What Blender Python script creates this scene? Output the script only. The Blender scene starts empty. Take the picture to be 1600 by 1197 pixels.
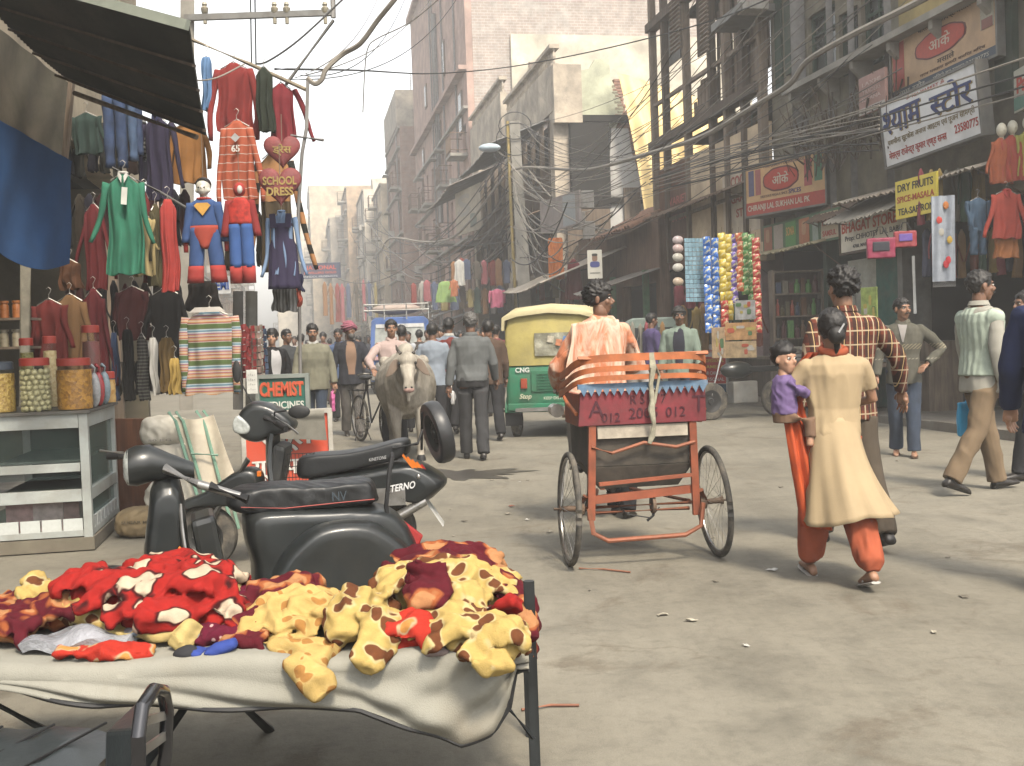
import bpy,bmesh,math,random
import numpy as np
from mathutils import Vector,Matrix,Euler
random.seed(7)
PI=math.pi
R=math.radians
scene=bpy.context.scene
COL=scene.collection
# camera, sky, sun, exposure
FPX,PITCH,ROLL,EYE=1700.0,R(2.31),R(2.0),1.4
_F=Vector((0,math.cos(PITCH),-math.sin(PITCH)))
_U0=Vector((0,math.sin(PITCH),math.cos(PITCH)))
_R=Vector((1,0,0))*math.cos(ROLL)-_U0*math.sin(ROLL)
_U=_U0*math.cos(ROLL)+Vector((1,0,0))*math.sin(ROLL)
cam_data=bpy.data.cameras.new('camera')
cam_data.sensor_width=36
cam_data.lens=36*FPX/1600
cam_data.clip_end=1500
cam_data.clip_start=0.05
cam=bpy.data.objects.new('camera',cam_data)
COL.objects.link(cam)
cam.matrix_world=Matrix(((_R.x,_U.x,-_F.x,0),(_R.y,_U.y,-_F.y,0),(_R.z,_U.z,-_F.z,EYE),(0,0,0,1)))
scene.camera=cam
world=bpy.data.worlds.new('World')
scene.world=world
world.use_nodes=True
wn=world.node_tree
wn.nodes.clear()
sky=wn.nodes.new('ShaderNodeTexSky')
sky.sky_type='NISHITA'
sky.sun_disc=False
SUN_EL,SUN_AZ=R(52),R(158)
sky.sun_elevation=SUN_EL
sky.sun_rotation=SUN_AZ
sky.air_density=1.6
sky.dust_density=4.0
sky.ozone_density=1.0
hs=wn.nodes.new('ShaderNodeHueSaturation')
hs.inputs['Saturation'].default_value=0.18
bg=wn.nodes.new('ShaderNodeBackground')
bg.inputs['Strength'].default_value=0.15
wo=wn.nodes.new('ShaderNodeOutputWorld')
wn.links.new(sky.outputs[0],hs.inputs['Color'])
wn.links.new(hs.outputs[0],bg.inputs['Color'])
wn.links.new(bg.outputs[0],wo.inputs['Surface'])
sl=bpy.data.lights.new('sun','SUN')
sl.energy=2.6
sl.angle=R(10)
sl.color=(1.0,0.88,0.70)
sun=bpy.data.objects.new('sun',sl)
COL.objects.link(sun)
sd=Vector((math.sin(SUN_AZ)*math.cos(SUN_EL),math.cos(SUN_AZ)*math.cos(SUN_EL),math.sin(SUN_EL)))
sun.rotation_euler=sd.to_track_quat('Z','Y').to_euler()
scene.view_settings.view_transform='Standard'
scene.view_settings.look='None'
scene.view_settings.gamma=1
scene.view_settings.use_curve_mapping=False
scene.view_settings.exposure=1.38
scene.cycles.use_denoising=True
scene.cycles.max_bounces=6
scene.cycles.diffuse_bounces=3
scene.cycles.glossy_bounces=2
scene.cycles.transmission_bounces=4
scene.cycles.volume_bounces=1
scene.cycles.transparent_max_bounces=8
scene.cycles.volume_step_rate=4
# measuring helpers
def ray(px,py):
 return _F+_R*((px-800)/FPX)-_U*((py-598.5)/FPX)
def P(px,py,Y):
 d=ray(px,py);t=Y/d.y
 return Vector((d.x*t,Y,EYE+d.z*t))
def G(px,py,z=0.0):
 d=ray(px,py);t=(z-EYE)/d.z
 return Vector((d.x*t,d.y*t,z))
TH=R(10.8)
cT,sT=math.cos(TH),math.sin(TH)
def ST(a,w,z=0.0):
 """a metres along the street, w metres to its right of the camera, z up"""
 return Vector((-a*sT+w*cT,a*cT+w*sT,z))
def FR(px,py,w):
 """where a sight line meets the vertical plane w metres to the right: (a, z)"""
 d=ray(px,py);t=w/(d.x*cT+d.y*sT)
 return(-d.x*t*sT+d.y*t*cT,EYE+d.z*t)
def AC(px,py,a):
 """where a sight line meets the vertical plane across the street at a: (w, z)"""
 d=ray(px,py);t=a/(-d.x*sT+d.y*cT)
 return(d.x*t*cT+d.y*t*sT,EYE+d.z*t)
# materials
_mc={}
KA=.68
def desat(c,k=.80):
 g=(c[0]+c[1]+c[2])/3;return tuple((g+(x-g)*k)*.52 for x in c)
def lin(c):
 return tuple(((x/255)/12.92 if x/255<=.04045 else((x/255+.055)/1.055)**2.4) for x in c)
class NT:
 def __init__(s,name):
  s.m=bpy.data.materials.new(name);s.m.use_nodes=True
  s.t=s.m.node_tree;s.b=s.t.nodes['Principled BSDF'];s.n=s.t.nodes;s.l=s.t.links
  s.tc=s.n.new('ShaderNodeTexCoord')
 def noise(s,scale,detail=4,rough=.6,vec=None,dist=0.0):
  n=s.n.new('ShaderNodeTexNoise');n.inputs['Scale'].default_value=scale
  n.inputs['Detail'].default_value=detail;n.inputs['Roughness'].default_value=rough
  n.inputs['Distortion'].default_value=dist
  s.l.new(vec or s.tc.outputs['Object'],n.inputs['Vector']);return n.outputs['Fac']
 def vor(s,scale,vec=None,feature='F1',rnd=1.0,out='Distance'):
  n=s.n.new('ShaderNodeTexVoronoi');n.inputs['Scale'].default_value=scale;n.feature=feature
  n.inputs['Randomness'].default_value=rnd
  s.l.new(vec or s.tc.outputs['Object'],n.inputs['Vector']);return n.outputs[out]
 def ramp(s,fac,stops,interp='LINEAR'):
  n=s.n.new('ShaderNodeValToRGB');n.color_ramp.interpolation=interp
  e=n.color_ramp.elements
  while len(e)<len(stops):e.new(.5)
  for i,(p,c) in enumerate(stops):
   e[i].position=p
   e[i].color=(c,c,c,1) if not isinstance(c,(tuple,list)) else(c[0],c[1],c[2],1)
  s.l.new(fac,n.inputs['Fac']);return n.outputs['Color']
 def mix(s,fac,a,b,mode='MIX'):
  n=s.n.new('ShaderNodeMix');n.data_type='RGBA';n.blend_type=mode
  for sock,v in((n.inputs['Factor'],fac),(n.inputs[6],a),(n.inputs[7],b)):
   if isinstance(v,(int,float)):sock.default_value=v if sock.type=='VALUE' else(v,v,v,1)
   elif isinstance(v,(tuple,list)):sock.default_value=(v[0],v[1],v[2],1)
   else:s.l.new(v,sock)
  return n.outputs[2]
 def math(s,op,a,b=0.0,c=None):
  n=s.n.new('ShaderNodeMath');n.operation=op
  for i,v in enumerate((a,b) if c is None else(a,b,c)):
   if isinstance(v,(int,float)):n.inputs[i].default_value=v
   else:s.l.new(v,n.inputs[i])
  return n.outputs[0]
 def sep(s,vec=None):
  n=s.n.new('ShaderNodeSeparateXYZ');s.l.new(vec or s.tc.outputs['Object'],n.inputs[0]);return n.outputs
 def mapping(s,sc=(1,1,1),rot=(0,0,0),src='Object'):
  n=s.n.new('ShaderNodeMapping');n.inputs['Scale'].default_value=sc;n.inputs['Rotation'].default_value=rot
  s.l.new(s.tc.outputs[src],n.inputs[0]);return n.outputs[0]
 def col(s,v):
  if isinstance(v,(tuple,list)):s.b.inputs['Base Color'].default_value=(v[0],v[1],v[2],1)
  else:s.l.new(v,s.b.inputs['Base Color'])
 def bump(s,h,strength=.3,dist=.01):
  n=s.n.new('ShaderNodeBump');n.inputs['Strength'].default_value=strength;n.inputs['Distance'].default_value=dist
  s.l.new(h,n.inputs['Height']);s.l.new(n.outputs[0],s.b.inputs['Normal'])
 def end(s,rough=.8,metal=0.0,spec=.35,coat=0.0):
  if isinstance(rough,(int,float)):s.b.inputs['Roughness'].default_value=rough
  else:s.l.new(rough,s.b.inputs['Roughness'])
  s.b.inputs['Metallic'].default_value=metal
  s.b.inputs['Specular IOR Level'].default_value=spec
  s.b.inputs['Coat Weight'].default_value=coat
  return s.m
def M(c,rough=.8,metal=0.0,var=.25,scale=6.0,bump=.15,bscale=None,bdist=.004,dirt=0.0,dcol=(.16,.13,.10),spec=.35,coat=0.0,name=None):
 """plain colour with uneven tone, optional grime in patches, and fine relief"""
 key=('M',c,rough,metal,var,scale,bump,bscale,bdist,dirt,dcol,spec,coat)
 if key in _mc:return _mc[key]
 s=NT(name or 'surface');c=tuple(x*KA for x in c);dcol=tuple(x*KA for x in dcol)
 n1=s.noise(scale,5)
 f=s.ramp(n1,[(.3,1-var),(.7,1+var*.45)])
 k=s.mix(1.0,c,f,'MULTIPLY')
 if dirt>0:
  n2=s.noise(scale*.45+.7,8,.7,dist=.4)
  g=s.ramp(n2,[(.42,0.0),(.68,1.0)])
  k=s.mix(s.math('MULTIPLY',g,dirt),k,dcol)
 s.col(k)
 if bump>0:
  s.bump(s.noise(bscale or scale*8,6,.7),bump,bdist)
 rr=s.math('ADD',s.math('MULTIPLY',n1,.25),rough-.12)
 _mc[key]=s.end(rr,metal,spec,coat)
 return _mc[key]
def cloth(c,weave=140,var=.15,name='cloth'):
 key=('C',c,weave,var)
 if key in _mc:return _mc[key]
 s=NT(name);c=desat(c)
 f=s.ramp(s.noise(7,3),[(.3,1-var),(.7,1+var*.4)])
 k=s.mix(1.0,c,f,'MULTIPLY')
 s.col(k)
 s.bump(s.noise(weave,2),.25,.002)
 _mc[key]=s.end(.92,0,.15)
 return _mc[key]
def stripes(cols,period,axis=2,rough=.9,w=None,wob=0.0,name='striped cloth'):
 cols=tuple((p,desat(c)) for p,c in cols)
 """hard stripes along an object axis; cols = [(pos, colour)]"""
 key=('S',tuple(cols),period,axis,wob)
 if key in _mc:return _mc[key]
 s=NT(name)
 x=s.sep()[axis]
 if wob:x=s.math('ADD',x,s.math('MULTIPLY',s.noise(3,1),wob))
 fr=s.math('FRACT',s.math('ADD',s.math('DIVIDE',x,period),50.0))
 s.col(s.mix(1.0,s.ramp(fr,cols,'CONSTANT'),s.ramp(s.noise(8),[(.3,.82),(.7,1.05)]),'MULTIPLY'))
 s.bump(s.noise(160,2),.2,.002)
 _mc[key]=s.end(rough,0,.2)
 return _mc[key]
def planks_mat(c,axis=2,c2=None,name='old wood',rough=.85):
 key=('W',c,axis,c2)
 c=tuple(x*KA for x in c);c2=tuple(x*KA for x in c2) if c2 else None
 if key in _mc:return _mc[key]
 s=NT(name)
 sc=[18,18,18];sc[axis]=1.4
 v=s.mapping(tuple(sc))
 n=s.noise(1.0,6,.65,v,.6)
 k=s.mix(s.ramp(n,[(.35,0.0),(.7,1.0)]),c,c2 or tuple(x*.45 for x in c))
 k=s.mix(1.0,k,s.ramp(s.noise(2.2,3),[(.3,.75),(.7,1.1)]),'MULTIPLY')
 s.col(k);s.bump(n,.35,.004)
 _mc[key]=s.end(rough,0,.25)
 return _mc[key]
def glass_mat(tint=(.5,.6,.58),rough=.08,alpha=.35,name='dusty glass'):
 key=('G',tint,rough,alpha)
 if key in _mc:return _mc[key]
 s=NT(name)
 s.col(tint)
 al=s.ramp(s.noise(5,5),[(.3,alpha*.7),(.75,min(1,alpha*1.4))])
 s.l.new(al,s.b.inputs['Alpha'])
 _mc[key]=s.end(rough,0,.6)
 return _mc[key]
# mesh builder
def frame_from(d,up=Vector((0,0,1))):
 d=d.normalized()
 if abs(d.dot(up))>.98:up=Vector((0,1,0)) if abs(d.y)<.9 else Vector((1,0,0))
 x=d.cross(up).normalized();y=x.cross(d).normalized()
 return x,y,d
class MB:
 def __init__(s):s.v=[];s.f=[];s.mi=[];s.cur=0
 def add(s,vs,fs,T=None):
  o=len(s.v)
  s.v+=[tuple(T@Vector(v)) for v in vs] if T is not None else[tuple(v) for v in vs]
  s.f+=[tuple(i+o for i in f) for f in fs];s.mi+=[s.cur]*len(fs)
  return s
 def hexa(s,p):
  return s.add(p,[(3,2,1,0),(4,5,6,7),(0,1,5,4),(1,2,6,5),(2,3,7,6),(3,0,4,7)])
 def box(s,c,d,rot=None,T=None):
  x,y,z=d[0]/2,d[1]/2,d[2]/2
  vs=[Vector(q) for q in((-x,-y,-z),(x,-y,-z),(x,y,-z),(-x,y,-z),(-x,-y,z),(x,-y,z),(x,y,z),(-x,y,z))]
  if rot is not None:
   m=rot if isinstance(rot,Matrix) else Euler(rot).to_matrix()
   vs=[m@v for v in vs]
  c=Vector(c);vs=[v+c for v in vs]
  if T is not None:vs=[T@v for v in vs]
  return s.hexa(vs)
 def bar(s,a,b,w,h=None,up=Vector((0,0,1)),over=0.0):
  a,b=Vector(a),Vector(b);h=h or w
  x,y,d=frame_from(b-a,up);a=a-d*over;b=b+d*over
  return s.hexa([a-x*w/2-y*h/2,a+x*w/2-y*h/2,a+x*w/2+y*h/2,a-x*w/2+y*h/2,b-x*w/2-y*h/2,b+x*w/2-y*h/2,b+x*w/2+y*h/2,b-x*w/2+y*h/2][:8])
 def tube(s,pts,r,n=8,cap=True,flat=None,closed=False):
  """r: number or list; flat: (ax, k) squash of ring y by k"""
  pts=[Vector(p) for p in pts];N=len(pts)
  rr=[r]*N if isinstance(r,(int,float)) else list(r)
  rings=[];px=None
  for i,p in enumerate(pts):
   if closed:d=pts[(i+1)%N]-pts[i-1]
   else:d=(pts[min(i+1,N-1)]-pts[max(i-1,0)])
   if d.length<1e-9:d=Vector((0,0,1))
   d.normalize()
   if px is None:x,y,_=frame_from(d)
   else:
    x=(px-d*px.dot(d))
    if x.length<1e-6:x=frame_from(d)[0]
    x.normalize();y=d.cross(x)
   px=x
   ra,rb=rr[i] if isinstance(rr[i],(tuple,list)) else(rr[i],rr[i])
   rings.append([p+x*ra*math.cos(2*PI*k/n)+y*rb*math.sin(2*PI*k/n) for k in range(n)])
  vs=[v for q in rings for v in q];fs=[]
  for i in range(N if closed else N-1):
   j=(i+1)%N
   for k in range(n):fs.append((i*n+k,i*n+(k+1)%n,j*n+(k+1)%n,j*n+k))
  if cap and not closed:
   fs.append(tuple(range(n-1,-1,-1)));fs.append(tuple((N-1)*n+k for k in range(n)))
  return s.add(vs,fs)
 def loft(s,rings,cap=True):
  n=len(rings[0]);fs=[]
  for i in range(len(rings)-1):
   for k in range(n):fs.append((i*n+k,i*n+(k+1)%n,(i+1)*n+(k+1)%n,(i+1)*n+k))
  if cap:fs.append(tuple(range(n-1,-1,-1)));fs.append(tuple((len(rings)-1)*n+k for k in range(n)))
  return s.add([v for q in rings for v in q],fs)
 def rings(s,spec,n=16,T=None,cap=True):
  """spec: [(cx,cy,z,rx,ry)] ellipses stacked in z"""
  rs=[]
  for cx,cy,z,rx,ry in spec:
   q=[Vector((cx+rx*math.cos(2*PI*k/n),cy+ry*math.sin(2*PI*k/n),z)) for k in range(n)]
   rs.append([T@v for v in q] if T is not None else q)
  return s.loft(rs,cap)
 def ball(s,c,r,nu=12,nv=8,T=None):
  rx,ry,rz=(r,r,r) if isinstance(r,(int,float)) else r
  vs=[Vector((c[0],c[1],c[2]-rz))]
  for i in range(1,nv):
   t=-PI/2+PI*i/nv
   for k in range(nu):
    vs.append(Vector((c[0]+rx*math.cos(t)*math.cos(2*PI*k/nu),c[1]+ry*math.cos(t)*math.sin(2*PI*k/nu),c[2]+rz*math.sin(t))))
  vs.append(Vector((c[0],c[1],c[2]+rz)));fs=[]
  for k in range(nu):fs.append((0,1+(k+1)%nu,1+k))
  for i in range(nv-2):
   for k in range(nu):fs.append((1+i*nu+k,1+i*nu+(k+1)%nu,1+(i+1)*nu+(k+1)%nu,1+(i+1)*nu+k))
  L=len(vs)-1
  for k in range(nu):fs.append((L,1+(nv-2)*nu+k,1+(nv-2)*nu+(k+1)%nu))
  return s.add(vs,fs,T)
 def lathe(s,prof,n=16,T=None,ang=2*PI):
  """prof [(r,z)]"""
  vs=[];full=ang>6.28;m=n if full else n+1
  for r,z in prof:
   for k in range(m):vs.append((r*math.cos(ang*k/n),r*math.sin(ang*k/n),z))
  fs=[]
  for i in range(len(prof)-1):
   for k in range(n):
    k2=(k+1)%m
    fs.append((i*m+k,i*m+k2,(i+1)*m+k2,(i+1)*m+k))
  return s.add(vs,fs,T)
 def grid(s,fn,nu,nv):
  vs=[fn(i/nu,j/nv) for j in range(nv+1) for i in range(nu+1)]
  fs=[(j*(nu+1)+i,j*(nu+1)+i+1,(j+1)*(nu+1)+i+1,(j+1)*(nu+1)+i) for j in range(nv) for i in range(nu)]
  return s.add(vs,fs)
 def prism(s,poly,h,T=None):
  """poly in xy extruded z 0..h"""
  n=len(poly)
  vs=[(x,y,0) for x,y in poly]+[(x,y,h) for x,y in poly]
  fs=[tuple(range(n-1,-1,-1)),tuple(range(n,2*n))]+[(i,(i+1)%n,n+(i+1)%n,n+i) for i in range(n)]
  return s.add(vs,fs,T)
 def slab(s,fn,nu,nv,th):
  """a curved sheet with thickness; fn(u,v)->point"""
  P0=[[Vector(fn(i/nu,j/nv)) for i in range(nu+1)] for j in range(nv+1)]
  top=[];bot=[]
  for j in range(nv+1):
   for i in range(nu+1):
    a=P0[j][min(i+1,nu)]-P0[j][max(i-1,0)];b=P0[min(j+1,nv)][i]-P0[max(j-1,0)][i]
    n=a.cross(b);n=n.normalized() if n.length>1e-9 else Vector((0,0,1))
    top.append(P0[j][i]+n*th/2);bot.append(P0[j][i]-n*th/2)
  W=nu+1;L=len(top);fs=[]
  for j in range(nv):
   for i in range(nu):
    a=j*W+i
    fs.append((a,a+1,a+W+1,a+W));fs.append((L+a,L+a+W,L+a+W+1,L+a+1))
  for i in range(nu):fs.append((i,L+i,L+i+1,i+1));a=nv*W+i;fs.append((a,a+1,L+a+1,L+a))
  for j in range(nv):a=j*W;fs.append((a,a+W,L+a+W,L+a));a=j*W+nu;fs.append((a,L+a,L+a+W,a+W))
  return s.add(top+bot,fs)
 def join(s,o):
  k=len(s.v);s.v+=o.v;s.f+=[tuple(i+k for i in f) for f in o.f];s.mi+=o.mi;return s
 def xf(s,T):s.v=[tuple(T@Vector(v)) for v in s.v];return s
 def mesh(s,name):
  m=bpy.data.meshes.new(name);m.from_pydata(s.v,[],s.f);m.update();return m
 def build(s,name,mat,parent=None,smooth=False,bevel=0.0,**tags):
  me=s.mesh(name)
  mats=mat if isinstance(mat,(list,tuple)) else[mat]
  for m in mats:me.materials.append(m)
  if len(mats)>1:me.polygons.foreach_set('material_index',s.mi)
  return link(name,me,parent,smooth,bevel,**tags)
def set_smooth(me,angle=None):
 me.polygons.foreach_set('use_smooth',[True]*len(me.polygons))
 if angle is not None:
  bm=bmesh.new();bm.from_mesh(me)
  for e in bm.edges:
   if len(e.link_faces)==2:e.smooth=e.calc_face_angle(0)<angle
  bm.to_mesh(me);bm.free()
def link(name,me,parent=None,smooth=False,bevel=0.0,**tags):
 if bevel>0:
  bm=bmesh.new();bm.from_mesh(me);bmesh.ops.remove_doubles(bm,verts=bm.verts,dist=1e-5)
  bmesh.ops.recalc_face_normals(bm,faces=bm.faces)
  es=[e for e in bm.edges if len(e.link_faces)==2 and e.calc_face_angle(0)>.5]
  bmesh.ops.bevel(bm,geom=es,offset=bevel,segments=2,affect='EDGES',profile=.6)
  bm.to_mesh(me);bm.free()
 if smooth:set_smooth(me,R(38) if smooth is True else smooth)
 o=bpy.data.objects.new(name,me);COL.objects.link(o)
 if parent is not None:o.parent=parent
 return tag(o,**tags)
def tag(o,label=None,cat=None,group=None,kind=None):
 if label:o['label']=label
 if cat:o['category']=cat
 if group:o['group']=group
 if kind:o['kind']=kind
 return o
def thing(name,label,cat,loc=(0,0,0),rz=0.0,group=None):
 o=bpy.data.objects.new(name,None);COL.objects.link(o)
 o.empty_display_size=.1
 o.location=loc;o.rotation_euler=(0,0,rz)
 return tag(o,label,cat,group)
def kids(o):return[c for c in bpy.data.objects if c.parent==o]
_kidcache={}
def dup(root,loc,rz=None,label=None,group=None,scale=None,mats=None):
 if root.name not in _kidcache:
  _kidcache[root.name]=[(c,kids(c)) for c in kids(root)]
 r=root.copy();COL.objects.link(r);r.location=loc
 if rz is not None:r.rotation_euler=(0,0,rz)
 if label:r['label']=label
 if group:r['group']=group
 if scale:r.scale=scale if not isinstance(scale,(int,float)) else(scale,)*3
 for c,gs in _kidcache[root.name]:
  d=c.copy();COL.objects.link(d);d.parent=r
  if mats and c.name.split('.')[0] in mats:
   d.data=c.data.copy();d.data.materials.clear();d.data.materials.append(mats[c.name.split('.')[0]])
  for g in gs:
   h=g.copy();COL.objects.link(h);h.parent=d
 return r
def street_T(a=0,w=0,z=0):
 return Matrix.Translation(ST(a,w,z))@Matrix.Rotation(TH,4,'Z')@Matrix(((0,1,0,0),(1,0,0,0),(0,0,1,0),(0,0,0,1)))
def SB(mb,a0,a1,w0,w1,z0,z1):
 """box in street coordinates"""
 p=[ST(a0,w0,z0),ST(a0,w1,z0),ST(a1,w1,z0),ST(a1,w0,z0),ST(a0,w0,z1),ST(a0,w1,z1),ST(a1,w1,z1),ST(a1,w0,z1)]
 return mb.hexa(p)
# voxel-fused organic shapes
_tmp=bpy.data.scenes.new('tmp')
def fuse(mb,voxel,smooth=4,disp=None,name='body'):
 me=mb.mesh('t')
 bm=bmesh.new();bm.from_mesh(me);bmesh.ops.recalc_face_normals(bm,faces=bm.faces);bm.to_mesh(me);bm.free()
 o=bpy.data.objects.new('t',me);_tmp.collection.objects.link(o)
 md=o.modifiers.new('r','REMESH');md.mode='VOXEL';md.voxel_size=voxel;md.adaptivity=0
 if smooth:
  sm=o.modifiers.new('s','SMOOTH');sm.factor=.5;sm.iterations=smooth
 vl=_tmp.view_layers[0];vl.update();dg=vl.depsgraph
 ev=o.evaluated_get(dg)
 out=bpy.data.meshes.new_from_object(ev,depsgraph=dg)
 bpy.data.objects.remove(o);bpy.data.meshes.remove(me)
 out.name=name
 if disp is not None:
  n=len(out.vertices);co=np.empty(n*3);out.vertices.foreach_get('co',co);co=co.reshape(-1,3)
  no=np.empty(n*3);out.vertices.foreach_get('normal',no);no=no.reshape(-1,3)
  d=disp(co,no)
  co=co+(no*d[:,None] if d.ndim==1 else d)
  out.vertices.foreach_set('co',co.ravel());out.update()
 out.polygons.foreach_set('use_smooth',[True]*len(out.polygons))
 return out
def snoise(co,f,seed=0):
 """cheap smooth pseudo noise, about -1..1"""
 r=np.random.RandomState(seed);out=np.zeros(len(co))
 for k in range(5):
  d=r.normal(size=3);d/=np.linalg.norm(d);q=r.normal(size=3);q/=np.linalg.norm(q)
  out+=np.sin(co@d*f*(1+.45*k)+r.rand()*6.28+1.6*np.sin(co@q*f*.6+r.rand()*6.28))
 return out/3.2
def folds(amp,freq,seed,stretch=(1,1,1)):
 st=np.array(stretch)
 def fn(co,no):
  c=co*st
  n=snoise(c,freq,seed)
  return amp*(1-2*np.abs(n))+amp*.4*snoise(c,freq*2.3,seed+9)
 return fn
# lettering
_tcache={}
def text_mesh(body,bold=0.0,depth=.0,res=3):
 """list of parts: plain str or ('half', 'श') ; returns verts(list of xy), faces, width, height"""
 key=(str(body),bold,res)
 if key in _tcache:return _tcache[key]
 segs=body if isinstance(body,list) else[body]
 V=[];Fc=[];x=0.0
 for sg in segs:
  half=isinstance(sg,tuple)
  t=sg[1] if half else sg
  cu=bpy.data.curves.new('t','FONT');cu.body=t;cu.size=1;cu.offset=bold;cu.resolution_u=res
  o=bpy.data.objects.new('t',cu);_tmp.collection.objects.link(o)
  vl=_tmp.view_layers[0];vl.update();dg=vl.depsgraph
  me=bpy.data.meshes.new_from_object(o.evaluated_get(dg),depsgraph=dg)
  bpy.data.objects.remove(o);bpy.data.curves.remove(cu)
  if half:
   bm=bmesh.new();bm.from_mesh(me)
   mx=max(v.co.x for v in bm.verts)
   bmesh.ops.bisect_plane(bm,geom=bm.verts[:]+bm.edges[:]+bm.faces[:],plane_co=(mx*sg[2],0,0),plane_no=(1,0,0),clear_outer=True)
   bm.to_mesh(me);bm.free()
  vs=[(v.co.x+x,v.co.y) for v in me.vertices]
  if vs:
   k=len(V);V+=vs;Fc+=[tuple(i+k for i in p.vertices) for p in me.polygons]
   x=max(v[0] for v in vs)+(-.03 if half or(isinstance(body,list) and t and ord(t[-1])>0x900) else .06)
   if t.endswith(' '):x+=.25
  bpy.data.meshes.remove(me)
 xs=[v[0] for v in V] or[0,1];ys=[v[1] for v in V] or[0,1]
 _tcache[key]=(V,Fc,(min(xs),min(ys),max(xs),max(ys)))
 return _tcache[key]
def letter(mb,body,T,w=None,h=None,bold=0.0,th=.004,center=True,slant=0.0,proud=.0):
 """flat lettering put on plane T (x right, y up, z out); fits in w x h (either may be None); th thickness"""
 raw=''.join(q if isinstance(q,str) else q[1] for q in body)
 if any(ord(ch)>0x900 for ch in raw) and bold>.006:
  for k in(-1,0,1):
   letter(mb,body,T@Matrix.Translation(((h or .2)*k*bold*.55,0,.0004*k)),w,h,.006,th,center,slant,proud)
  return mb
 V,Fc,(x0,y0,x1,y1)=text_mesh(body,bold)
 if not V:return mb
 bw,bh=max(x1-x0,1e-3),max(y1-y0,1e-3)
 if w and h:sx,sy=w/bw,h/bh
 elif w:sx=sy=w/bw
 else:sx=sy=h/bh
 cx,cy=((x0+x1)/2,(y0+y1)/2) if center else(x0,y0)
 pts=[((x-cx)*sx+(y-cy)*sy*slant,(y-cy)*sy) for x,y in V]
 n=len(pts)
 edges={}
 for f in Fc:
  for i in range(len(f)):
   e=(f[i],f[(i+1)%len(f)])
   if(e[1],e[0]) in edges:del edges[(e[1],e[0])]
   else:edges[e]=1
 vs=[T@Vector((x,y,proud)) for x,y in pts]+[T@Vector((x,y,proud+th)) for x,y in pts]
 fs=[tuple(i+n for i in f) for f in Fc]+[(a,b,b+n,a+n) for a,b in edges]
 return mb.add(vs,fs)
def plane_T(o,xdir,ydir):
 x=Vector(xdir).normalized();z=x.cross(Vector(ydir)).normalized();y=z.cross(x)
 return Matrix(((x.x,y.x,z.x,o[0]),(x.y,y.y,z.y,o[1]),(x.z,y.z,z.z,o[2]),(0,0,0,1)))
def jit(c,a=.08):
 k=1+random.uniform(-a,a);return tuple(min(1,x*k) for x in c)
# ground
def ground_mat():
 s=NT('worn dusty concrete')
 o=s.tc.outputs['Object']
 big=s.noise(.35,5,.6)
 mid=s.noise(1.7,8,.68,dist=.5)
 fine=s.noise(38,6,.75)
 k=s.mix(s.ramp(big,[(.35,0.0),(.65,1.0)]),(.130,.118,.092),(.172,.158,.126))
 k=s.mix(1.0,k,s.ramp(mid,[(.28,.66),(.5,.97),(.75,1.12)]),'MULTIPLY')
 st=s.ramp(s.noise(.9,7,.7,dist=1.4),[(.56,0.0),(.66,.6)])
 k=s.mix(st,k,(.085,.068,.048))
 st2=s.ramp(s.noise(5.5,5,.7,dist=.8),[(.66,0.0),(.74,.55)])
 k=s.mix(st2,k,(.075,.06,.042))
 v=s.mapping((3.2,.30,1),(0,0,-TH))
 sk=s.ramp(s.noise(2.4,6,.7,v),[(.40,.94),(.62,1.03)])
 k=s.mix(1.0,k,sk,'MULTIPLY')
 cr=s.vor(.42,s.mapping((1,1,1)),'DISTANCE_TO_EDGE')
 n=s.n.new('ShaderNodeTexVoronoi');n.feature='DISTANCE_TO_EDGE';n.inputs['Scale'].default_value=.55
 wob=s.n.new('ShaderNodeVectorMath');wob.operation='ADD'
 nz=s.n.new('ShaderNodeTexNoise');nz.inputs['Scale'].default_value=2.2;nz.inputs['Detail'].default_value=6
 s.l.new(o,nz.inputs['Vector']);s.l.new(o,wob.inputs[0]);s.l.new(nz.outputs['Color'],wob.inputs[1]);s.l.new(wob.outputs[0],n.inputs['Vector'])
 ck=s.ramp(n.outputs['Distance'],[(0.0,1.0),(.006,.35),(.012,0.0)])
 ckm=s.math('MULTIPLY',ck,s.ramp(s.noise(.6,2),[(.46,0.0),(.62,.45)]))
 k=s.mix(ckm,k,(.075,.06,.042))
 k=s.mix(1.0,k,s.ramp(s.noise(14,8,.8,dist=.5),[(.36,.84),(.5,1.0),(.68,1.08)]),'MULTIPLY');k=s.mix(s.ramp(s.noise(55,3,.7),[(.70,0.0),(.76,.6)]),k,(.07,.06,.045))
 gr=s.ramp(s.noise(230,2),[(.35,.78),(.7,1.14)])
 k=s.mix(1.0,k,gr,'MULTIPLY')
 s.col(k)
 s.bump(s.math('ADD',s.math('MULTIPLY',fine,.9),s.math('MULTIPLY',mid,1.4)),.35,.012)
 return s.end(s.ramp(mid,[(.3,.72),(.7,.9)]),0,.3)
mb=MB()
def gfn(u,v):
 x=-320+640*u;y=-60+700*v
 return(x,y,0)
mb.grid(gfn,8,8)
mb.build('ground',ground_mat(),kind='structure')
pv=thing('pavement',None,None);pv['kind']='structure'
DARKG=M((.20,.18,.15),.9,var=.35,scale=2.5,bump=.5,bscale=14,bdist=.02,dirt=.6)
a=9.0
random.seed(3)
while a<60:
 L=random.uniform(.9,1.4)
 dz=random.uniform(-.01,.012)
 q=MB();SB(q,a,a+L-.02,8.15+random.uniform(-.05,.05),12.4,-.05,.11+dz);q.build('paving_slab',DARKG,pv)
 a+=L
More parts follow.
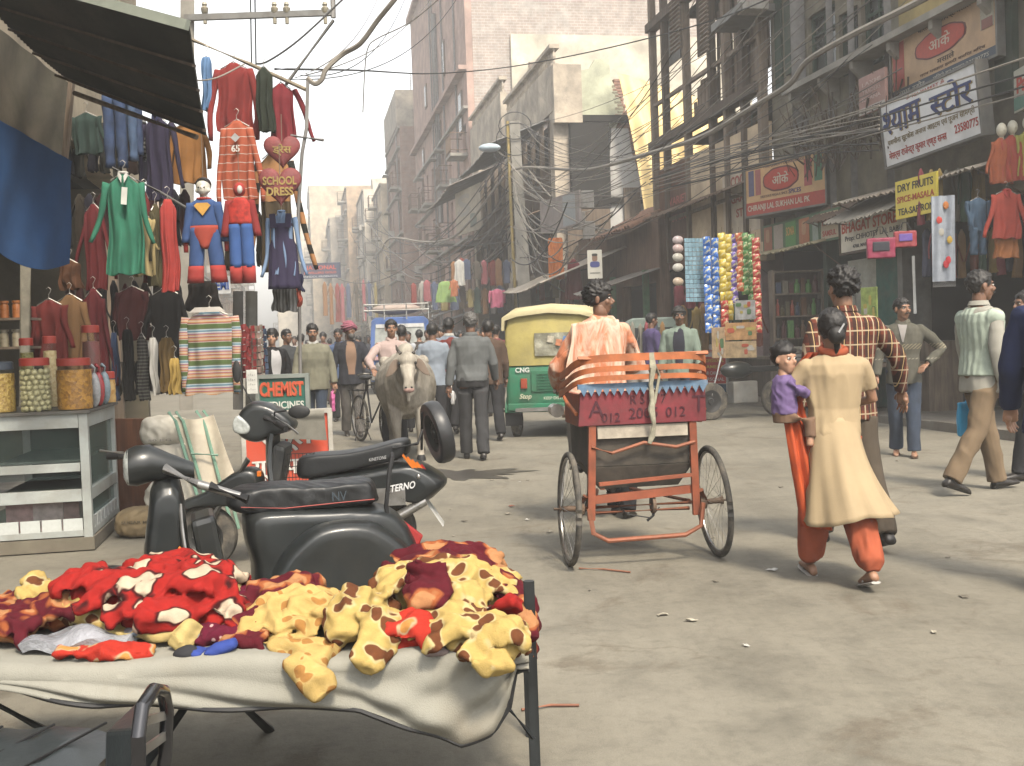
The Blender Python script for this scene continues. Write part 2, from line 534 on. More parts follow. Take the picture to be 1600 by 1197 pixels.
# shared surfaces
PLAST=lambda c,d=.45:M((c[0]*1.12,c[1]*1.04,c[2]*.92),.92,var=.4,scale=1.1,bump=.35,bscale=9,bdist=.02,dirt=min(.85,d*1.5),dcol=tuple(x*.33 for x in c))
def brick_mat(c1,c2,mortar,sc=1.0,worn=.4):
 s=NT('weathered brick')
 v=s.mapping((1,1,1),(0,0,0))
 sp=s.sep()
 cmb=s.n.new('ShaderNodeCombineXYZ')
 s.l.new(s.math('ADD',sp[0],sp[1]),cmb.inputs[0]);s.l.new(sp[2],cmb.inputs[1])
 b=s.n.new('ShaderNodeTexBrick');s.l.new(cmb.outputs[0],b.inputs['Vector'])
 c1,c2,mortar=[tuple(x*KA for x in q) for q in(c1,c2,mortar)];b.inputs['Color1'].default_value=(*c1,1);b.inputs['Color2'].default_value=(*c2,1);b.inputs['Mortar'].default_value=(*mortar,1)
 b.inputs['Scale'].default_value=1;b.inputs['Brick Width'].default_value=.24*sc;b.inputs['Row Height'].default_value=.09*sc
 b.inputs['Mortar Size'].default_value=.012*sc
 k=s.mix(s.ramp(s.noise(.8,7,.7,dist=.6),[(.5,0.0),(.62,worn)]),b.outputs['Color'],mortar)
 k=s.mix(1.0,k,s.ramp(s.noise(2.5,5),[(.3,.7),(.7,1.1)]),'MULTIPLY')
 s.col(k);s.bump(b.outputs['Fac'],-.4,.02)
 return s.end(.92,0,.2)
BRICK=brick_mat((.27,.13,.09),(.33,.19,.14),(.33,.29,.25))
BRICKG=brick_mat((.36,.29,.25),(.40,.33,.29),(.46,.43,.39),1.5,.6)
WOOD=planks_mat((.13,.095,.07))
WOODL=planks_mat((.26,.20,.15))
WOODG=planks_mat((.045,.075,.055),2,(.02,.035,.025))
WOODY=planks_mat((.27,.23,.10),2,(.12,.11,.06))
DARKIN=M((.022,.02,.018),.95,var=.4,scale=3,bump=0)
GREYM=M((.20,.20,.19),.6,.3,var=.35,scale=5,dirt=.5)
RUST=M((.17,.12,.085),.8,.2,var=.4,scale=6,dirt=.6,dcol=(.12,.06,.03))
TIN=M((.25,.235,.21),.6,.35,var=.35,scale=3,dirt=.7,dcol=(.16,.09,.05))
PIPE=M((.22,.21,.20),.6,.2,var=.3,scale=7)
CONC=M((.34,.32,.28),.9,var=.3,scale=2.2,bump=.4,bscale=12,bdist=.015,dirt=.5,dcol=(.15,.14,.12))
WINGLASS=M((.055,.06,.06),.25,0,var=.5,scale=3,bump=0,spec=.6)
BLACK=M((.015,.015,.016),.6,var=.3,bump=0)
def wall_holes(mb,a0,a1,z0,z1,w0,w1,holes):
 """wall between w0 and w1 with rectangular openings (a0,a1,z0,z1)"""
 A=sorted({a0,a1,*[h[i] for h in holes for i in(0,1) if a0<h[i]<a1]})
 Z=sorted({z0,z1,*[h[i] for h in holes for i in(2,3) if z0<h[i]<z1]})
 for j in range(len(Z)-1):
  run=None
  for i in range(len(A)-1):
   ca,cz=(A[i]+A[i+1])/2,(Z[j]+Z[j+1])/2
   solid=not any(h[0]<ca<h[1] and h[2]<cz<h[3] for h in holes)
   if solid:run=run if run is not None else A[i]
   if run is not None and(not solid or i==len(A)-2):
    SB(mb,run,A[i+1] if solid else A[i],w0,w1,Z[j],Z[j+1]);run=None
 return mb
def window_part(par,a0,a1,z0,z1,w,side,fm,pm=None,style='grid',depth=.18,rnd=random):
 """frame set in a wall opening; side=+1: the street lies towards smaller w"""
 fw=.06;wi=w+side*depth;wo=wi-side*.05
 lo,hi=min(wi,wo),max(wi,wo)
 f=MB()
 SB(f,a0,a0+fw,lo,hi,z0,z1);SB(f,a1-fw,a1,lo,hi,z0,z1)
 SB(f,a0+fw,a1-fw,lo,hi,z0,z0+fw);SB(f,a0+fw,a1-fw,lo,hi,z1-fw,z1)
 m=(a0+a1)/2
 SB(f,m-.025,m+.025,lo+.003,hi-.003,z0+fw,z1-fw)
 if style=='grid':SB(f,a0+fw,a1-fw,lo+.006,hi-.006,z0+(z1-z0)*.66,z0+(z1-z0)*.66+.05)
 if style=='bars':
  k=a0+.12
  while k<a1-.1:
   SB(f,k,k+.018,lo-.03,lo-.012,z0,z1);k+=.13
 if style=='shutter':
  n=int((z1-z0)/.11)
  for i in range(n):
   zz=z0+fw+(z1-z0-2*fw)*i/n
   SB(f,a0+fw,a1-fw,lo+.01,hi-.01,zz,zz+.06)
 fo=f.build('window',fm,par)
 g=MB();SB(g,a0+.01,a1-.01,min(w+side*(depth+.02),w+side*(depth+.04)),max(w+side*(depth+.02),w+side*(depth+.04)),z0+.01,z1-.01)
 g.build('pane',pm or WINGLASS,fo)
 return fo
def balcony(par,a0,a1,z,w,side,out=.9,rail='bars',slabm=None,railm=None):
 """slab on the street side with a railing"""
 wo=w-side*out
 b=MB();SB(b,a0,a1,min(w,wo),max(w,wo),z-.14,z)
 bo=b.build('balcony',slabm or CONC,par)
 r=MB();rm=railm or RUST
 for zz in(z+.12,z+.92):
  SB(r,a0,a1,min(wo,wo+side*.04),max(wo,wo+side*.04),zz,zz+.04)
  for aa in(a0,a1-.04):SB(r,aa,aa+.04,min(wo+side*.04,w),max(wo+side*.04,w),zz,zz+.04)
 if rail=='bars':
  k=a0
  while k<a1:SB(r,k,k+.025,min(wo+side*.008,wo+side*.03),max(wo+side*.008,wo+side*.03),z,z+.95);k+=.16
 else:
  n=int((a1-a0)/.5)
  for i in range(n):
   p0,p1=a0+(a1-a0)*i/n,a0+(a1-a0)*(i+1)/n
   r.bar(ST(p0,wo+side*.02,z+.15),ST(p1,wo+side*.02,z+.93),.03);r.bar(ST(p1,wo+side*.025,z+.15),ST(p0,wo+side*.025,z+.93),.03)
   SB(r,p0,p0+.04,min(wo,wo+side*.04),max(wo,wo+side*.04),z,z+.95)
 r.build('railing',rm,bo)
 return bo
def awning(par,a0,a1,z,w,side,out=1.1,drop=.35,mat=None,name='awning',ridge=.11,th=.012,sag=.04,seed=0):
 """corrugated sheet sloping down towards the street"""
 rn=random.Random(seed);n=max(4,int((a1-a0)/ridge)*2)
 j=[rn.uniform(-.03,.03) for _ in range(n+1)]
 def fn(u,v):
  i=int(round(u*n));aa=a0+(a1-a0)*u
  q=(w-side*(.02+out*v))-side*j[i]*v
  return ST(aa,q,z-drop*v+(.022 if i%2 else-.012)-sag*math.sin(PI*u)*v)
 m=MB();m.slab(fn,n,4,th)
 return m.build(name,mat or TIN,par)
ACM=M((.42,.40,.36),.7,var=.2,scale=8,dirt=.5)
def facade(name,label,a0,a1,w,zt,wallm,side=1,floors=4,fh=3.0,z1st=3.4,group=None,seed=0,framem=None,deep=9,wins=None,balc=.5,sidem=None,shop=True,trim=None,signs=True):
 rn=random.Random(seed)
 t=thing(name,label,'building',ST(a0,w),0,group)
 t.location=(0,0,0)
 holes=[];items=[]
 L=a1-a0;nb=wins or max(1,int(L/2.6));bw=L/nb
 if shop:
  k=a0+.3
  ns=max(1,int(L/3.2));sw=L/ns
  for i in range(ns):holes.append((a0+i*sw+.18,a0+(i+1)*sw-.18,0.0,2.7))
 for f in range(floors):
  z=z1st+f*fh
  if z+1.0>zt:break
  dh=min(1.75,zt-z-.8)
  for i in range(nb):
   if rn.random()<.12:continue
   c=a0+(i+.5)*bw+rn.uniform(-.2,.2);hw=rn.choice((.42,.5,.62))*min(1,bw/2.2)
   lowz=z+(.1 if rn.random()<balc else .75)
   h=(c-hw,c+hw,lowz,z+dh+.45)
   holes.append(h);items.append((h,f))
 wl=MB();wall_holes(wl,a0,a1,0,zt,min(w,w+side*.32),max(w,w+side*.32),holes)
 wl.build('wall',wallm,t)
 sd_=MB()
 e0,e1=min(w+side*.325,w+side*deep),max(w+side*.325,w+side*deep)
 SB(sd_,a0,a0+.25,e0,e1,0,zt);sd_.build('side_wall',sidem or wallm,t)
 sd_=MB();SB(sd_,a1-.25,a1,e0,e1,0,zt);sd_.build('side_wall',sidem or wallm,t)
 rf=MB();SB(rf,a0+.26,a1-.26,e0,e1,zt-.9,zt-.7)
 for f in range(floors+1):
  z=z1st-.25+f*fh
  if z<zt-1:SB(rf,a0+.26,a1-.26,e0,e1,z,z+.15)
 SB(rf,a0+.26,a1-.26,min(w+side*2.6,w+side*2.7),max(w+side*2.6,w+side*2.7),0,zt-1)
 rf.build('floor_slab',DARKIN if not sidem else CONC,t)
 fm=framem or[WOOD,WOODL,WOODG,GREYM][rn.randrange(4)]
 for h,f in items:
  window_part(t,*h,w,side,fm,style=rn.choice(('grid','bars','shutter')))
 tm=trim or CONC
 lg=MB()
 for f in range(floors+1):
  z=z1st-.3+f*fh
  if z<zt-.6:SB(lg,a0-.03,a1+.03,min(w-side*.22,w-side*.002),max(w-side*.22,w-side*.002),z,z+.12)
 SB(lg,a0-.05,a1+.05,min(w-side*.14,w-side*.002),max(w-side*.14,w-side*.002),zt-.16,zt+.02)
 lg.build('cornice',tm,t)
 for h,f in items:
  r=rn.random()
  if r<balc*.8:
   balcony(t,h[0]-.35,h[1]+.35,h[2]-.02,w,side,rn.uniform(.6,1.0),rn.choice(('bars','cross')))
  elif r<balc*.8+.22:
   c=MB();SB(c,h[0]-.1,h[1]+.1,min(w-side*.5,w-side*.004),max(w-side*.5,w-side*.004),h[3]+.08,h[3]+.14);c.build('sunshade',tm,t)
  elif r<balc*.8+.36:
   c=MB();SB(c,h[0]+.1,h[0]+.7,min(w-side*.45,w-side*.004),max(w-side*.45,w-side*.004),h[2]-.62,h[2]-.12);c.build('air_conditioner',ACM,t)
 for k in range(max(1,int(L/5))):
  aa=a0+rn.uniform(.2,L-.2);pm=MB()
  pm.tube([ST(aa,w-side*.08,.2),ST(aa+.02,w-side*.08,zt*.6),ST(aa,w-side*.08,zt-.2)],.05,6);pm.build('drainpipe',PIPE,t)
 if shop:
  for i in range(ns):
   if rn.random()<.75:awning(t,a0+i*sw+.05,a0+(i+1)*sw-.05,rn.uniform(2.7,3.2),w,side,rn.uniform(.8,1.6),rn.uniform(.2,.5),rn.choice((TIN,RUST,GREYM)),seed=seed*7+i)
 for k in range(rn.randrange(1,3)):
  aa=a0+rn.uniform(.5,L-1.2)
  c=MB()
  if rn.random()<.5:
   SB(c,aa,aa+1.6,min(w+side*1,w+side*3),max(w+side*1,w+side*3),zt-.7,zt+rn.uniform(.8,2.2));c.build('roof_room',wallm,t)
  else:
   T=Matrix.Translation(ST(aa+.6,w+side*1.6,zt-.7));c.lathe([(0,0),(.55,0),(.58,.9),(.5,1.2),(.2,1.35),(.2,1.45),(0,1.45)],12,T);c.build('water_tank',BLACK,t,smooth=True)
 return t
# the far row, right side of the street
pk=PLAST((.42,.31,.29),.3);gy=PLAST((.36,.34,.31),.5);cr=PLAST((.50,.44,.35),.4);wh=PLAST((.60,.58,.54),.3)
tan=PLAST((.44,.34,.25),.5);mint=PLAST((.36,.42,.37),.4)
facade('apartment_building','pinkish narrow building behind the brick block down the street',90,100,6.8,14.5,cr,seed=5,floors=4,balc=.6)
facade('apartment_building','cream five storey building with overhanging balcony rows far along street',100.4,112,6.0,15.5,wh,seed=6,floors=4,balc=.7)
facade('apartment_building','pale orange walled block fading into the smog near the sky gap',112.5,126,5.0,17.5,tan,seed=8,floors=5,balc=.5)
facade('apartment_building','light grey hazy block beyond the pale orange one',126.5,142,3.6,16,gy,seed=9,floors=4,balc=.5)
facade('apartment_building','tall cream tower half lost in haze at the street bend',143,160,1.6,22,cr,seed=10,floors=6,balc=.4)
facade('apartment_building','palest block closing the view at the end of the street',165,185,-3.4,21,wh,seed=11,floors=6,balc=.4,deep=14)
bb=facade('brick_building','exposed brick building with a blank grey top storey beside the pink one',77,89,7.3,16.6,BRICK,seed=12,floors=4,balc=.55,sidem=BRICK)
m=MB();SB(m,77.3,88,7.1,15,16.63,19.2);m.build('roof_storey',gy,bb)
m=MB();m.tube([ST(80,8.5,19.2),ST(80,8.5,21)],.03,5)
for i in range(4):m.tube([ST(79.6,8.5,20.2+i*.2),ST(80.4,8.5,20.2+i*.2)],.015,4)
m.build('roof_aerial',RUST,bb)
def tall_pink():
 t=facade('apartment_building','tall pink plastered building with a bare brick side wall rising out of view',50.5,74,8.0,23,pk,seed=21,floors=3,z1st=3.5,balc=.75,sidem=BRICKG,deep=14)
 wm=MB()
 for(x0,x1,z0,z1) in((52,53.1,11.4,13.4),(57.5,58.3,15.5,17.3),(60,60.7,12.2,13.6),(66,66.9,15.6,17),(68.5,69.2,12,13.6)):
  f=MB();SB(f,x0,x1,7.93,7.99,z0,z1);fo=f.build('window',WOODL,t)
  g=MB();SB(g,x0+.1,x1-.1,7.915,7.927,z0+.12,z1-.12);g.build('pane',WINGLASS,fo)
 m=MB();SB(m,50.5,74,7.62,7.995,14.0,14.2);SB(m,50.5,74,7.7,7.995,22.8,23.1);m.build('cornice',pk,t)
 m=MB();m.tube([ST(60.5,7.85,8),ST(60.5,7.85,19.5)],.12,8);m.build('drainpipe',PIPE,t)
 m=MB();SB(m,50.32,50.49,8.3,22,17.6,23.0);m.build('render_panel',mint,t)
 m=MB();SB(m,50.28,50.47,10.1,22,11.5,15.6);m.build('sunlit_white_panel',M((.60,.55,.44),.9,var=.4,scale=.9,dirt=.55,dcol=(.30,.26,.21)),t)  # last panel: white lower wall, its sunlit brightness put into the pale colour
 m=MB();SB(m,50.2,50.27,10.9,11.4,12.2,14.3);m.build('window',WOODL,t);m=MB();SB(m,50.2,50.27,12.3,12.8,13.2,13.9);m.build('window',WOODL,t)
tall_pink()
# half demolished building with the plaster parapet
def ruin():
 PL=PLAST((.50,.46,.41),.5)
 t=thing('ruined_building','half demolished plaster building with balustrade parapet and open timber loggia','building')
 def parapet(a0,a1,z0,z1,w):
  m=MB();SB(m,a0,a1,w,w+.25,z0,z1);m.build('wall',PL,t)
  b=MB();k=a0+.05
  while k<a1-.1:
   T=Matrix.Translation(ST(k,w+.12,z1));b.lathe([(.05,0),(.05,.05),(.03,.1),(.065,.22),(.03,.38),(.05,.42),(.05,.46)],6,T);k+=.26
  b.build('balusters',PL,t,kind='stuff')
  c=MB();SB(c,a0-.05,a1+.05,w-.04,w+.28,z1+.462,z1+.58);c.build('coping',PL,t)
 parapet(33.6,41.6,8.5,10.0,8.0)
 parapet(42.3,50.2,9.2,11.1,8.0)
 for a_ in(33.6,41.4,49.6):m=MB();SB(m,a_,a_+.55,8.02,8.5,0,8.5 if a_<40 else 9.2);m.build('pier',PL,t)
 m=MB()
 for z in(3.1,5.6,8.2):SB(m,33.6,50.2,8.3,17,z,z+.2)
 SB(m,33.8,50.2,12.6,12.8,0,9.1);SB(m,50.0,50.2,8.5,17,0,11)
 m.build('floor_slab',DARKIN,t)
 m=MB();SB(m,33.3,33.55,8.0,8.9,8.1,9.9);m.build('end_wall',PL,t);m=MB();SB(m,33.3,33.5,8.3,9.7,0,5.4);m.build('end_wall',planks_mat((.20,.15,.11)),t);m=MB();SB(m,33.32,33.5,8.5,9.75,5.42,8.1);m.build('end_wall',DARKIN,t)  # near-black sheet: shade of the dark loggia opening put into its colour
 poly=[(8.9,8.2),(9.6,8.2),(10.1,8.0),(10.4,8.6),(10.2,9.2),(10.0,9.6),(9.95,10.2),(9.5,10.2),(9.3,9.9),(8.9,9.8)]
 m=MB();m.prism(poly,.22,Matrix.Translation(ST(33.8,0,0))@Matrix(((cT,0,-sT,0),(sT,0,cT,0),(0,1,0,0),(0,0,0,1))));m.build('broken_wall',PLAST((.50,.55,.46),.3),t)
 poly=[(9.75,3.4),(11.2,3.4),(11.1,5.6),(10.9,6.3),(10.6,7.2),(10.5,8.0),(9.95,8.0),(9.8,6.5)]
 m=MB();m.prism(poly,.22,Matrix.Translation(ST(33.7,0,0))@Matrix(((cT,0,-sT,0),(sT,0,cT,0),(0,1,0,0),(0,0,0,1))));m.build('broken_wall',PLAST((.52,.55,.60),.2),t)
 m=MB()
 rn=random.Random(4)
 for i in range(44):
  z=3.6+i*.11;w_=11.15-(.65 if z>7 else(z-3.6)*.12)+rn.uniform(-.08,.14)
  SB(m,33.72,33.98,w_-.1,w_+rn.uniform(.1,.35),z,z+.085)
 for i in range(16):
  z=8.0+i*.1;SB(m,33.8,34.05,10.2-(z-8)*.1+rn.uniform(-.06,.06),10.65-(z-8)*.2+rn.uniform(-.1,.1),z,z+.08)
 m.build('broken_brick_edge',M((.34,.20,.15),.95,var=.4,scale=9),t,kind='stuff')
 m=MB();SB(m,33.58,33.66,10.25,10.8,4.1,6.1);m.build('window',WOODL,t)
 for a_ in(34.6,36.0,37.4,38.8,40.2,43.2,44.8,46.6,48.4):
  m=MB();SB(m,a_,a_+.16,8.1,8.26,5.8,8.5);m.build('post',WOODL,t)
  m=MB();SB(m,a_,a_+.12,8.05,8.17,3.3,5.6);m.build('post',WOOD,t)
 m=MB()
 for z in(4.2,6.7):SB(m,33.9,50,8.09,8.14,z,z+.07)
 k=34
 while k<50:SB(m,k,k+.03,8.1,8.13,3.3,4.2);SB(m,k,k+.03,8.1,8.13,5.8,6.7);k+=.2
 m.build('railing',RUST,t)
 awning(t,34,41.4,8.35,8.0,1,1.9,.75,GREYM,seed=3,sag=.1)
 awning(t,42,50,8.3,8.0,1,2.2,.9,TIN,seed=5,sag=.15)
 awning(t,34.2,38.2,5.6,8.0,1,1.0,.35,RUST,seed=6)
 awning(t,43,49.5,5.7,8.0,1,1.3,.4,TIN,seed=7)
 awning(t,33.8,41.4,3.25,8.0,1,1.9,.5,RUST,seed=8)
 awning(t,41.8,50,3.3,8.0,1,1.7,.45,GREYM,seed=9)
 rn=random.Random(11)
 m=MB()
 for i in range(16):
  aa=rn.uniform(34,49.5);zz=rn.choice((5.8,3.3));SB(m,aa,aa+rn.uniform(.4,1.1),8.3,8.35,zz,zz+rn.uniform(.8,2.2))
 m.build('old_boards',WOOD,t,kind='stuff')
ruin()
def lowshop():
 t=thing('low_shop','single storey shop with green posts and a patched tin awning beside the ruin','building')
 m=MB();wall_holes(m,25.4,33.2,0,4.4,8.6,8.85,[(25.7,28.6,0,2.7),(29.2,32.8,0,2.7)])
 m.build('wall',planks_mat((.20,.12,.08)),t)
 m=MB();SB(m,25.4,33.2,11.5,11.7,0,4.3);SB(m,25.4,33.2,8.9,11.4,2.9,3.0);SB(m,25.4,33.2,8.9,14,4.2,4.35);m.build('inner_wall',DARKIN,t)
 for a_ in(25.9,28.8,31.0,32.9):
  m=MB();SB(m,a_,a_+.14,8.35,8.49,.1,3.0);m.build('post',M((.05,.16,.07),.6,var=.4,scale=8,dirt=.5),t)
 tile=MB();tile.lathe([(.11,0),(.10,.42)],6,Matrix.Rotation(0,4,'X'),ang=PI)
 tm=M((.30,.15,.09),.9,var=.5,scale=5,dirt=.5)
 one=None
 rn=random.Random(2)
 for r_ in range(5):
  for c_ in range(16):
   if one is None:me=tile.mesh('roof_tile');me.materials.append(tm);one=me
   o=bpy.data.objects.new('roof_tile',one);COL.objects.link(o);o.parent=t
   p=ST(26.0+c_*.24,8.05+r_*.34,4.0+r_*.17+rn.uniform(-.01,.02))
   d=(ST(0,1,.5)-ST(0,0,0)).normalized();x=(ST(1,0)-ST(0,0)).normalized();y=d.cross(x)
   o.matrix_world=Matrix(((x.x,y.x,d.x,p.x),(x.y,y.y,d.y,p.y),(x.z,y.z,d.z,p.z),(0,0,0,1)))
 m=MB();m.slab(lambda u,v:ST(25.9+4.0*u,8.0+1.7*v,3.93+.85*v),4,3,.03);m.build('roof',RUST,t)
 awning(t,28.0,33.4,3.75,8.6,1,2.4,.9,TINL,seed=14,sag=.12,ridge=.16)
 awning(t,25.3,27.6,3.0,8.6,1,1.6,.5,TIN,seed=15,sag=.08)
TINL=M((.40,.36,.30),.7,.15,var=.3,scale=3,dirt=.5,dcol=(.2,.12,.07))
lowshop()
def tarp():
 t=thing('tarpaulin','sunlit yellow tarpaulin hung in folds over the torn side of the ruin','tarpaulin')
 def fn(u,v):
  p0=Vector((10.0,0,9.6)).lerp(Vector((13.4,0,8.6)),u**1.1)
  p1=Vector((10.95,0,3.8)).lerp(Vector((14.6,0,4.4)),u)
  p=p0.lerp(p1,v)
  return ST(33.0+.16*math.sin(u*34+v*2)*(.25+v)-.5*math.sin(PI*v)*.6,p.x+.25*math.sin(PI*v)*u,p.z)
 s=NT('yellow plastic sheet')
 k=s.mix(1.0,(.66,.50,.24),s.ramp(s.noise(1.4,6),[(.3,.7),(.7,1.1)]),'MULTIPLY');s.col(k)
 s.bump(s.noise(6,5),.4,.03)
 mt=s.end(.5,0,.4)
 m=MB();m.slab(fn,90,14,.006);m.build('sheet',mt,t,smooth=1.2)
tarp()
facade('apartment_building','smoky grey low block behind the hanging school uniforms',24,40,-6.0,6.0,gy,side=-1,seed=31,floors=1,balc=.5)
facade('apartment_building','pale two storey block on the shaded side further down',41,70,-6.4,7.5,cr,side=-1,seed=32,floors=1,balc=.5)
facade('apartment_building','hazy three storey block seen past the clothes rail',72,110,-6.2,10.5,tan,side=-1,seed=33,floors=2,balc=.5)
facade('apartment_building','faint distant block on the shaded side where street narrows',112,160,-7.2,12.5,gy,side=-1,seed=34,floors=3,balc=.5)
# timber fronted building on the near right
def rectR(pxL,pxR,pyT,pyB,w):
 a1,z1=FR(pxL,pyT,w);_,z0=FR(pxL,pyB,w);a0,_=FR(pxR,pyT,w)
 return a0,a1,z0,z1
WF=9.0
def SBx(name,mat,par,*b,**k):
 m=MB();SB(m,*b);return m.build(name,mat,par,**k)
def timber_house():
 t=thing('timber_building','dark three storey building with wooden galleries, green windows and shops below','building')
 A0,A1,ZT=9.0,25.0,13.5
 GR=M((.035,.06,.042),.75,var=.4,scale=4,dirt=.3)
 YEL=PLAST((.40,.33,.15),.3)
 b=lambda*p:rectR(*p,WF)
 m=MB()
 wa=[]
 for(l,r,tp,bt) in((1262,1305,28,130),(1310,1340,25,125),(1345,1388,-10,112),(1060,1110,150,250)):
  wa.append(b(l,r,tp,bt))
 gx,_=FR(1205,100,WF)
 wall_holes(m,A0,gx,3.05,ZT,WF,WF+.3,wa[:3]+[(h[0],h[1],h[2]+2.6,h[3]+2.6) for h in wa[:2]])
 m.build('wall',M((.20,.18,.13),.9,var=.45,scale=2.5,bump=.4,bscale=10,bdist=.02,dirt=.5),t)
 for h in wa[:3]+[(h[0],h[1],h[2]+2.6,h[3]+2.6) for h in wa[:2]]:
  window_part(t,*h,WF,1,WOODG,style='grid',depth=.12)
 SBx('floor_slab',M((.10,.09,.075),.9),t,A0,A1,WF+.3,14,2.95,3.15)
 SBx('floor_slab',DARKIN,t,A0,A1,WF+.3,14,5.9,6.05)
 SBx('floor_slab',DARKIN,t,A0,A1,WF+.3,14,8.9,9.05)
 SBx('roof',DARKIN,t,A0,A1,WF-.5,14,ZT,ZT+.15)
 SBx('rear_wall',M((.12,.10,.08),.95,var=.4,scale=2),t,A0,A1,12.6,12.8,.1,ZT)
 SBx('partition_wall',DARKIN,t,gx-.1,gx+.1,WF+.3,12.6,3.15,ZT)
 rn=random.Random(5)
 aE,_=FR(1032,100,WF)
 posts=[FR(x,120,WF)[0] for x in(1033,1052,1086,1126,1150,1178,1206)]
 for i,a_ in enumerate(posts):
  SBx('post',WOODL if i%2==0 else WOOD,t,a_-.07,a_+.07,WF-.28,WF-.12,3.1,ZT)
 for z in(5.95,8.85,11.6):
  SBx('beam',WOOD,t,gx,aE+.1,WF-.35,WF-.1,z,z+.2)
 for z in(4.1,7.0,9.9):SBx('rail',WOODL,t,gx,aE,WF-.24,WF-.16,z,z+.08)
 one={}
 def boardpiece(a_,z0,z1,wd,w_,mat):
  key=(round(z1-z0,2),round(wd,2))
  k2=(key,mat.name)
  if k2 not in one:
   q=MB();q.box((0,0,(z1-z0)/2),(.025,wd,z1-z0));me=q.mesh('board');me.materials.append(mat);one[k2]=me
  o=bpy.data.objects.new('board',one[k2]);COL.objects.link(o);o.parent=t
  o.location=ST(a_,w_,z0);o.rotation_euler=(rn.uniform(-.01,.01),rn.uniform(-.02,.02),TH+rn.uniform(-.08,.08))
 for(ax0,ax1,z0,z1,w_,mats) in((posts[6],posts[3],6.1,8.3,WF-.08,(WOODL,WOOD)),(posts[6],posts[4],3.2,5.7,WF-.06,(WOOD,WOODL,WOODG)),(posts[2],posts[1],3.2,4.2,WF-.05,(WOOD,)),(posts[3],posts[2],6.1,7.0,WF-.05,(WOODL,))):
  k=min(ax0,ax1)
  while k<max(ax0,ax1)-.1:
   wd=rn.choice((.16,.2,.24))
   if rn.random()>.12:boardpiece(k+wd/2,z0,z1-rn.choice((0,.1,.4)),wd-.02,w_,rn.choice(mats))
   k+=wd
 for(l,r) in((1066,1082),(1115,1127)):
  a0,a1,z0,z1=b(l,r,-60,88);n=22
  q=MB()
  for i in range(n):
   zz=z0+(z1-z0)*i/n;q.box(ST((a0+a1)/2,WF-.34,zz),(.05,a1-a0,.05),(0,.6,TH))
  q.build('louvre',WOODL,t)
 for(l,r,tp,bt,mt) in((1040,1064,15,110,GREYM),(1090,1114,-20,92,WOOD),(1180,1203,0,120,WOODL),(1136,1148,90,260,WOODL),(1212,1222,-10,150,WOODG),(1228,1250,5,120,GR)):
  a0,a1,z0,z1=b(l,r,tp,bt);SBx('panel',mt,t,a0,a1,WF-.05,WF-.01,z0,z1)
 a0,a1,z0,z1=b(1210,1226,0,26);SBx('air_conditioner',ACM,t,a0,a1,WF-.75,WF-.31,z0,z1,bevel=.02)
 a0,a1,z0,z1=b(1170,1220,40,52);SBx('ledge',GREYM,t,a0,a1,WF-.8,WF-.1,z0,z0+.14)
 for x in(1258,1308,1342,1400):
  a_,_=FR(x,100,WF);q=MB();q.tube([ST(a_,WF-.12,3.1),ST(a_+.02,WF-.12,8),ST(a_,WF-.12,ZT)],.055 if x!=1258 else .13,8);q.build('drainpipe',PIPE,t,smooth=True)
 a0,a1,z0,z1=b(1255,1400,138,150)
 SBx('ledge',CONC,t,A0,a1,WF-.42,WF-.003,z0,z0+.10)
 for i in range(9):
  aa=A0+(a1-A0)*i/8.5+.3;q=MB();q.hexa([ST(aa,WF-.36,z0-.12),ST(aa,WF-.004,z0-.45),ST(aa+.1,WF-.004,z0-.45),ST(aa+.1,WF-.36,z0-.12),ST(aa,WF-.36,z0-.003),ST(aa,WF-.004,z0-.003),ST(aa+.1,WF-.004,z0-.003),ST(aa+.1,WF-.36,z0-.003)]);q.build('bracket',CONC,t)
 a0,a1,z0,z1=b(1408,1562,-60,60);SBx('plaster_panel',YEL,t,a0,a1,WF-.06,WF-.003,z0,z1+3)
 a0,a1,z0,z1=b(1562,1590,-60,150);SBx('panel',GR,t,a0,a1,WF-.10,WF-.003,z0,z1)
 q=MB()
 for i in range(150):
  aa=rn.uniform(A0+1,a1+1.2);ww=rn.uniform(WF-.55,WF-.1);zz=z0-1.2 if False else 3.35
  h=rn.uniform(.2,1.0)
  p=ST(rn.uniform(14.6,18.0),ww,rn.uniform(3.95,4.5));q.tube([p,p+Vector((rn.uniform(-.35,.35),rn.uniform(-.35,.35),h))],rn.uniform(.006,.02),4)
 q.build('stacked_sticks',WOOD,t,kind='stuff')
# ground floor: shop divisions
 for x,wd,mt in((1192,.42,PLAST((.33,.25,.27),.3)),(1300,.14,WOODG),(1418,.14,GREYM),(1047,.25,WOOD)):
  a_,_=FR(x,450,WF);SBx('pillar',mt,t,a_-wd/2,a_+wd/2,WF-.12,WF+.35,.1,2.95)
 for x in(1192,1300,1418):
  a_,_=FR(x,450,WF);SBx('partition_wall',DARKIN,t,a_-.06,a_+.06,WF+.36,12.6,.1,2.94)
 a_,_=FR(1600,450,WF);SBx('partition_wall',DARKIN,t,a_-1.8,a_-1.7,WF,12.6,.1,2.94)
 a0,a1,z0,z1=b(1036,1170,268,385)
 SBx('fascia_panel',planks_mat((.16,.075,.045)),t,FR(1086,300,WF)[0],a1,WF-.16,WF-.02,2.95,z1)
 SBx('fascia_panel',PLAST((.62,.52,.40),.25),t,FR(1210,300,WF)[0],FR(1088,300,WF)[0],WF-.2,WF-.02,2.75,z1-.05)
 a0,a1,z0,z1=b(1374,1412,395,600);q=MB()
 n=int((a1-a0)/.05)
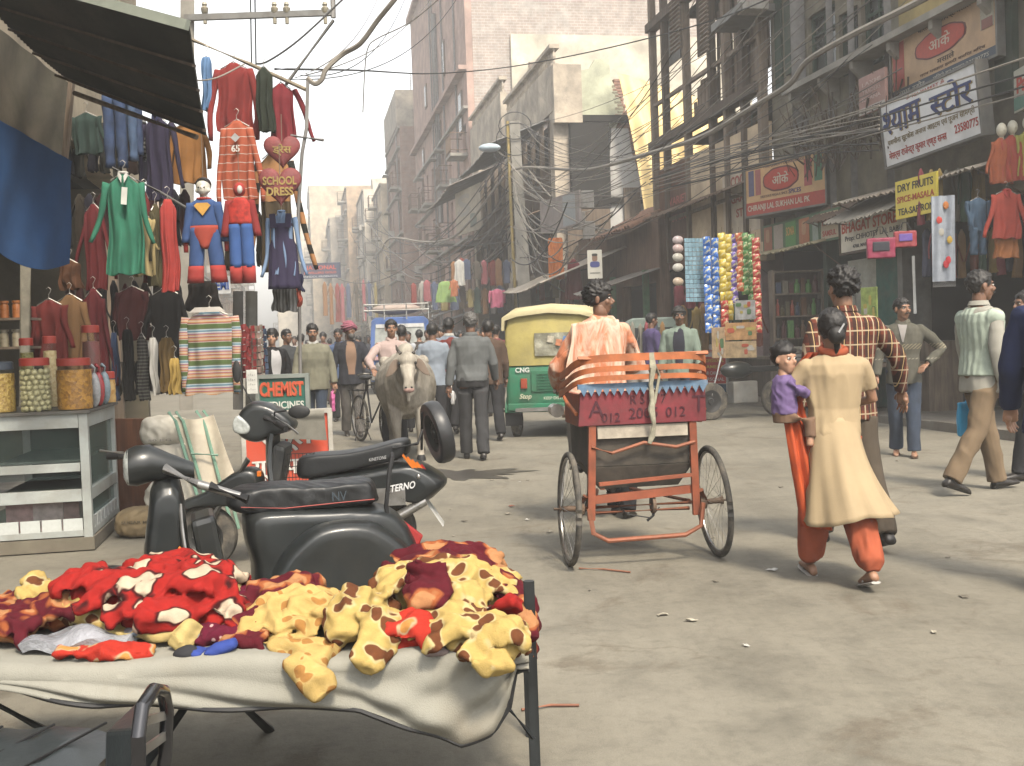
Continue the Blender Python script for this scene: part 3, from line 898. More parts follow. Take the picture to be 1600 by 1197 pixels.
 q.slab(lambda u,v:ST(a0+(a1-a0)*u,WF-.06+(.018 if int(round(u*n*2))%2 else 0),.12+2.6*v),n*2,1,.012);q.build('shutter',M((.03,.12,.10),.5,.2,var=.3,scale=6,dirt=.4),t)
 a0,a1,z0,z1=b(1328,1372,408,600);SBx('door',M((.42,.42,.36),.7,var=.2,dirt=.4),t,a0,a1,WF-.04,WF-.0,.11,z1)
 return t
timber_house()
# signs
def YW(px,w):
 d=ray(px,350);t=w/(d.x*cT+d.y*sT);return d.y*t
def board(name,label,cat,L,Rr,pyT,pyB,th=.06,mat=None,dz=0.0,tilt=0.0,frame=None,group=None,parent=None):
 """upright board; L=(px,depth) and Rr=(px,depth) edges; pyT/pyB measured at the left edge. returns thing, T(face), w, h"""
 pm=(pyT+pyB)/2
 a,c=P(L[0],pyT,L[1]),P(L[0],pyB,L[1])
 e=P(Rr[0],pyT,Rr[1]);f=P(Rr[0],pyB,Rr[1])
 d=Vector((e.x-a.x,e.y-a.y,dz));w=d.length;h=a.z-c.z
 x=d.normalized();up=Vector((0,0,1))
 n=x.cross(up).normalized()
 if tilt:up=(up+n*(-tilt)).normalized()
 o=c+(a-c)/2+d/2
 T=plane_T(o,x,up)
 T=Matrix.Translation(Vector((0,0,0)))@T
 t=parent or thing(name,label,cat,group=group)
 if parent is None:t.location=o;t.rotation_euler=(0,0,math.atan2(x.y,x.x));LT=t_inv(t)@T
 else:LT=T
 m=MB();m.box((0,0,-th/2),(w,h,th),T=LT)
 m.build('panel',mat or M((.6,.58,.54),.5),t,bevel=.006)
 if frame:
  m=MB();fw=.035
  for(cx,cy,sx,sy) in((0,h/2,w+fw,fw),(0,-h/2,w+fw,fw),(-w/2,0,fw,h-fw),(w/2,0,fw,h-fw)):m.box((cx,cy,-th/2+.012),(sx,sy,th+.02),T=LT)
  m.build('frame',frame,t)
 return t,LT,w,h
def t_inv(t):return(Matrix.Translation(t.location)@Matrix.Rotation(t.rotation_euler[2],4,'Z')).inverted()
def put(t,LT,w,h,body,cx,cy,tw=None,th_=None,col=(.05,.05,.3),bold=.012,name='lettering',slant=0,proud=.003,**k):
 """cx, cy and sizes as fractions of the board (from its centre)"""
 m=MB();letter(m,body,LT@Matrix.Translation((cx*w,cy*h,0)),tw*w if tw else None,th_*h if th_ else None,bold,.003,slant=slant,proud=proud)
 return m.build(name,paint(col),t)
def paint(c):return M(c,.6,var=.2,scale=20,bump=0)
def patch(t,LT,w,h,cx,cy,pw,ph,col,name='painted_panel',proud=.002,rad=None,seed=None):
 m=MB()
 if rad is None:m.box((cx*w,cy*h,proud),(pw*w,ph*h,.004),T=LT)
 else:
  n=28;rn=random.Random(seed);pts=[]
  for i in range(n):
   an=2*PI*i/n;k=1+(.07*math.cos(an*rad) if rad else 0)
   pts.append((math.copysign(abs(math.cos(an))**.6,math.cos(an))*pw*w/2*k,math.copysign(abs(math.sin(an))**.6,math.sin(an))*ph*h/2*k))
  m.prism(pts,.003,LT@Matrix.Translation((cx*w,cy*h,proud)))
 return m.build(name,paint(col),t)
W8=8.45
t,LT,w,h=board('shop_sign','big white sign board with large blue Hindi lettering above the toy clothes stall','shop sign',(1380,YW(1380,W8)),(1532,YW(1532,W8)),165,264,.16,M((.85,.86,.88),.45,var=.1,scale=3,dirt=.2),dz=.06,tilt=-.08,frame=GREYM)
put(t,LT,w,h,[('half','श',.66),'याम'],-.26,.16,.42,.36,(.30,.20,.05),.05,'letter_shadow',proud=.002)
put(t,LT,w,h,[('half','स',.66),'टोर'],.25,.18,.40,.42,(.30,.20,.05),.05,'letter_shadow',proud=.002)
put(t,LT,w,h,[('half','श',.66),'याम'],-.27,.175,.42,.36,(.012,.03,.16),.045,proud=.006)
put(t,LT,w,h,[('half','स',.66),'टोर'],.24,.195,.40,.42,(.012,.03,.16),.045,proud=.006)
put(t,LT,w,h,'पशमीना सूटकेस अनाज आइटम एवं पूजन सामग्री',0,-.13,.9,.13,(.20,.14,.04),.01)
put(t,LT,w,h,['मेसर्स राजे',('half','न',.66),'द्र कुमार एण्ड स',('half','न',.66),'स'],-.14,-.34,.62,.17,(.45,.03,.02),.02)
put(t,LT,w,h,'23580775',.36,-.30,.22,.12,(.45,.03,.02),.01)
put(t,LT,w,h,'ॐ TEA MARKET ॐ',.0,.43,.4,.06,(.5,.1,.06),.01)
t,LT,w,h=board('shop_sign','faded orange spice advert board with a red badge, above the white sign','shop sign',(1393,YW(1393,8.75)),(1560,YW(1560,8.75)),62,160,.1,M((.58,.38,.22),.6,var=.2,scale=3,dirt=.35),dz=.04,frame=GREYM)
patch(t,LT,w,h,0,-.42,.995,.13,(.05,.07,.10),proud=.004)
patch(t,LT,w,h,-.42,.02,.12,.72,(.42,.07,.05),proud=.004)
patch(t,LT,w,h,.42,.18,.11,.5,(.38,.36,.28),proud=.004)
patch(t,LT,w,h,.42,.0,.09,.14,(.25,.1,.08),proud=.008)
patch(t,LT,w,h,.0,.08,.46,.38,(.13,.03,.03),'badge',.003,rad=4)
patch(t,LT,w,h,.0,.08,.43,.34,(.50,.07,.045),'badge',.007,rad=4)
put(t,LT,w,h,'ओके',.0,.09,.2,.2,(.62,.5,.4),.03,proud=.011)
put(t,LT,w,h,['भारत के ',('half','स',.66),'वािदष्ट मसाले'],.04,.38,.5,.1,(.06,.05,.04),.01)
put(t,LT,w,h,'मसाले',.05,-.19,.16,.1,(.06,.04,.03),.02)
put(t,LT,w,h,'गरम मसाला हलदी धनिया मिर्च',.1,-.30,.6,.07,(.10,.05,.03),.01)
put(t,LT,w,h,[('half','श',.66),'याम ',('half','स',.66),'टोर'],-.3,-.42,.3,.1,(.55,.52,.45),.02,proud=.007)
put(t,LT,w,h,'मिलने का सथान 23580775',.18,-.42,.5,.07,(.5,.48,.42),.01,proud=.007)
t,LT,w,h=board('small_sign','small faded pink sign at the side of the big white one','sign',(1342,YW(1342,8.4)),(1383,YW(1383,8.4)),124,183,.05,M((.42,.24,.21),.6,var=.25,scale=4,dirt=.4))
for i,s_ in enumerate(('LAXMI','TRADERS','KIRANA')):put(t,LT,w,h,s_,0,.28-.2*i,.7,.1,(.6,.45,.4),.01)
patch(t,LT,w,h,0,-.4,.98,.17,(.5,.46,.42));put(t,LT,w,h,'23955705',0,-.4,.8,.11,(.1,.06,.06),.01,proud=.006)
t,LT,w,h=board('light_box_sign','orange box sign with red badge and red name band, facing up the street','shop sign',(1165,20.4),(1292,18.6),262,340,.5,M((.70,.44,.22),.55,var=.15,scale=3,dirt=.3),frame=GREYM)
patch(t,LT,w,h,0,-.36,.995,.26,(.45,.06,.04),proud=.004)
patch(t,LT,w,h,-.04,.14,.42,.44,(.13,.03,.03),'badge',.003,rad=4)
patch(t,LT,w,h,-.04,.14,.39,.38,(.50,.06,.04),'badge',.007,rad=4)
put(t,LT,w,h,'ओके',-.04,.15,.2,.22,(.62,.55,.45),.03,proud=.011)
patch(t,LT,w,h,.29,.15,.09,.5,(.45,.10,.10));patch(t,LT,w,h,.41,.2,.09,.48,(.10,.25,.16))
patch(t,LT,w,h,-.42,.15,.07,.5,(.12,.12,.22));patch(t,LT,w,h,-.33,.15,.07,.5,(.40,.13,.12))
put(t,LT,w,h,'CHIRANJI LAL SUKHAN LAL PK',-.08,-.36,.78,.15,(.62,.55,.45),.02,proud=.008)
put(t,LT,w,h,'SPICES',.13,-.14,.15,.09,(.06,.04,.16),.02)
put(t,LT,w,h,'PURE QUALITY CHUNRI RANGE',.0,.42,.5,.06,(.1,.05,.1),.0)
put(t,LT,w,h,'DELICIOUS MASALA SINCE',-.13,-.15,.34,.05,(.1,.05,.05),.0)
t,LT,w,h=board('shop_sign','cream panel with red garment store lettering beside the orange box sign','shop sign',(1130,YW(1130,8.78)),(1192,YW(1192,8.78)),278,372,.04,M((.62,.52,.40),.6,var=.25,scale=3,dirt=.4))
put(t,LT,w,h,'COOK & G',.1,.36,.75,.17,(.34,.06,.04),.03)
put(t,LT,w,h,'GARMENT',.1,.08,.75,.14,(.34,.06,.04),.03)
put(t,LT,w,h,'STORE',.1,-.16,.5,.14,(.34,.06,.04),.03)
t,LT,w,h=board('shop_sign','dark brown shutter box with rubbed red letters at the building corner','shop sign',(1042,YW(1042,8.8)),(1086,YW(1086,8.8)),296,372,.04,planks_mat((.18,.10,.07)))
put(t,LT,w,h,'VARIETY',0,.2,.8,.16,(.30,.05,.04),.02)
put(t,LT,w,h,'STORE',0,-.15,.6,.13,(.30,.05,.04),.02)
t,LT,w,h=board('poster_strip','strip of green and orange product posters below the orange box sign','poster',(1192,YW(1192,8.7)),(1312,YW(1312,8.7)),354,397,.04,M((.05,.12,.05),.6,var=.3,scale=6))
for i,(cx,cw,cc) in enumerate(((-.42,.12,(.35,.12,.06)),(-.27,.13,(.40,.34,.28)),(-.1,.14,(.08,.25,.06)),(.08,.13,(.40,.14,.06)),(.22,.07,(.3,.36,.3)),(.39,.2,(.52,.42,.3)))):
 patch(t,LT,w,h,cx,0,cw,.84,cc,proud=.003)
 if i in(0,3):patch(t,LT,w,h,cx,.1,.05,.5,(.45,.26,.14),'painted_face',.007,rad=2)
put(t,LT,w,h,'KURL ON',.39,.1,.16,.2,(.45,.06,.04),.02,proud=.008);put(t,LT,w,h,'SAMSUL',.39,-.25,.16,.18,(.45,.06,.04),.02,proud=.008)
put(t,LT,w,h,'SONA',-.1,.1,.11,.3,(.6,.35,.1),.02,proud=.008)
t,LT,w,h=board('shop_sign','cream sign with red name over the proprietor line, hanging above the poster door','shop sign',(1313,YW(1313,8.55)),(1420,YW(1420,8.55)),345,398,.08,M((.8,.74,.62),.55,var=.2,scale=3,dirt=.35),dz=.02,frame=WOOD)
put(t,LT,w,h,'BHAGAT STORE',-.06,.24,.82,.32,(.50,.07,.03),.03)
put(t,LT,w,h,'Prop: CHHOTEY LAL BABU',0,-.1,.84,.2,(.03,.03,.05),.015)
put(t,LT,w,h,'4768, MAIN BAZAR',-.1,-.34,.4,.12,(.03,.03,.05),.01)
t,LT,w,h=board('shop_sign','square yellow board listing dry fruits spices and tea','shop sign',(1399,YW(1399,8.2)),(1464,YW(1464,8.2)),285,344,.03,M((.85,.68,.08),.5,var=.12,scale=4,dirt=.15))
put(t,LT,w,h,'DRY FRUITS',0,.3,.86,.2,(.03,.03,.03),.012)
put(t,LT,w,h,'SPICE-MASALA',0,0,.9,.17,(.5,.1,.03),.02)
put(t,LT,w,h,'TEA-SAFFRON',0,-.32,.86,.18,(.03,.03,.03),.012)
t,LT,w,h=board('shop_sign','pale sign with red letter P at the close end of the timber building','shop sign',(1584,13.6),(1640,12.6),112,178,.06,M((.50,.50,.42),.5,var=.2,dirt=.3))
put(t,LT,w,h,'Pawan',0,.12,.8,.4,(.5,.06,.04),.03);patch(t,LT,w,h,0,-.3,.98,.3,(.12,.25,.2))
def loose_awning(label,a0,a1,z,w,out,drop,mat,seed,ridge=.11):
 t=thing('awning',label,'awning')
 awning(t,a0,a1,z,w,1,out,drop,mat,name='sheet',seed=seed,ridge=ridge)
 for a_ in(a0+.1,a1-.1):
  m=MB();m.tube([ST(a_,w,z-.5),ST(a_,w-out*.9,z-drop*.9-.03)],.015,5);m.build('strut',RUST,t)
 return t
loose_awning('corrugated strip awning under the big white sign',12.2,15.9,3.5,9.0,.75,.18,TINL,41)
loose_awning('grey patched awning sagging over the bag stall',14.1,16.0,3.45,9.0,.85,.42,M((.28,.26,.22),.8,var=.3,scale=3,dirt=.5),42)
loose_awning('fluted pale awning above the product posters',17.0,20.0,2.95,9.0,.55,.12,M((.42,.36,.22),.7,var=.3,dirt=.4),43)
loose_awning('small brown tin flap above the orange shop posters',16.2,17.4,3.5,9.0,.5,.3,RUST,45)
loose_awning('rusty tin sheet at the corner of the timber building',20.2,25.3,4.45,9.0,.8,.3,RUST,44)
# hanging packet strips
def packet_mesh(c,c2,key):
 m=MB()
 def fn(u,v):
  x=(u-.5)*.13;z=(v-.5)*.15;k=(1-abs(2*u-1)**3)*(1-abs(2*v-1)**4)
  return(x,-.022*k-.002*math.sin(u*19+v*7),z)
 m.grid(fn,6,6)
 def fb(u,v):
  x=(u-.5)*.13;z=(v-.5)*.15;k=(1-abs(2*u-1)**3)*(1-abs(2*v-1)**4)
  return(-x,.015*k,z)
 m.grid(fb,4,4)
 me=m.mesh('packet')
 s=NT('foil packet');z=s.sep()
 n=s.vor(26,out='Color')
 k=s.mix(s.ramp(z[2],[(.48,0.0),(.5,1.0)],'CONSTANT'),c,c2)
 bl=s.ramp(s.noise(22,2),[(.54,0.0),(.57,1.0)])
 k=s.mix(s.math('MULTIPLY',bl,.8),k,(.6,.55,.3));s.col(k)
 me.materials.append(s.end(.28,.15,.6));set_smooth(me)
 return me
def packet_strip(label,px,Y,pyT,pyB,me,n):
 p=P(px,pyT,Y);q=P(px,pyB,Y)
 t=thing('packet_strip',label,'packet strip',p,TH*0+R(-8),'snack packet strips hanging outside the corner shop')
 m=MB();m.tube([(0,.02,.1),(0,.02,q.z-p.z)],.004,4);m.build('string',WOODL,t)
 rn=random.Random(int(px))
 st=(p.z-q.z)/n
 for i in range(n):
  o=bpy.data.objects.new('packet',me);COL.objects.link(o);o.parent=t
  o.location=(rn.uniform(-.008,.008),0,-st*(i+.5));o.rotation_euler=(rn.uniform(-.2,.25),rn.uniform(-.1,.1),rn.uniform(-.35,.35))
  o.scale=(1,1,st/.142)
C_={'blue':((.03,.12,.40),(.50,.45,.10)),'yel':((.50,.36,.03),(.45,.22,.02)),'org':((.45,.10,.03),(.5,.25,.04)),'pur':((.12,.07,.28),(.45,.42,.45)),'gre':((.08,.22,.05),(.35,.42,.10)),'red':((.40,.04,.03),(.42,.20,.04)),'sky':((.20,.40,.52),(.5,.55,.55)),'wht':((.5,.48,.42),(.45,.2,.15))}
PM={k:packet_mesh(*v,k) for k,v in C_.items()}
YP=18.6
for(px,t0,b0,c,n,lab) in((1104,370,520,'blue',10,'blue and yellow packets, the strip next to the pale blue sachets'),(1116,372,522,'blue',10,'blue packets with brown lower halves, longest pair of strips'),(1128,364,470,'yel',8,'mustard yellow packets beside the blue strips'),(1137,366,500,'yel',9,'golden packets with orange feet, second yellow strip'),(1145,366,475,'pur',8,'violet and silver packets'),(1154,364,455,'org',7,'copper orange packets beside the violet ones'),(1163,364,460,'gre',7,'dull green packets, shorter green strip'),(1173,366,500,'gre',10,'bright green packets nearest the mauve pillar')):
 packet_strip('hanging strip of '+lab,px,YP,t0,b0,PM[c],n)
packet_strip('hanging strip of small red packets under the yellow ones',1132,YP-.1,470,525,PM['red'],4)
packet_strip('thin strip of red sachets on the mauve pillar',1181,18.3,372,520,PM['red'],12)
for i,px in enumerate((1072,1078,1084,1090,1096)):
 p=P(px,372,18.8);q=P(px,472,18.8)
 t=thing('sachet_strip','long pale blue sachet strip in the curtain by the corner shop','sachet strip',p,0,'pale blue sachet strips')
 m=MB();n=14;dz=(p.z-q.z)/n
 for k in range(n):m.box((0,.004*(k%2),-dz*(k+.5)),(.062,.006,dz*.9),(random.uniform(-.1,.1),0,random.uniform(-.25,.25)))
 m.build('sachets',[M((.25,.42,.52),.3,var=.4,scale=20,bump=0)][0],t)
for i,(py,c) in enumerate(((375,(.5,.42,.42)),(388,(.55,.42,.40)),(402,(.5,.48,.42)),(418,(.52,.5,.45)),(440,(.5,.40,.3)))):
 p=P(1059+random.uniform(-2,3),py,18.7)
 m=MB();m.ball((0,0,0),(.10,.05,.075),10,6);o=m.build('plastic_pouch',M(c,.3,var=.3,scale=14,bump=.4,bscale=20),smooth=True,label=('topmost','second','third','fourth','lowest')[i]+' puffy pale pouch in the column beside the blue sachets',cat='pouch',group='pouches hanging at the shop corner');o.location=p;o.rotation_euler=(0,random.uniform(-.2,.2),.2)
# shelves of bottles, boxes inside the shops
def goods(label,grp,px0,px1,pys,Y,rows,kinds,wd,seed,depth=.3,framem=None):
 """shelf rack standing behind the shop front; kinds = colours"""
 rn=random.Random(seed)
 L,Q=P(px0,pys[0],Y),P(px1,pys[0],Y-(px1-px0)*0.0)
 z0,z1=P(px0,pys[1],Y).z,L.z
 W=Q.x-L.x
 t=thing('goods_rack',label,'shelf rack',(L.x,Y,z0),0)
 m=MB()
 for x in(0,W):m.box((x,.14,(z1-z0)/2),(.04,.3,z1-z0+.06))
 m.build('side_panel',framem or WOODL,t,kind=None)
 m=MB();m.box((W/2,.3,(z1-z0)/2),(W-.05,.02,z1-z0));m.build('back_panel',WOOD,t)
 for r_ in range(rows+1):
  m=MB();m.box((W/2,.14,(z1-z0)*r_/rows),(W-.05,.27,.025));m.build('shelf',framem or WOODL,t)
 dz=(z1-z0)/rows
 for r_ in range(rows):
  x=.05
  while x<W-wd:
   ww=wd*rn.uniform(.7,1.3);hh=dz*rn.uniform(.45,.8);c=rn.choice(kinds)
   p=Vector((L.x+x+ww/2,Y+.08,z0+dz*r_+.0135))
   kind=rn.random()
   key=(round(c[0],2),round(c[1],2),'b' if kind<.55 else 'x')
   if key not in _gm:
    q=MB()
    if kind<.55:q.lathe([(0,0),(.5,0),(.5,.62),(.22,.78),(.2,.88),(.26,.89),(.26,1),(0,1)],8)
    else:q.box((0,0,.5),(1,.7,1))
    me=q.mesh('goods');me.materials.append(M(c,.4,var=.5,scale=5,bump=0));_gm[key]=me
   if rn.random()<.9:
    o=bpy.data.objects.new('bottle' if kind<.55 else 'carton',_gm[key]);COL.objects.link(o)
    o.location=p;o.scale=(ww*.92,ww*.92,hh)
    tag(o,('small coloured bottle standing on the ' if kind<.55 else 'small printed carton standing on the ')+grp,'bottle' if kind<.55 else 'carton',('bottles on the ' if kind<.55 else 'cartons on the ')+grp)
   x+=ww+.012
_gm={}
DARKC=[(.10,.03,.03),(.05,.09,.04),(.12,.10,.05),(.03,.05,.10),(.16,.14,.10),(.04,.04,.04),(.14,.06,.02)]
BRC=[(.35,.08,.05),(.10,.25,.06),(.40,.34,.08),(.06,.16,.30),(.45,.42,.36),(.42,.2,.05)]
goods('tall wooden rack of small bottles in the mauve pillared shop','rack in the mauve pillared shop',1208,1285,(425,600),19.2,5,DARKC+BRC[:2],.09,1)
goods('shelf of dim jars behind the sweater man','shelf behind the sweater man',1432,1500,(430,560),18.6,4,DARKC,.11,2)
goods('low shelf of packets deep in the toy clothes shop','low shelf in the toy clothes shop',1500,1590,(430,560),18.2,4,DARKC+[(.3,.2,.06)],.12,3)
# garments
def garment(label,loc,w,h,mat,rz=0.0,sleeve=(.55,12),hem=1.0,th=.045,fold=.018,seed=0,collar=None,hanger=True,sl_mat=None,name='garment',cat='garment',group=None,yoke=None,neck=.22,shoulder=.07,simple=False,taper=0.0):
 """a garment hung by its shoulders; loc = top of the collar; sleeve = (length, degrees out from vertical)"""
 rn=random.Random(seed)
 ph=[rn.uniform(0,6.3) for _ in range(6)]
 t=thing(name,label,cat,loc,rz,group)
 def hw(v):
  if v<.035:return w/2*(neck+.12*v/.035)
  if v<.12:k=(v-.035)/.085;return w/2*(neck+.12+(.94-neck-.12)*math.sin(k*PI/2)**.8)
  k=(v-.12)/.88;return w/2*(.94+(hem-.94)*k-.05*math.sin(PI*min(1,k*1.4)))
 def section(u,v):
  a=2*PI*u;x=hw(v)*math.copysign(abs(math.cos(a))**.75,math.cos(a))
  tt=th*(.45+.55*min(1,v*5))
  y=tt*math.copysign(abs(math.sin(a))**.8,math.sin(a))
  A=fold*(.25+v*1.1)
  y+=A*(math.sin(x/w*17+ph[0]+1.2*math.sin(v*3+ph[1]))+.6*math.sin(x/w*31+ph[2]+v*2.5)+.5*math.sin(v*9+x/w*8+ph[3]))
  z=-v*h-shoulder*h*.0-.010*math.sin(x/w*12+ph[4])*v
  z-=max(0,abs(x)/(w/2)-neck)*shoulder*h*(1-min(1,v*6))
  x+=.012*math.sin(v*8+ph[5])*v
  return Vector((x,y,z))
 nu,nv=(20,10) if simple else(48,26)
 m=MB();vs=[section(i/nu,j/nv) for j in range(nv+1) for i in range(nu)]
 fs=[(j*nu+i,j*nu+(i+1)%nu,(j+1)*nu+(i+1)%nu,(j+1)*nu+i) for j in range(nv) for i in range(nu)]
 fs.append(tuple(range(nu-1,-1,-1)))
 m.add(vs,fs);m.build('bodice',mat,t,smooth=2.5)
 if sleeve:
  for s in(-1,1):
   L,an=sleeve[0]*h,R(sleeve[1]+rn.uniform(-4,4));sm=MB()
   p0=Vector((s*w*.43,0,-.07*h-shoulder*h*.35));n=10;pts=[];rr=[]
   d=Vector((s*math.sin(an),-.05,-math.cos(an)))
   for i in range(n+1):
    k=i/n;bend=.02*math.sin(k*PI*1.3+ph[1])*s
    pts.append(p0+d*L*k+Vector((bend-s*.03*k*k*w*2,.012*math.sin(k*7+ph[0]),0)))
    q=(.115-.05*k)*w*(1+.08*math.sin(k*17+ph[2]));rr.append((q*(1.0 if True else 1),max(.018,th*.7*(1-.3*k))))
   rings=[]
   for p,(ra,rb) in zip(pts,rr):
    x=Vector((math.cos(an),0,s*math.sin(an)))
    rings.append([p+x*ra*math.cos(2*PI*k/12)+Vector((0,1,0))*rb*math.sin(2*PI*k/12) for k in range(12)])
   sm.loft(rings);sm.build('sleeve',sl_mat or mat,t,smooth=2.5)
 if yoke:
  m=MB();N=24
  m.loft([[section(i/N,v)*1.0+Vector((0,math.copysign(.006,math.sin(2*PI*i/N)),0)) for i in range(N)] for v in(.02,.06,.12,.16,.22,yoke[0])],cap=False);m.build('yoke',yoke[1],t,smooth=2.5)
 if collar:
  m=MB();r=w*neck*.52
  for s in(-1,1):
   m.slab(lambda u,v:Vector((s*r*(1.0-.75*u)*(1+.25*v),-th*.5-.02-.03*v*u-.012*u,.012-.035*u*1.2-.055*v*(1+.6*u)*w/.4)),4,3,.006)
  m.tube([(r*math.cos(a),th*.5*math.sin(a)-.003,.004) for a in[i*2*PI/12 for i in range(12)]],.013,6,closed=True)
  m.build('collar',collar,t,smooth=1.0)
 if hanger:
  m=MB();m.tube([(-w*.36,0,-.06*h-.01),(0,0,.015),(w*.36,0,-.06*h-.01)],.006,5)
  m.tube([(0,0,.01),(0,0,.05),(.014,0,.07),(.022,0,.09),(0,0,.11),(-.02,0,.095)],.003,5)
  m.build('hanger',M((.35,.33,.3),.4,.5,bump=0),t)
 return t
def gpx(label,px0,px1,py0,py1,Y,mat,**k):
 """garment from its bounds in metres at depth Y (body width, top and hem)"""
 a,b=P(px0,py0,Y),P(px1,py1,Y)
 return garment(label,Vector(((a.x+b.x)/2,Y,a.z)),abs(b.x-a.x),a.z-b.z,mat,**k)
def trousers(label,loc,w,h,mat,rz=0,cuff=None,seed=0,group=None,leg=.3,parent=None):
 t=parent or thing('trousers',label,'trousers',loc,rz,group)
 for s in(-1,1):
  m=MB();rings=[]
  for i in range(13):
   k=i/12;cx=s*w*(.24+.03*k);rx=w*(.26-.05*k);ry=.055-.01*k
   rings.append([Vector((cx+rx*math.cos(2*PI*q/16)+.004*math.sin(k*20+q),ry*math.sin(2*PI*q/16)+.01*math.sin(k*13+seed+q),-h*k)) for q in range(16)])
  if cuff:
   m.loft(rings[:10]);m.build('trouser_leg',mat,t,smooth=2.5);m2=MB();m2.loft([[v+Vector(((v.x-s*w*.27)*.15,v.y*.1,0)) for v in r_] for r_ in rings[9:]]);m2.build('boot_cuff',cuff,t,smooth=2.5)
  else:m.loft(rings);m.build('trouser_leg',mat,t,smooth=2.5)
 return t
ORJ=stripes(((0.0,(.62,.55,.48)),(.07,(.50,.085,.02))),.075,name='orange jersey')
MAR=cloth((.22,.018,.02));DRED=cloth((.16,.012,.016));NAVY=cloth((.02,.022,.07));DENIM=M((.035,.06,.13),.9,var=.5,scale=5,bscale=120)
GRN=cloth((.025,.22,.13));BLK=cloth((.012,.012,.013));RED=cloth((.50,.03,.02));ORG=cloth((.50,.15,.015));SKYB=cloth((.10,.24,.48));OLV=cloth((.09,.075,.03));YLW=cloth((.50,.38,.14));LBLU=cloth((.20,.33,.55));PURP=cloth((.045,.035,.09));GREYC=cloth((.22,.21,.19));WHTC=cloth((.55,.54,.50));DGRN=cloth((.03,.04,.025));SBLU=cloth((.03,.09,.32));TANC=cloth((.22,.11,.035));PINKC=cloth((.55,.10,.2))
gpx('sky blue cotton cloth hanging at the awning edge',314,334,90,172,9.9,SKYB,sleeve=None,seed=1,neck=.7)
gpx('dark red pullover hung highest on the bamboo',336,398,100,205,9.9,cloth((.30,.022,.018)),sleeve=(1.05,9),seed=2)
gpx('blackish green waistcoat between two maroon pullovers',398,430,106,205,9.75,DGRN,sleeve=None,seed=3)
gpx('maroon pullover at the street end of the bamboo pole',418,464,132,236,9.9,cloth((.25,.015,.025)),sleeve=(.85,22),seed=4)
tj=gpx('orange long sleeved jersey with thin white stripes and number 65',343,402,190,312,9.7,ORJ,sleeve=(.95,8),seed=5,collar=None)
m=MB();letter(m,'65',plane_T((0,-.085,-.255),(1,0,0),(0,0,1)),None,.06,.03,.004);m.build('number',paint((.6,.55,.5)),tj)
m=MB();m.prism([(-.04,0),(0,-.04),(.04,0),(0,.04)],.004,plane_T((0,-.08,-.16),(1,0,0),(0,0,1)));m.build('badge',paint((.35,.35,.35)),tj)
gpx('amber zip jacket under the awning corner',268,324,192,285,10.2,cloth((.42,.17,.02)),sleeve=(.7,8),seed=6)
gpx('dark navy school blazer in the awning shade',224,272,182,312,9.9,cloth((.035,.028,.065)),sleeve=(.8,14),seed=7,collar=NAVY)
for i,(x0,x1,y1,mt) in enumerate(((166,188,262,DENIM),(188,206,250,M((.06,.10,.18),.9,var=.4,scale=6)),(204,216,240,DENIM))):
 p=P((x0+x1)/2,150,9.6+.05*i);q=P(x1,y1,9.6)
 trousers('faded blue jeans folded over the rail beside the navy blazer' if i==1 else('dark blue jeans, first on the rail under the awning' if i==0 else 'narrow dark jeans next to the striped sleeve'),p,(x1-x0)/177*1.6,p.z-q.z,mt,seed=i)
gpx('black and white striped sleeve shirt tucked behind the jeans',213,230,178,250,10.1,stripes(((0,(.4,.4,.4)),(.5,(.02,.02,.02))),.04),sleeve=None,seed=8)
gpx('grey green shirt deep in the shop beside the jeans',112,160,178,240,10.6,cloth((.03,.06,.05)),sleeve=(.6,14),seed=81)
g=gpx('green polo shirt with open white collar and a price tag',166,226,272,428,9.1,GRN,sleeve=(.62,16),seed=9,collar=WHTC,rz=.25,fold=.03,hem=1.1)
m=MB();m.box((.01,-.115,-.2),(.045,.004,.14),(.05,.1,.05));m.build('price_tag',M((.6,.6,.55),.5,bump=0),g)
gpx('pale yellow shirt behind the green polo',200,246,335,430,9.3,YLW,sleeve=(.5,10),seed=10,rz=.3)
gpx('olive brown shirt between the yellow and red ones',232,258,320,448,9.35,OLV,sleeve=(.6,6),seed=11,rz=.9)
gpx('bright red shirt at the street end of the shirt rail',248,282,312,455,9.3,RED,sleeve=None,seed=12,rz=.5,neck=.4)
gpx('maroon shirt with white piping behind the olive one',218,240,300,440,9.5,MAR,sleeve=None,seed=13,rz=.6)
gpx('dark crimson shirt in the shade beside the green polo',130,168,320,452,9.8,DRED,sleeve=(.8,8),seed=14)
gpx('brown jacket end hanging below the blue sheet',92,128,408,452,9.6,cloth((.12,.045,.015)),sleeve=None,seed=15)
gpx('dark red shirt on a wire hanger behind the small jars',50,108,470,565,9.2,cloth((.17,.015,.012)),sleeve=(.7,10),seed=16)
gpx('tan brown shirt behind the green lidded bottle',82,142,462,590,9.5,TANC,sleeve=(.8,9),seed=17)
gpx('long maroon kurta beside the tan shirt',128,172,452,622,9.7,cloth((.14,.012,.018)),sleeve=(.8,7),seed=18,hem=1.15)
gpx('dark wine shirt in the depth of the shop',180,236,450,530,10.4,cloth((.06,.01,.012)),sleeve=(.6,8),seed=19)
gpx('black coat hanging low under the red shirt',232,290,452,560,10.3,BLK,sleeve=(.6,8),seed=20)
gpx('thin striped charcoal shirt among the low hung clothes',213,234,522,625,9.6,stripes(((0,(.10,.10,.09)),(.4,(.02,.02,.02))),.03),sleeve=None,seed=21)
gpx('cream dupatta end hanging next to the striped charcoal shirt',231,250,528,616,9.6,WHTC,sleeve=None,seed=22,hem=.6,neck=.6)
gpx('mustard brown kurta beside the cream dupatta',248,276,528,612,9.7,cloth((.20,.12,.03)),sleeve=None,seed=23,neck=.6)
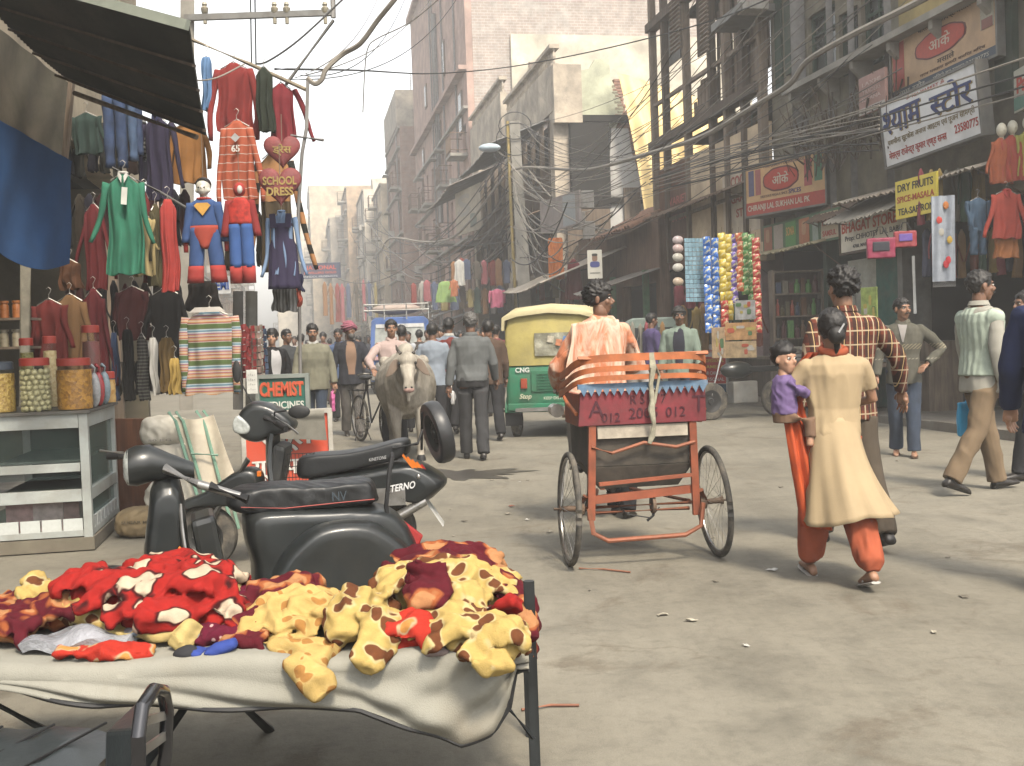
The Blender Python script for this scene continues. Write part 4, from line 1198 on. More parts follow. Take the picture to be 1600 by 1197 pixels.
gpx('checked yellow cloth under the mustard kurta',264,284,560,615,9.5,cloth((.50,.32,.04)),sleeve=None,seed=24,neck=.6)
gpx('dark blue jeans leg hanging behind the jars',173,188,520,625,9.7,DENIM,sleeve=None,seed=25,neck=.7)
gpx('black trousers piece between jeans leg and striped shirt',190,212,515,625,9.65,BLK,sleeve=None,seed=26,neck=.7)
gpx('black skirt hanging below the red and blue costume',292,342,440,484,9.8,cloth((.03,.025,.022)),sleeve=None,seed=27,neck=.6,hem=1.25)
PS=[(0,(.10,.16,.04)),(.20,(.55,.48,.40)),(.24,(.38,.07,.07)),(.30,(.60,.32,.10)),(.36,(.55,.48,.40)),(.41,(.55,.28,.10)),(.47,(.42,.10,.12)),(.53,(.60,.50,.42)),(.58,(.55,.30,.12)),(.64,(.35,.12,.22)),(.70,(.55,.55,.55)),(.77,(.10,.25,.35)),(.86,(.45,.55,.60)),(.92,(.12,.16,.06))]
g=gpx('polo shirt with many coloured horizontal stripes seen from behind',288,372,484,614,8.9,stripes(tuple(PS),.148,wob=.01,name='multi stripe'),sleeve=(.9,9),seed=28,hem=1.08,fold=.012,sl_mat=stripes(tuple(PS),.13,wob=.02,name='multi stripe sleeve'))
m=MB();m.slab(lambda u,v:Vector(((u-.5)*.20*(1+.5*v),-.055-.012*math.sin(PI*u),.012-.04*v)),8,3,.006);m.build('collar',M((.45,.42,.38),.8),g)
gpx('brown pullover with orange yoke and black striped sleeves behind the heart signs',402,462,236,425,9.95,cloth((.10,.07,.035)),sleeve=(.92,10),seed=29,yoke=(.42,cloth((.48,.22,.06))),sl_mat=stripes(((0,(.02,.018,.015)),(.45,(.48,.2,.05))),.19))
u=gpx('school uniform of light blue shirt under a dark purple pinafore',421,463,332,430,9.3,LBLU,sleeve=(.95,14),seed=30,collar=LBLU)
a_,b_=P(420,352,9.3),P(465,452,9.3)
m=MB();N=30;rings=[]
for j in range(16):
 k=j/15;W=(.105+.035*k if k>.3 else .105-.02*math.sin(k/.3*PI))
 rings.append([Vector((W*math.cos(2*PI*i/N),(.062+.012*k)*math.sin(2*PI*i/N)+.012*k*math.sin(i*2.1*2),-.10-(a_.z-b_.z)*k)) for i in range(N)])
m.loft(rings);m.build('pinafore',PURP,u,smooth=2.5)
for s in(-1,1):
 m=MB();m.bar((s*.07,-.055,-.02),(s*.06,-.065,-.14),.05,.01);m.build('shoulder_strap',PURP,u)
gpx('grey pleated school skirt below the pinafore',424,466,450,486,9.5,stripes(((0,(.26,.25,.23)),(.5,(.12,.115,.1))),.028,axis=0),sleeve=None,seed=32,neck=.75,hem=1.0)
gpx('small navy and red shorts beside the pleated skirt',459,475,428,455,9.6,NAVY,sleeve=None,seed=33,neck=.7)
gpx('orange red scrap of cloth dangling past the pleated skirt',461,472,448,478,9.6,cloth((.6,.08,.03)),sleeve=None,seed=34,neck=.6,hanger=False)
def doll_costume():
 p=P(318,300,9.2);sc=9.2/FPX
 t=thing('display_costume','blue toy hero costume with red trunks on a white doll head with painted black hair','costume',p)
 HB=fuse(MB().ball((0,0,.045),(.062,.06,.07),16,12).ball((0,-.015,.02),(.05,.05,.055),14,10).tube([(0,0,0),(0,0,-.06)],.035,10).ball((0,-.062,.03),(.008,.012,.01),8,6).ball((0,-.055,.002),(.018,.01,.006),8,6).ball((-.045,-.02,.01),.022,8,6).ball((.045,-.02,.01),.022,8,6),.006,3)
 HB.materials.append(M((.55,.53,.46),.35,var=.2,scale=20,bump=0));link('doll_head',HB,t)
 m=MB();m.ball((0,.008,.062),(.067,.064,.062),16,12);m.v=[(x,y,max(z,.05+.9*(-y))) if y<0 else(x,y,z) for x,y,z in m.v];m.build('painted_hair',M((.012,.011,.01),.3,bump=0),t,smooth=2.5)
 m=MB()
 for s in(-1,1):m.ball((s*.024,-.062,.032),(.009,.005,.005),8,6)
 m.build('painted_eyes',BLACK,t,kind=None)
 m=MB();N=28;rings=[]
 for j in range(11):
  k=j/10;W=.055+.075*min(1,k*5) if k<.2 else .13-.02*math.sin((k-.2)/.8*PI)
  rings.append([Vector((W*math.cos(2*PI*i/N),.05*min(1,.5+k*3)*math.sin(2*PI*i/N)+.004*math.sin(i+k*9),-.055-.24*k)) for i in range(N)])
 m.loft(rings);m.build('top',cloth((.035,.10,.30)),t,smooth=2.5)
 m=MB();m.tube([(.055*math.cos(a),.035*math.sin(a),-.058) for a in[i*2*PI/14 for i in range(14)]],.011,6,closed=True);m.build('neckband',RED,t,smooth=True)
 m=MB();m.prism([(-.07,.03),(-.045,.052),(.045,.052),(.07,.03),(0,-.055)],.006,plane_T((0,-.058,-.15),(1,0,0),(0,0,1)));m.build('chest_badge',paint((.55,.30,.06)),t)
 for s in(-1,1):
  m=MB();m.loft([[Vector((s*(.105+.065*k)+(.042-.008*k)*math.cos(2*PI*i/12),-.01+.03*math.sin(2*PI*i/12)+.006*math.sin(k*14+i),-.09-.33*k)) for i in range(12)] for k in[j/9 for j in range(10)]]);m.build('sleeve',cloth((.035,.10,.30)),t,smooth=2.5)
  m=MB();m.loft([[Vector((s*(.172)+(.02)*math.cos(2*PI*i/10),.01+.02*math.sin(2*PI*i/10),-.40-.10*k)) for i in range(10)] for k in(0,.5,1)]);m.build('glove',RED,t,smooth=2.5)
  m=MB();m.loft([[Vector((s*(.062+.028*k)+(.066-.004*k)*math.cos(2*PI*i/16),(.052-.01*k)*math.sin(2*PI*i/16)+.006*math.sin(k*11+i),-.30-.34*k)) for i in range(16)] for k in[j/9 for j in range(10)]]);m.build('trouser_leg',cloth((.035,.10,.30)),t,smooth=2.5)
  m=MB();m.loft([[Vector((s*(.09+.012*k)+(.066+.006*k)*math.cos(2*PI*i/16),(.05)*math.sin(2*PI*i/16),-.62-.14*k)) for i in range(16)] for k in(0,.3,.6,1)]);m.build('boot_cuff',RED,t,smooth=2.5)
 m=MB();rings=[]
 for j in range(8):
  k=j/7
  rings.append([Vector((.13*(1-.75*max(0,k-.25)/.75)*math.cos(2*PI*i/24),.064*math.sin(2*PI*i/24)+.004*math.sin(i*3),-.285-.19*k)) for i in range(24)])
 m.loft(rings);m.build('trunks',cloth((.50,.05,.02)),t,smooth=2.5)
 m=MB();m.tube([(0,0,.11),(0,.01,.5)],.003,4);m.build('hanging_string',WOODL,t)
doll_costume()
def hood_costume():
 p=P(374,300,9.15)
 t=thing('display_costume','red hooded toy costume with plain blue trousers and red cuffs beside the doll headed one','costume',p)
 m=MB();m.ball((0,0,.02),(.05,.055,.06),14,10);m.build('hood',RED,t,smooth=2.5)
 m=MB();m.ball((.012,-.04,.015),(.025,.02,.035),12,8);m.build('mask_opening',M((.45,.43,.40),.5,bump=0),t,smooth=2.5)
 m=MB();N=24
 m.loft([[Vector(((.045+.06*min(1,k*4))*math.cos(2*PI*i/N),.045*math.sin(2*PI*i/N)+.005*math.sin(i+k*9),-.05-.22*k)) for i in range(N)] for k in[j/9 for j in range(10)]]);m.build('top',M((.42,.03,.02),.8,var=.6,scale=22),t,smooth=2.5)
 for s in(-1,1):
  m=MB();m.loft([[Vector((s*(.09+.05*k)+.034*math.cos(2*PI*i/12),.026*math.sin(2*PI*i/12),-.07-.30*k)) for i in range(12)] for k in[j/7 for j in range(8)]]);m.build('sleeve',cloth((.34,.02,.02)),t,smooth=2.5)
  m=MB();m.loft([[Vector((s*(.048+.004*k)+(.055-.002*k)*math.cos(2*PI*i/14),(.05)*math.sin(2*PI*i/14)+.005*math.sin(k*12+i),-.27-.36*k)) for i in range(14)] for k in[j/9 for j in range(10)]]);m.build('trouser_leg',cloth((.03,.12,.40)),t,smooth=2.5)
  m=MB();m.loft([[Vector((s*.053+.056*math.cos(2*PI*i/14),.05*math.sin(2*PI*i/14),-.62-.14*k)) for i in range(14)] for k in(0,.4,1)]);m.build('boot_cuff',RED,t,smooth=2.5)
 m=MB();m.tube([(0,0,.07),(0,.01,.4)],.003,4);m.build('hanging_string',WOODL,t)
hood_costume()
def heart(label,px,py,wpx,Y,lines,rz=0):
 p=P(px,py,Y);w=wpx/FPX*Y
 t=thing('heart_sign',label,'heart sign',p,rz)
 out=[]
 for i in range(40):
  a=2*PI*i/40;x=16*math.sin(a)**3;y=13*math.cos(a)-5*math.cos(2*a)-2*math.cos(3*a)-math.cos(4*a);out.append((x/32*w,(y+2)/32*w*1.02))
 m=MB();T=plane_T((0,0,0),(1,0,0),(0,0,1))
 rs=[]
 for k,zz in((.0,-.02),(.9,-.02),(1,-.005),(1,.005),(.9,.022),(.5,.032),(.05,.034)):
  rs.append([T@Vector((x*k,y*k,zz)) for x,y in out])
 m.loft(rs);m.build('padding',M((.20,.045,.045),.7,var=.3,scale=14,bump=.5,bscale=9,bdist=.02),t,smooth=2.5)
 for i,(s,cy,tw,hh) in enumerate(lines):
  m=MB();letter(m,s,plane_T((0,-.035,cy*w),(1,0,0),(0,0,1)),tw*w,hh*w,.03,.004);m.build('lettering',M((.30,.21,.06),.5,bump=0),t)
 m=MB();m.tube([(0,0,.3*w),(.004,0,.55*w+.15)],.004,5);m.build('cord',WOODL,t)
heart('small maroon padded heart with gold Hindi word, upper one on the cord',441,238,56,9.15,[('ड्रेस',.05,.5,.32)],.15)
heart('large maroon padded heart reading school dress, lower one on the cord',438,292,66,9.05,[('SCHOOL',.13,.78,.2),('DRESS',-.12,.62,.2)],.1)
# shop shell
LW=-2.1
def left_shop():
 t=thing('shop_building','dim open fronted clothes shop with a beige upper wall','building')
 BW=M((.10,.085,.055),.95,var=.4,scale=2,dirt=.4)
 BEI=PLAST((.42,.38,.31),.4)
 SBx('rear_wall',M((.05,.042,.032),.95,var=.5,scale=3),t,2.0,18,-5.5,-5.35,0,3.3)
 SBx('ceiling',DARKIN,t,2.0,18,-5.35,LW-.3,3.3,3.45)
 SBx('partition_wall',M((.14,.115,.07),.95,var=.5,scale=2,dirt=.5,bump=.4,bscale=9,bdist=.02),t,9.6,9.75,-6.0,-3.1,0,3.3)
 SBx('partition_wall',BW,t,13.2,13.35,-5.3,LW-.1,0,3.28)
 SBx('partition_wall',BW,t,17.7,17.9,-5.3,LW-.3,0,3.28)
 m=MB();hs=[(8.2,9.4,4.2,5.8),(11.2,12.4,4.2,5.8),(14.0,15.1,4.2,5.8)]
 wall_holes(m,3,16.2,3.46,7.6,LW-.3,LW,hs);m.build('wall',BEI,t)
 for h in hs:window_part(t,*h,LW,-1,WOODL)
 SBx('side_wall',BEI,t,16.0,16.2,-8,LW-.31,3.46,7.6);SBx('roof',CONC,t,3,16.2,-8,LW+.15,7.605,7.75)
 SBx('floor_step',CONC,t,2.0,18,-5.3,LW-.35,.004,.16)
 for a_ in(13.27,):SBx('post',WOODL,t,a_-.06,a_+.06,LW-.09,LW+.03,0,3.3)
 return t
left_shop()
def sheet(name,label,cat,corners,mat,wav=.03,nu=30,nv=20,seed=0,th=.006,curve=0.0):
 A,B,C,D=corners
 rn=random.Random(seed);ph=[rn.uniform(0,6) for _ in range(4)]
 nrm=(B-A).cross(D-A).normalized()
 m=MB()
 def fn(u,v):
  p=A.lerp(B,u).lerp(D.lerp(C,u),v)
  k=math.sin(PI*u)
  return p+nrm*(wav*(math.sin(u*11+ph[0]+v*3)*(.3+v)+.6*math.sin(v*6+u*4+ph[1])+.5*math.sin(u*23+v*7+ph[2])))-Vector((0,0,1))*curve*k*v
 m.slab(fn,nu,nv,th)
 return m.build(name,mat,None,smooth=1.5,label=label,cat=cat)
sheet('canvas_screen','dirty brown canvas screen with awning shade in its colour, beside the blue sheet','screen',(P(-60,0,6.6),P(108,130,8.2),P(108,260,8.2),P(-60,230,6.6)),M((.055,.05,.032),.95,var=.6,scale=2,dirt=.6),.012)  # canvas colour darkened to carry the shade under the awning
sheet('blue_sheet','plain dark blue cotton sheet hung across the shop front','sheet',(P(-30,172,6.3),P(112,252,7.3),P(110,412,7.3),P(-30,372,6.3)),cloth((.012,.085,.26)),.008,curve=.10,seed=3)
def big_awning():
 t=thing('awning','large dark corrugated awning over the clothes shop with pale front batten','awning')
 Bq,Aq=P(322,208,6.9),P(296,42,5.5)
 Cq=P(112,126,7.6);Dq=Vector((-3.05,6.2,3.62))
 n=74;m=MB()
 m.slab(lambda u,v:Aq.lerp(Bq,u).lerp(Dq.lerp(Cq,u),v)+Vector((0,0,(.014 if int(round(u*n))%2 else-.014)-.05*math.sin(PI*u))),n,5,.008)
 m.build('corrugated_sheet',M((.045,.048,.042),.75,.2,var=.35,scale=2,dirt=.4),t)
 for k in(.2,.42,.63,.84):
  m=MB();a,b=Aq.lerp(Bq,k),Dq.lerp(Cq,k);m.bar(a+Vector((0,0,-.07)),b+Vector((0,0,-.07)),.03,.015);m.build('purlin',WOOD,t)
 m=MB();m.bar(Aq+Vector((0,-.03,.0)),Dq+Vector((0,-.03,0)),.03,.05);m.build('batten',M((.30,.33,.28),.6,var=.2),t)
 for a,b in((Bq+Vector((-.03,-.05,-.01)),Cq+Vector((0,0,-.05))),):
  m=MB();m.tube([a+(b-a)*k+Vector((0,0,-.03)) for k in(.02,.5,.98)],.018,6);m.build('support_pole',WOODL,t)
 m=MB();m.bar(P(112,128,7.7),P(100,262,7.7),.03,.05);m.build('support_pole',WOODL,t)
big_awning()
def pole(label,pts,r,mat,name='pole',cat='pole',n=8):
 m=MB();m.tube(pts,r,n)
 return m.build(name,mat,None,smooth=True,label=label,cat=cat)
BAM=M((.24,.20,.14),.6,var=.4,scale=7)
pole('thin bamboo pole carrying the red pullovers, sloping out over the street',[P(300,62,10.3),P(390,100,10),P(478,140,9.8)],.018,BAM)
pole('short rail above the green polo shirt',[P(175,262,9.3),P(250,300,9.5),P(300,330,9.7)],.012,GREYM)
pole('wooden rail under the awning for jeans and blazer',[P(160,148,9.7),P(215,168,9.9),P(300,192,10.2)],.014,WOODL)
pole('grey upright pipe bent at the bamboo end',[P(481,125,9.8),P(479,200,9.8),P(472,240,9.8),P(466,330,9.85),P(470,640,9.9)],.016,PIPE)
pole('stub of pipe sticking out past the heart sign',[P(455,212,9.85),P(505,219,9.7)],.014,PIPE)
pole('grey angle iron strut leaning against the sky',[P(521,32,10.2),P(447,132,9.9)],.016,GREYM,n=4)
pole('unpainted wooden shop post beside the jar shelf',[P(40,400,8.6),P(38,640,8.6)],.043,M((.33,.31,.25),.9,var=.4,scale=9,dirt=.4),n=4)
pole('grey steel post behind the red costume',[P(372,455,10.6),P(372,640,10.6)],.05,GREYM,n=4)
pole('paired grey door post left of the school skirt',[P(393,455,10.8),P(393,640,10.8)],.06,M((.25,.25,.22),.8,dirt=.4),n=4)
def crossarm():
 Y=17.0
 t=thing('crossarm','steel cross arm with pin insulators high over the clothes stall','cross arm')
 m=MB();m.bar(P(288,28,Y),P(518,20,Y),.07,.09);m.build('arm',GREYM,t)
 m=MB();m.tube([P(519,-30,Y),P(521,28,Y)],.04,6);m.build('bracket',PIPE,t)
 for x in(320,429,448,508):
  p=P(x,22,Y);m=MB();T=Matrix.Translation(p)
  m.lathe([(0,-.16),(.03,-.15),(.03,.0),(.05,.02),(.06,.09),(.03,.12),(.045,.14),(.03,.18),(0,.19)],8,T);m.build('insulator',M((.3,.27,.2),.4,bump=0),t,smooth=True)
 m=MB();m.tube([P(293,-40,Y+.1),P(291,640,Y+.1)],.11,8);m.build('mast',CONC,t,smooth=True)
 m=MB();m.tube([P(391,-20,Y),P(393,100,Y)],.012,5);m.build('stay_wire',BLACK,t)
 m=MB();m.tube([P(398,-20,Y),P(400,105,Y)],.012,5);m.build('stay_wire',BLACK,t)
crossarm()
# display cabinet with jars
WHP=M((.46,.49,.47),.45,var=.3,scale=3,bump=.15,dirt=.55,dcol=(.22,.19,.14))
def cabinet():
 o=P(147,868,7.7);o.z=0
 t=thing('display_cabinet','chipped white painted glass display cabinet with jars on top','cabinet',o,TH)
 Wd,D,H=.70,1.15,.98
 m=MB()
 fr=[((-Wd,0),1),((0,0),1),((0,D),1),((-Wd,D),1)]
 for(x,y),_ in fr:m.box((x+(.03 if x<0 else-.03),y+(.03 if y<.5 else-.03),.06+H/2-.03),(.06,.06,H-.06))
 m.build('corner_post',WHP,t,bevel=.004,kind='stuff')
 for(z,hh) in((H-.05,.10),(.60,.06),(.40,.085),(.13,.045)):
  if z==.60:
   q=MB();q.box((-Wd/2,.02,z),(Wd-.13,.03,hh));q.build('rail',WHP,t,bevel=.003)
  else:
   q=MB();q.box((-Wd/2,.025,z),(Wd-.125,.045,hh));q.build('rail',WHP,t,bevel=.003)
   q=MB();q.box((-.025,D/2,z),(.045,D-.125,hh));q.build('rail',WHP,t,bevel=.003)
 q=MB();q.box((-Wd/2,D/2,H+.012),(Wd+.05,D+.05,.022));q.build('top',M((.10,.10,.09),.6,var=.4,dirt=.5),t,bevel=.003)
 for z in(.42,.64):q=MB();q.box((-Wd/2,D/2,z),(Wd-.14,D-.14,.015));q.build('shelf',M((.10,.12,.11),.6),t)
 q=MB();q.box((-Wd/2,D/2,.10),(Wd-.13,D-.13,.015));q.build('shelf',WHP,t)
 q=MB();q.box((-Wd/2,D-.07,.5),(Wd-.13,.015,.8));q.build('back_panel',DARKIN,t)
 GL=glass_mat((.04,.07,.065),.08,.16)
 q=MB();q.box((-Wd/2,.035,.72),(Wd-.125,.005,.40));q.build('glass_pane',GL,t)
 q=MB();q.box((-Wd/2,.035,.26),(Wd-.125,.005,.22));q.build('glass_pane',GL,t)
 GL2=glass_mat((.10,.17,.15),.12,.45)
 q=MB();q.box((-.03,D/2,.66),(.005,D-.125,.50));q.build('glass_pane',GL2,t)
 q=MB();q.box((-.03,D/2,.26),(.005,D-.125,.22));q.build('glass_pane',GL2,t)
 tl=M((.62,.65,.63),.25,var=.1,scale=5,bump=0,dirt=.3)
 me=MB().box((0,0,0),(.13,.018,.12)).mesh('tile');me.materials.append(tl)
 for i in range(4):
  ob=bpy.data.objects.new('tile',me);COL.objects.link(ob);ob.parent=t;ob.location=(-Wd+.14+i*.143,.012,.175)
 for i in range(7):
  ob=bpy.data.objects.new('tile',me);COL.objects.link(ob);ob.parent=t;ob.location=(-.012,.14+i*.145,.175);ob.rotation_euler=(0,0,PI/2)
 q=MB();q.box((-Wd/2,D/2,.055),(Wd+.02,D+.02,.09));q.build('plinth',M((.18,.16,.12),.9,dirt=.6),t)
 for i,(x,w_,hh,c) in enumerate(((-.52,.17,.16,(.65,.35,.35)),(-.33,.19,.2,(.75,.55,.53)),(-.17,.1,.15,(.42,.18,.18)))):
  q=MB();q.box((0,0,hh*.75),(w_*1.1,.12,hh*1.5));ob=q.build('carton',M(c,.6,var=.3,scale=20),None,bevel=.003,label=['pink soap carton on the cabinet floor, widest gap beside it','tall pale pink carton in the middle of the cabinet floor','small rose carton near the cabinet corner post'][i],cat='carton')
  ob.location=t.matrix_basis@Vector((x,.22,.1085));ob.rotation_euler=(0,0,TH)
 return t,(Wd,D,H)
ct,cd=cabinet()
CT=Matrix.Translation(ct.location)@Matrix.Rotation(TH,4,'Z')
def jar(label,x,y,r,h,content,lid,ball=None,grooves=0,neck=.82,liddy=.05):
 t=thing('jar',label,'jar',CT@Vector((x,y,cd[2]+.0245)),TH)
 GLJ=glass_mat((.22,.22,.17),.06,.07,'jar plastic')
 prof=[(0,0),(r*.9,0),(r,.02)]
 for i in range(12):
  k=(i+1)/13;prof.append((r*(1-(.035 if grooves and i%3==0 else 0)),.02+(h*.8-.02)*k))
 prof+=[(r,h*.82),(r*.95,h*.88),(r*neck,h*.93),(r*neck,h)]
 m=MB();m.lathe(prof,28);m.build('glass',GLJ,t,smooth=True)
 if ball:
  rn=random.Random(3);me=MB().ball((0,0,0),ball,10,8).mesh('fruit_ball');me.materials.append(content);set_smooth(me)
  n=0;z=ball*1.05
  while z<h*.84:
   k=int(2*PI*(r-ball-.006)/(ball*2.05));off=rn.uniform(0,6)
   for i in range(k):
    if n<160:
     o=bpy.data.objects.new('fruit_ball',me);COL.objects.link(o);o.parent=t;rr=r-ball-.006
     o.location=(rr*math.cos(2*PI*i/k+off),rr*math.sin(2*PI*i/k+off),z+rn.uniform(-.006,.006));o.scale=(rn.uniform(.9,1.05),)*3;n+=1
   z+=ball*1.75
  m=MB();m.lathe([(0,.01),(r-ball*1.6,.01),(r-ball*1.6,h*.82),(0,h*.83)],16);m.build('contents',content,t)
 else:
  m=MB();m.lathe([(0,.006),(r*.93,.006),(r*.955,.03)]+[(r*.955+.002*math.sin(i*2.3),.03+(h*.84-.03)*i/8) for i in range(1,9)]+[(0,h*.85)],24);m.build('contents',content,t,smooth=True)
 m=MB();m.lathe([(r*neck*1.06,h-liddy*.5),(r*neck*1.12,h-liddy*.5),(r*neck*1.12,h+liddy*.5),(r*neck*1.0,h+liddy*.62),(0,h+liddy*.62)],28)
 m.build('lid',lid,t,smooth=True)
 return t
def mash(c1,c2,sc,rough=.4):
 s=NT('pickle');n=s.vor(sc,out='Color');g=s.n.new('ShaderNodeRGBToBW');s.l.new(n,g.inputs[0])
 s.col(s.mix(s.ramp(g.outputs[0],[(.2,0.0),(.8,1.0)]),c1,c2));s.bump(s.vor(sc),.5,.01);return s.end(rough,0,.4)
REDL=M((.40,.05,.035),.4,var=.15,scale=9,bump=0);BLUL=M((.05,.065,.09),.4,bump=0)
jar('big plastic jar of mustard coloured pickle with slate blue lid',-.60,.13,.105,.33,mash((.34,.24,.06),(.20,.12,.02),60),BLUL,grooves=1)
jar('big jar full of pale round fruit balls with a red lid',-.36,.12,.11,.35,M((.52,.48,.26),.35,var=.2,scale=30,bump=0),REDL,ball=.021)
jar('wide ribbed jar of dark orange pickle with a red lid',-.10,.14,.125,.34,mash((.20,.09,.012),(.40,.20,.03),45),REDL,grooves=1)
jar('small jar of green chillies with red lid, standing behind the ball jar',-.52,.60,.05,.50,mash((.12,.11,.03),(.22,.20,.06),80),REDL,grooves=0,neck=.9)
jar('small jar of pale nuts with red lid between the big jars',-.36,.62,.05,.51,mash((.45,.34,.16),(.55,.45,.25),70),REDL,neck=.9)
jar('tall bottle of dark green and crimson pickle behind the wide jar',-.05,.55,.065,.58,mash((.03,.05,.03),(.25,.04,.05),9),REDL,grooves=1,neck=.9)
jar('short red lidded jar of amber fruit at the cabinet edge',.0,.95,.05,.22,mash((.35,.18,.04),(.45,.30,.12),40),REDL)
for i,(x,y,c,lb) in enumerate(((.005,.30,(.45,.45,.45),'knotted clear plastic bag beside the wide pickle jar'),(.0,.5,(.45,.04,.05),'red printed plastic pouch tied at its neck on the cabinet'),(.0,.75,(.3,.38,.42),'small pale blue snack pouch on the cabinet edge'))):
 m=MB();m.ball((0,0,.13),(.045,.04,.13),12,10);m.tube([(0,0,.25),(.01,0,.29),(-.02,0,.31)],[.012,.008,.02],6)
 o=m.build('plastic_bag',M(c,.2,var=.6,scale=15,bump=.6,bscale=14,bdist=.02,spec=.6),None,smooth=2.0,label=lb,cat='bag');o.location=CT@Vector((x,y,cd[2]+.024))
for i,(py,cc) in enumerate(((500,(.35,.12,.03)),(545,(.3,.26,.18)))):
 p=P(-20,py,8.8)
 m=MB();m.box((.12,.1,0),(.42,.3,.02));o=m.build('wall_shelf',WOODL,None,label='narrow shelf of jars behind the wooden post, '+('upper' if i==0 else 'lower')+' of two',cat='shelf');o.location=p
 for k in range(3):
  q=MB();q.lathe([(0,0),(.035,0),(.035,.10),(.025,.115),(.025,.12),(.035,.121),(.035,.14),(0,.14)],12)
  o=q.build('jar',M(cc,.3,var=.4,scale=20,bump=0),None,smooth=True,label='little jar on the '+('upper' if i==0 else 'lower')+' shelf behind the wooden post',cat='jar',group='little jars on the '+('upper' if i==0 else 'lower')+' wall shelf');o.location=p+Vector((0.02+.1*k,.05,.0105))
m=MB();a=P(178,700,9.3);a.z=0;b=P(252,700,9.1);b.z=0
m.bar(a+Vector((0,0,.42)),b+Vector((0,0,.42)),.04,.84,over=0)
m.build('plywood_board',planks_mat((.13,.055,.03)),None,label='reddish brown board propped behind the glass cabinet',cat='board',bevel=.004)
def sack(label,p,w,h,d,lines,c=(.60,.56,.47),rz=0,seed=0):
 t=thing('sack',label,'sack',p,rz)
 b=MB();b.ball((0,0,h*.5),(w*.5,d*.5,h*.5),20,14)
 b.v=[(math.copysign(abs(x/(w*.5))**.55,x)*w*.5,math.copysign(abs(y/(d*.5))**.7,y)*d*.5,h*.5+math.copysign(abs((z-h*.5)/(h*.5))**.7,z-h*.5)*h*.5) for x,y,z in b.v]
 me=fuse(b,.012,3,folds(.006,22,seed),'bag');me.materials.append(M(c,.8,var=.2,scale=5,bump=.3,bscale=120,dirt=.25));link('bag',me,t)
 for s,cy,tw,hh,col in lines:
  m=MB();letter(m,s,plane_T((.01,-d*.5-.004,h*.5+cy*h),(1,0,0),(0,0,1)),tw*w,hh*h,.02,.004);m.build('lettering',paint(col),t)
 return t
z0=P(272,800,8.4)
sack('white flour sack with blue round mark and quality lettering, lowest of the stack',Vector((P(275,780,8.5).x,8.5,0.0)),.46,.42,.34,[('QUALITY',-.12,.62,.10,(.03,.08,.05)),('ATTA',-.3,.5,.12,(.06,.04,.16)),('555',.28,.2,.12,(.05,.04,.3)),('RAJA',.08,.3,.1,(.5,.08,.03))],seed=1)
sack('white flour sack printed in red block letters, middle of the stack',Vector((P(272,780,8.55).x,8.55,.40)),.42,.27,.32,[('ATTA',.0,.72,.26,(.40,.03,.04))],seed=2)
sack('plain cream sack slumped on top of the flour stack',Vector((P(262,780,8.6).x,8.6,.65)),.36,.24,.30,[('50 KG',-.25,.5,.07,(.3,.28,.25))],seed=3)
sack('brown jute sack lying beside the cabinet',Vector((P(222,800,8.2).x,8.25,0)),.42,.22,.34,[('SUGAR MILL',.1,.6,.1,(.12,.09,.05))],c=(.26,.19,.10),seed=4)
def folding_frame():
 GP=M((.16,.30,.22),.5,var=.2,scale=8,dirt=.3)
 p=P(300,790,8.1)
 t=thing('folded_cot','folded pale green steel cot frames leaning over the flour sacks','folded cot',(p.x,8.1,0),0)
 for k,(x0,x1) in enumerate(((-.22,.12),(-.17,.17),(-.02,.30),(.03,.34))):
  m=MB();m.tube([(x0,.25+.02*k,.93),(x0+.06,.22+.02*k,.86),(x1,-.05+.02*k,.05)],.013,6);m.build('tube',GP,t,smooth=True)
 m=MB();m.tube([(-.02,.10,.62),(.18,.12,.60)],.011,6);m.build('tube',GP,t);
 sheet2=MB();sheet2.slab(lambda u,v:Vector((-.18+.30*u+.22*v,.25-.15*v+.02*math.sin(u*9+v*4),.90-.55*v-.03*math.sin(PI*u))),14,12,.004);sheet2.build('canvas',M((.52,.46,.36),.8,var=.2,dirt=.3),t,smooth=1.5)
folding_frame()
# sign boards behind the scooters
t,LT,w,h=board('chemist_sign','green chemist medicines sign board standing on the orange hoarding','sign',(403,9.6),(481,9.6),589,646,.03,M((.02,.12,.09),.5,var=.15,scale=5,dirt=.15),frame=M((.3,.33,.3),.4,.4))
put(t,LT,w,h,'CHEMIST',-.01,.13,.88,.40,(.25,.1,.03),.05,'letter_shadow',proud=.002)
put(t,LT,w,h,'CHEMIST',-.02,.15,.88,.40,(.55,.09,.04),.03,proud=.006)
put(t,LT,w,h,'MEDICINES',-.01,-.29,.86,.20,(.62,.62,.56),.02)
t,LT,w,h=board('hoarding','orange red Hindi hoarding with white letters behind the scooters','sign',(382,8.5),(518,8.7),648,800,.04,M((.55,.07,.03),.5,var=.12,scale=4,dirt=.2),frame=M((.45,.43,.38),.5,dirt=.5))
for dx,pr,cc in((.012,.002,(.05,.02,.02)),(0,.006,(.62,.60,.55))):
 put(t,LT,w,h,[('half','स',.66),'कूल'],-.02+dx,.22,.62,.26,cc,.04,proud=pr)
 put(t,LT,w,h,['यूिनफार्म'],.05+dx,-.06,.92,.27,cc,.04,proud=pr)
patch(t,LT,w,h,-.02,-.36,.94,.26,(.62,.62,.60),proud=.004)
put(t,LT,w,h,'बी ए रमेश',.0,-.36,.8,.2,(.02,.10,.32),.04,proud=.009)
m=MB()
for x in(-.45,.45):m.box((x*w,-.03,-h/2-.12),(.03,.03,.3))
m.build('leg',GREYM,t)
tw=P(462,648,8.45)
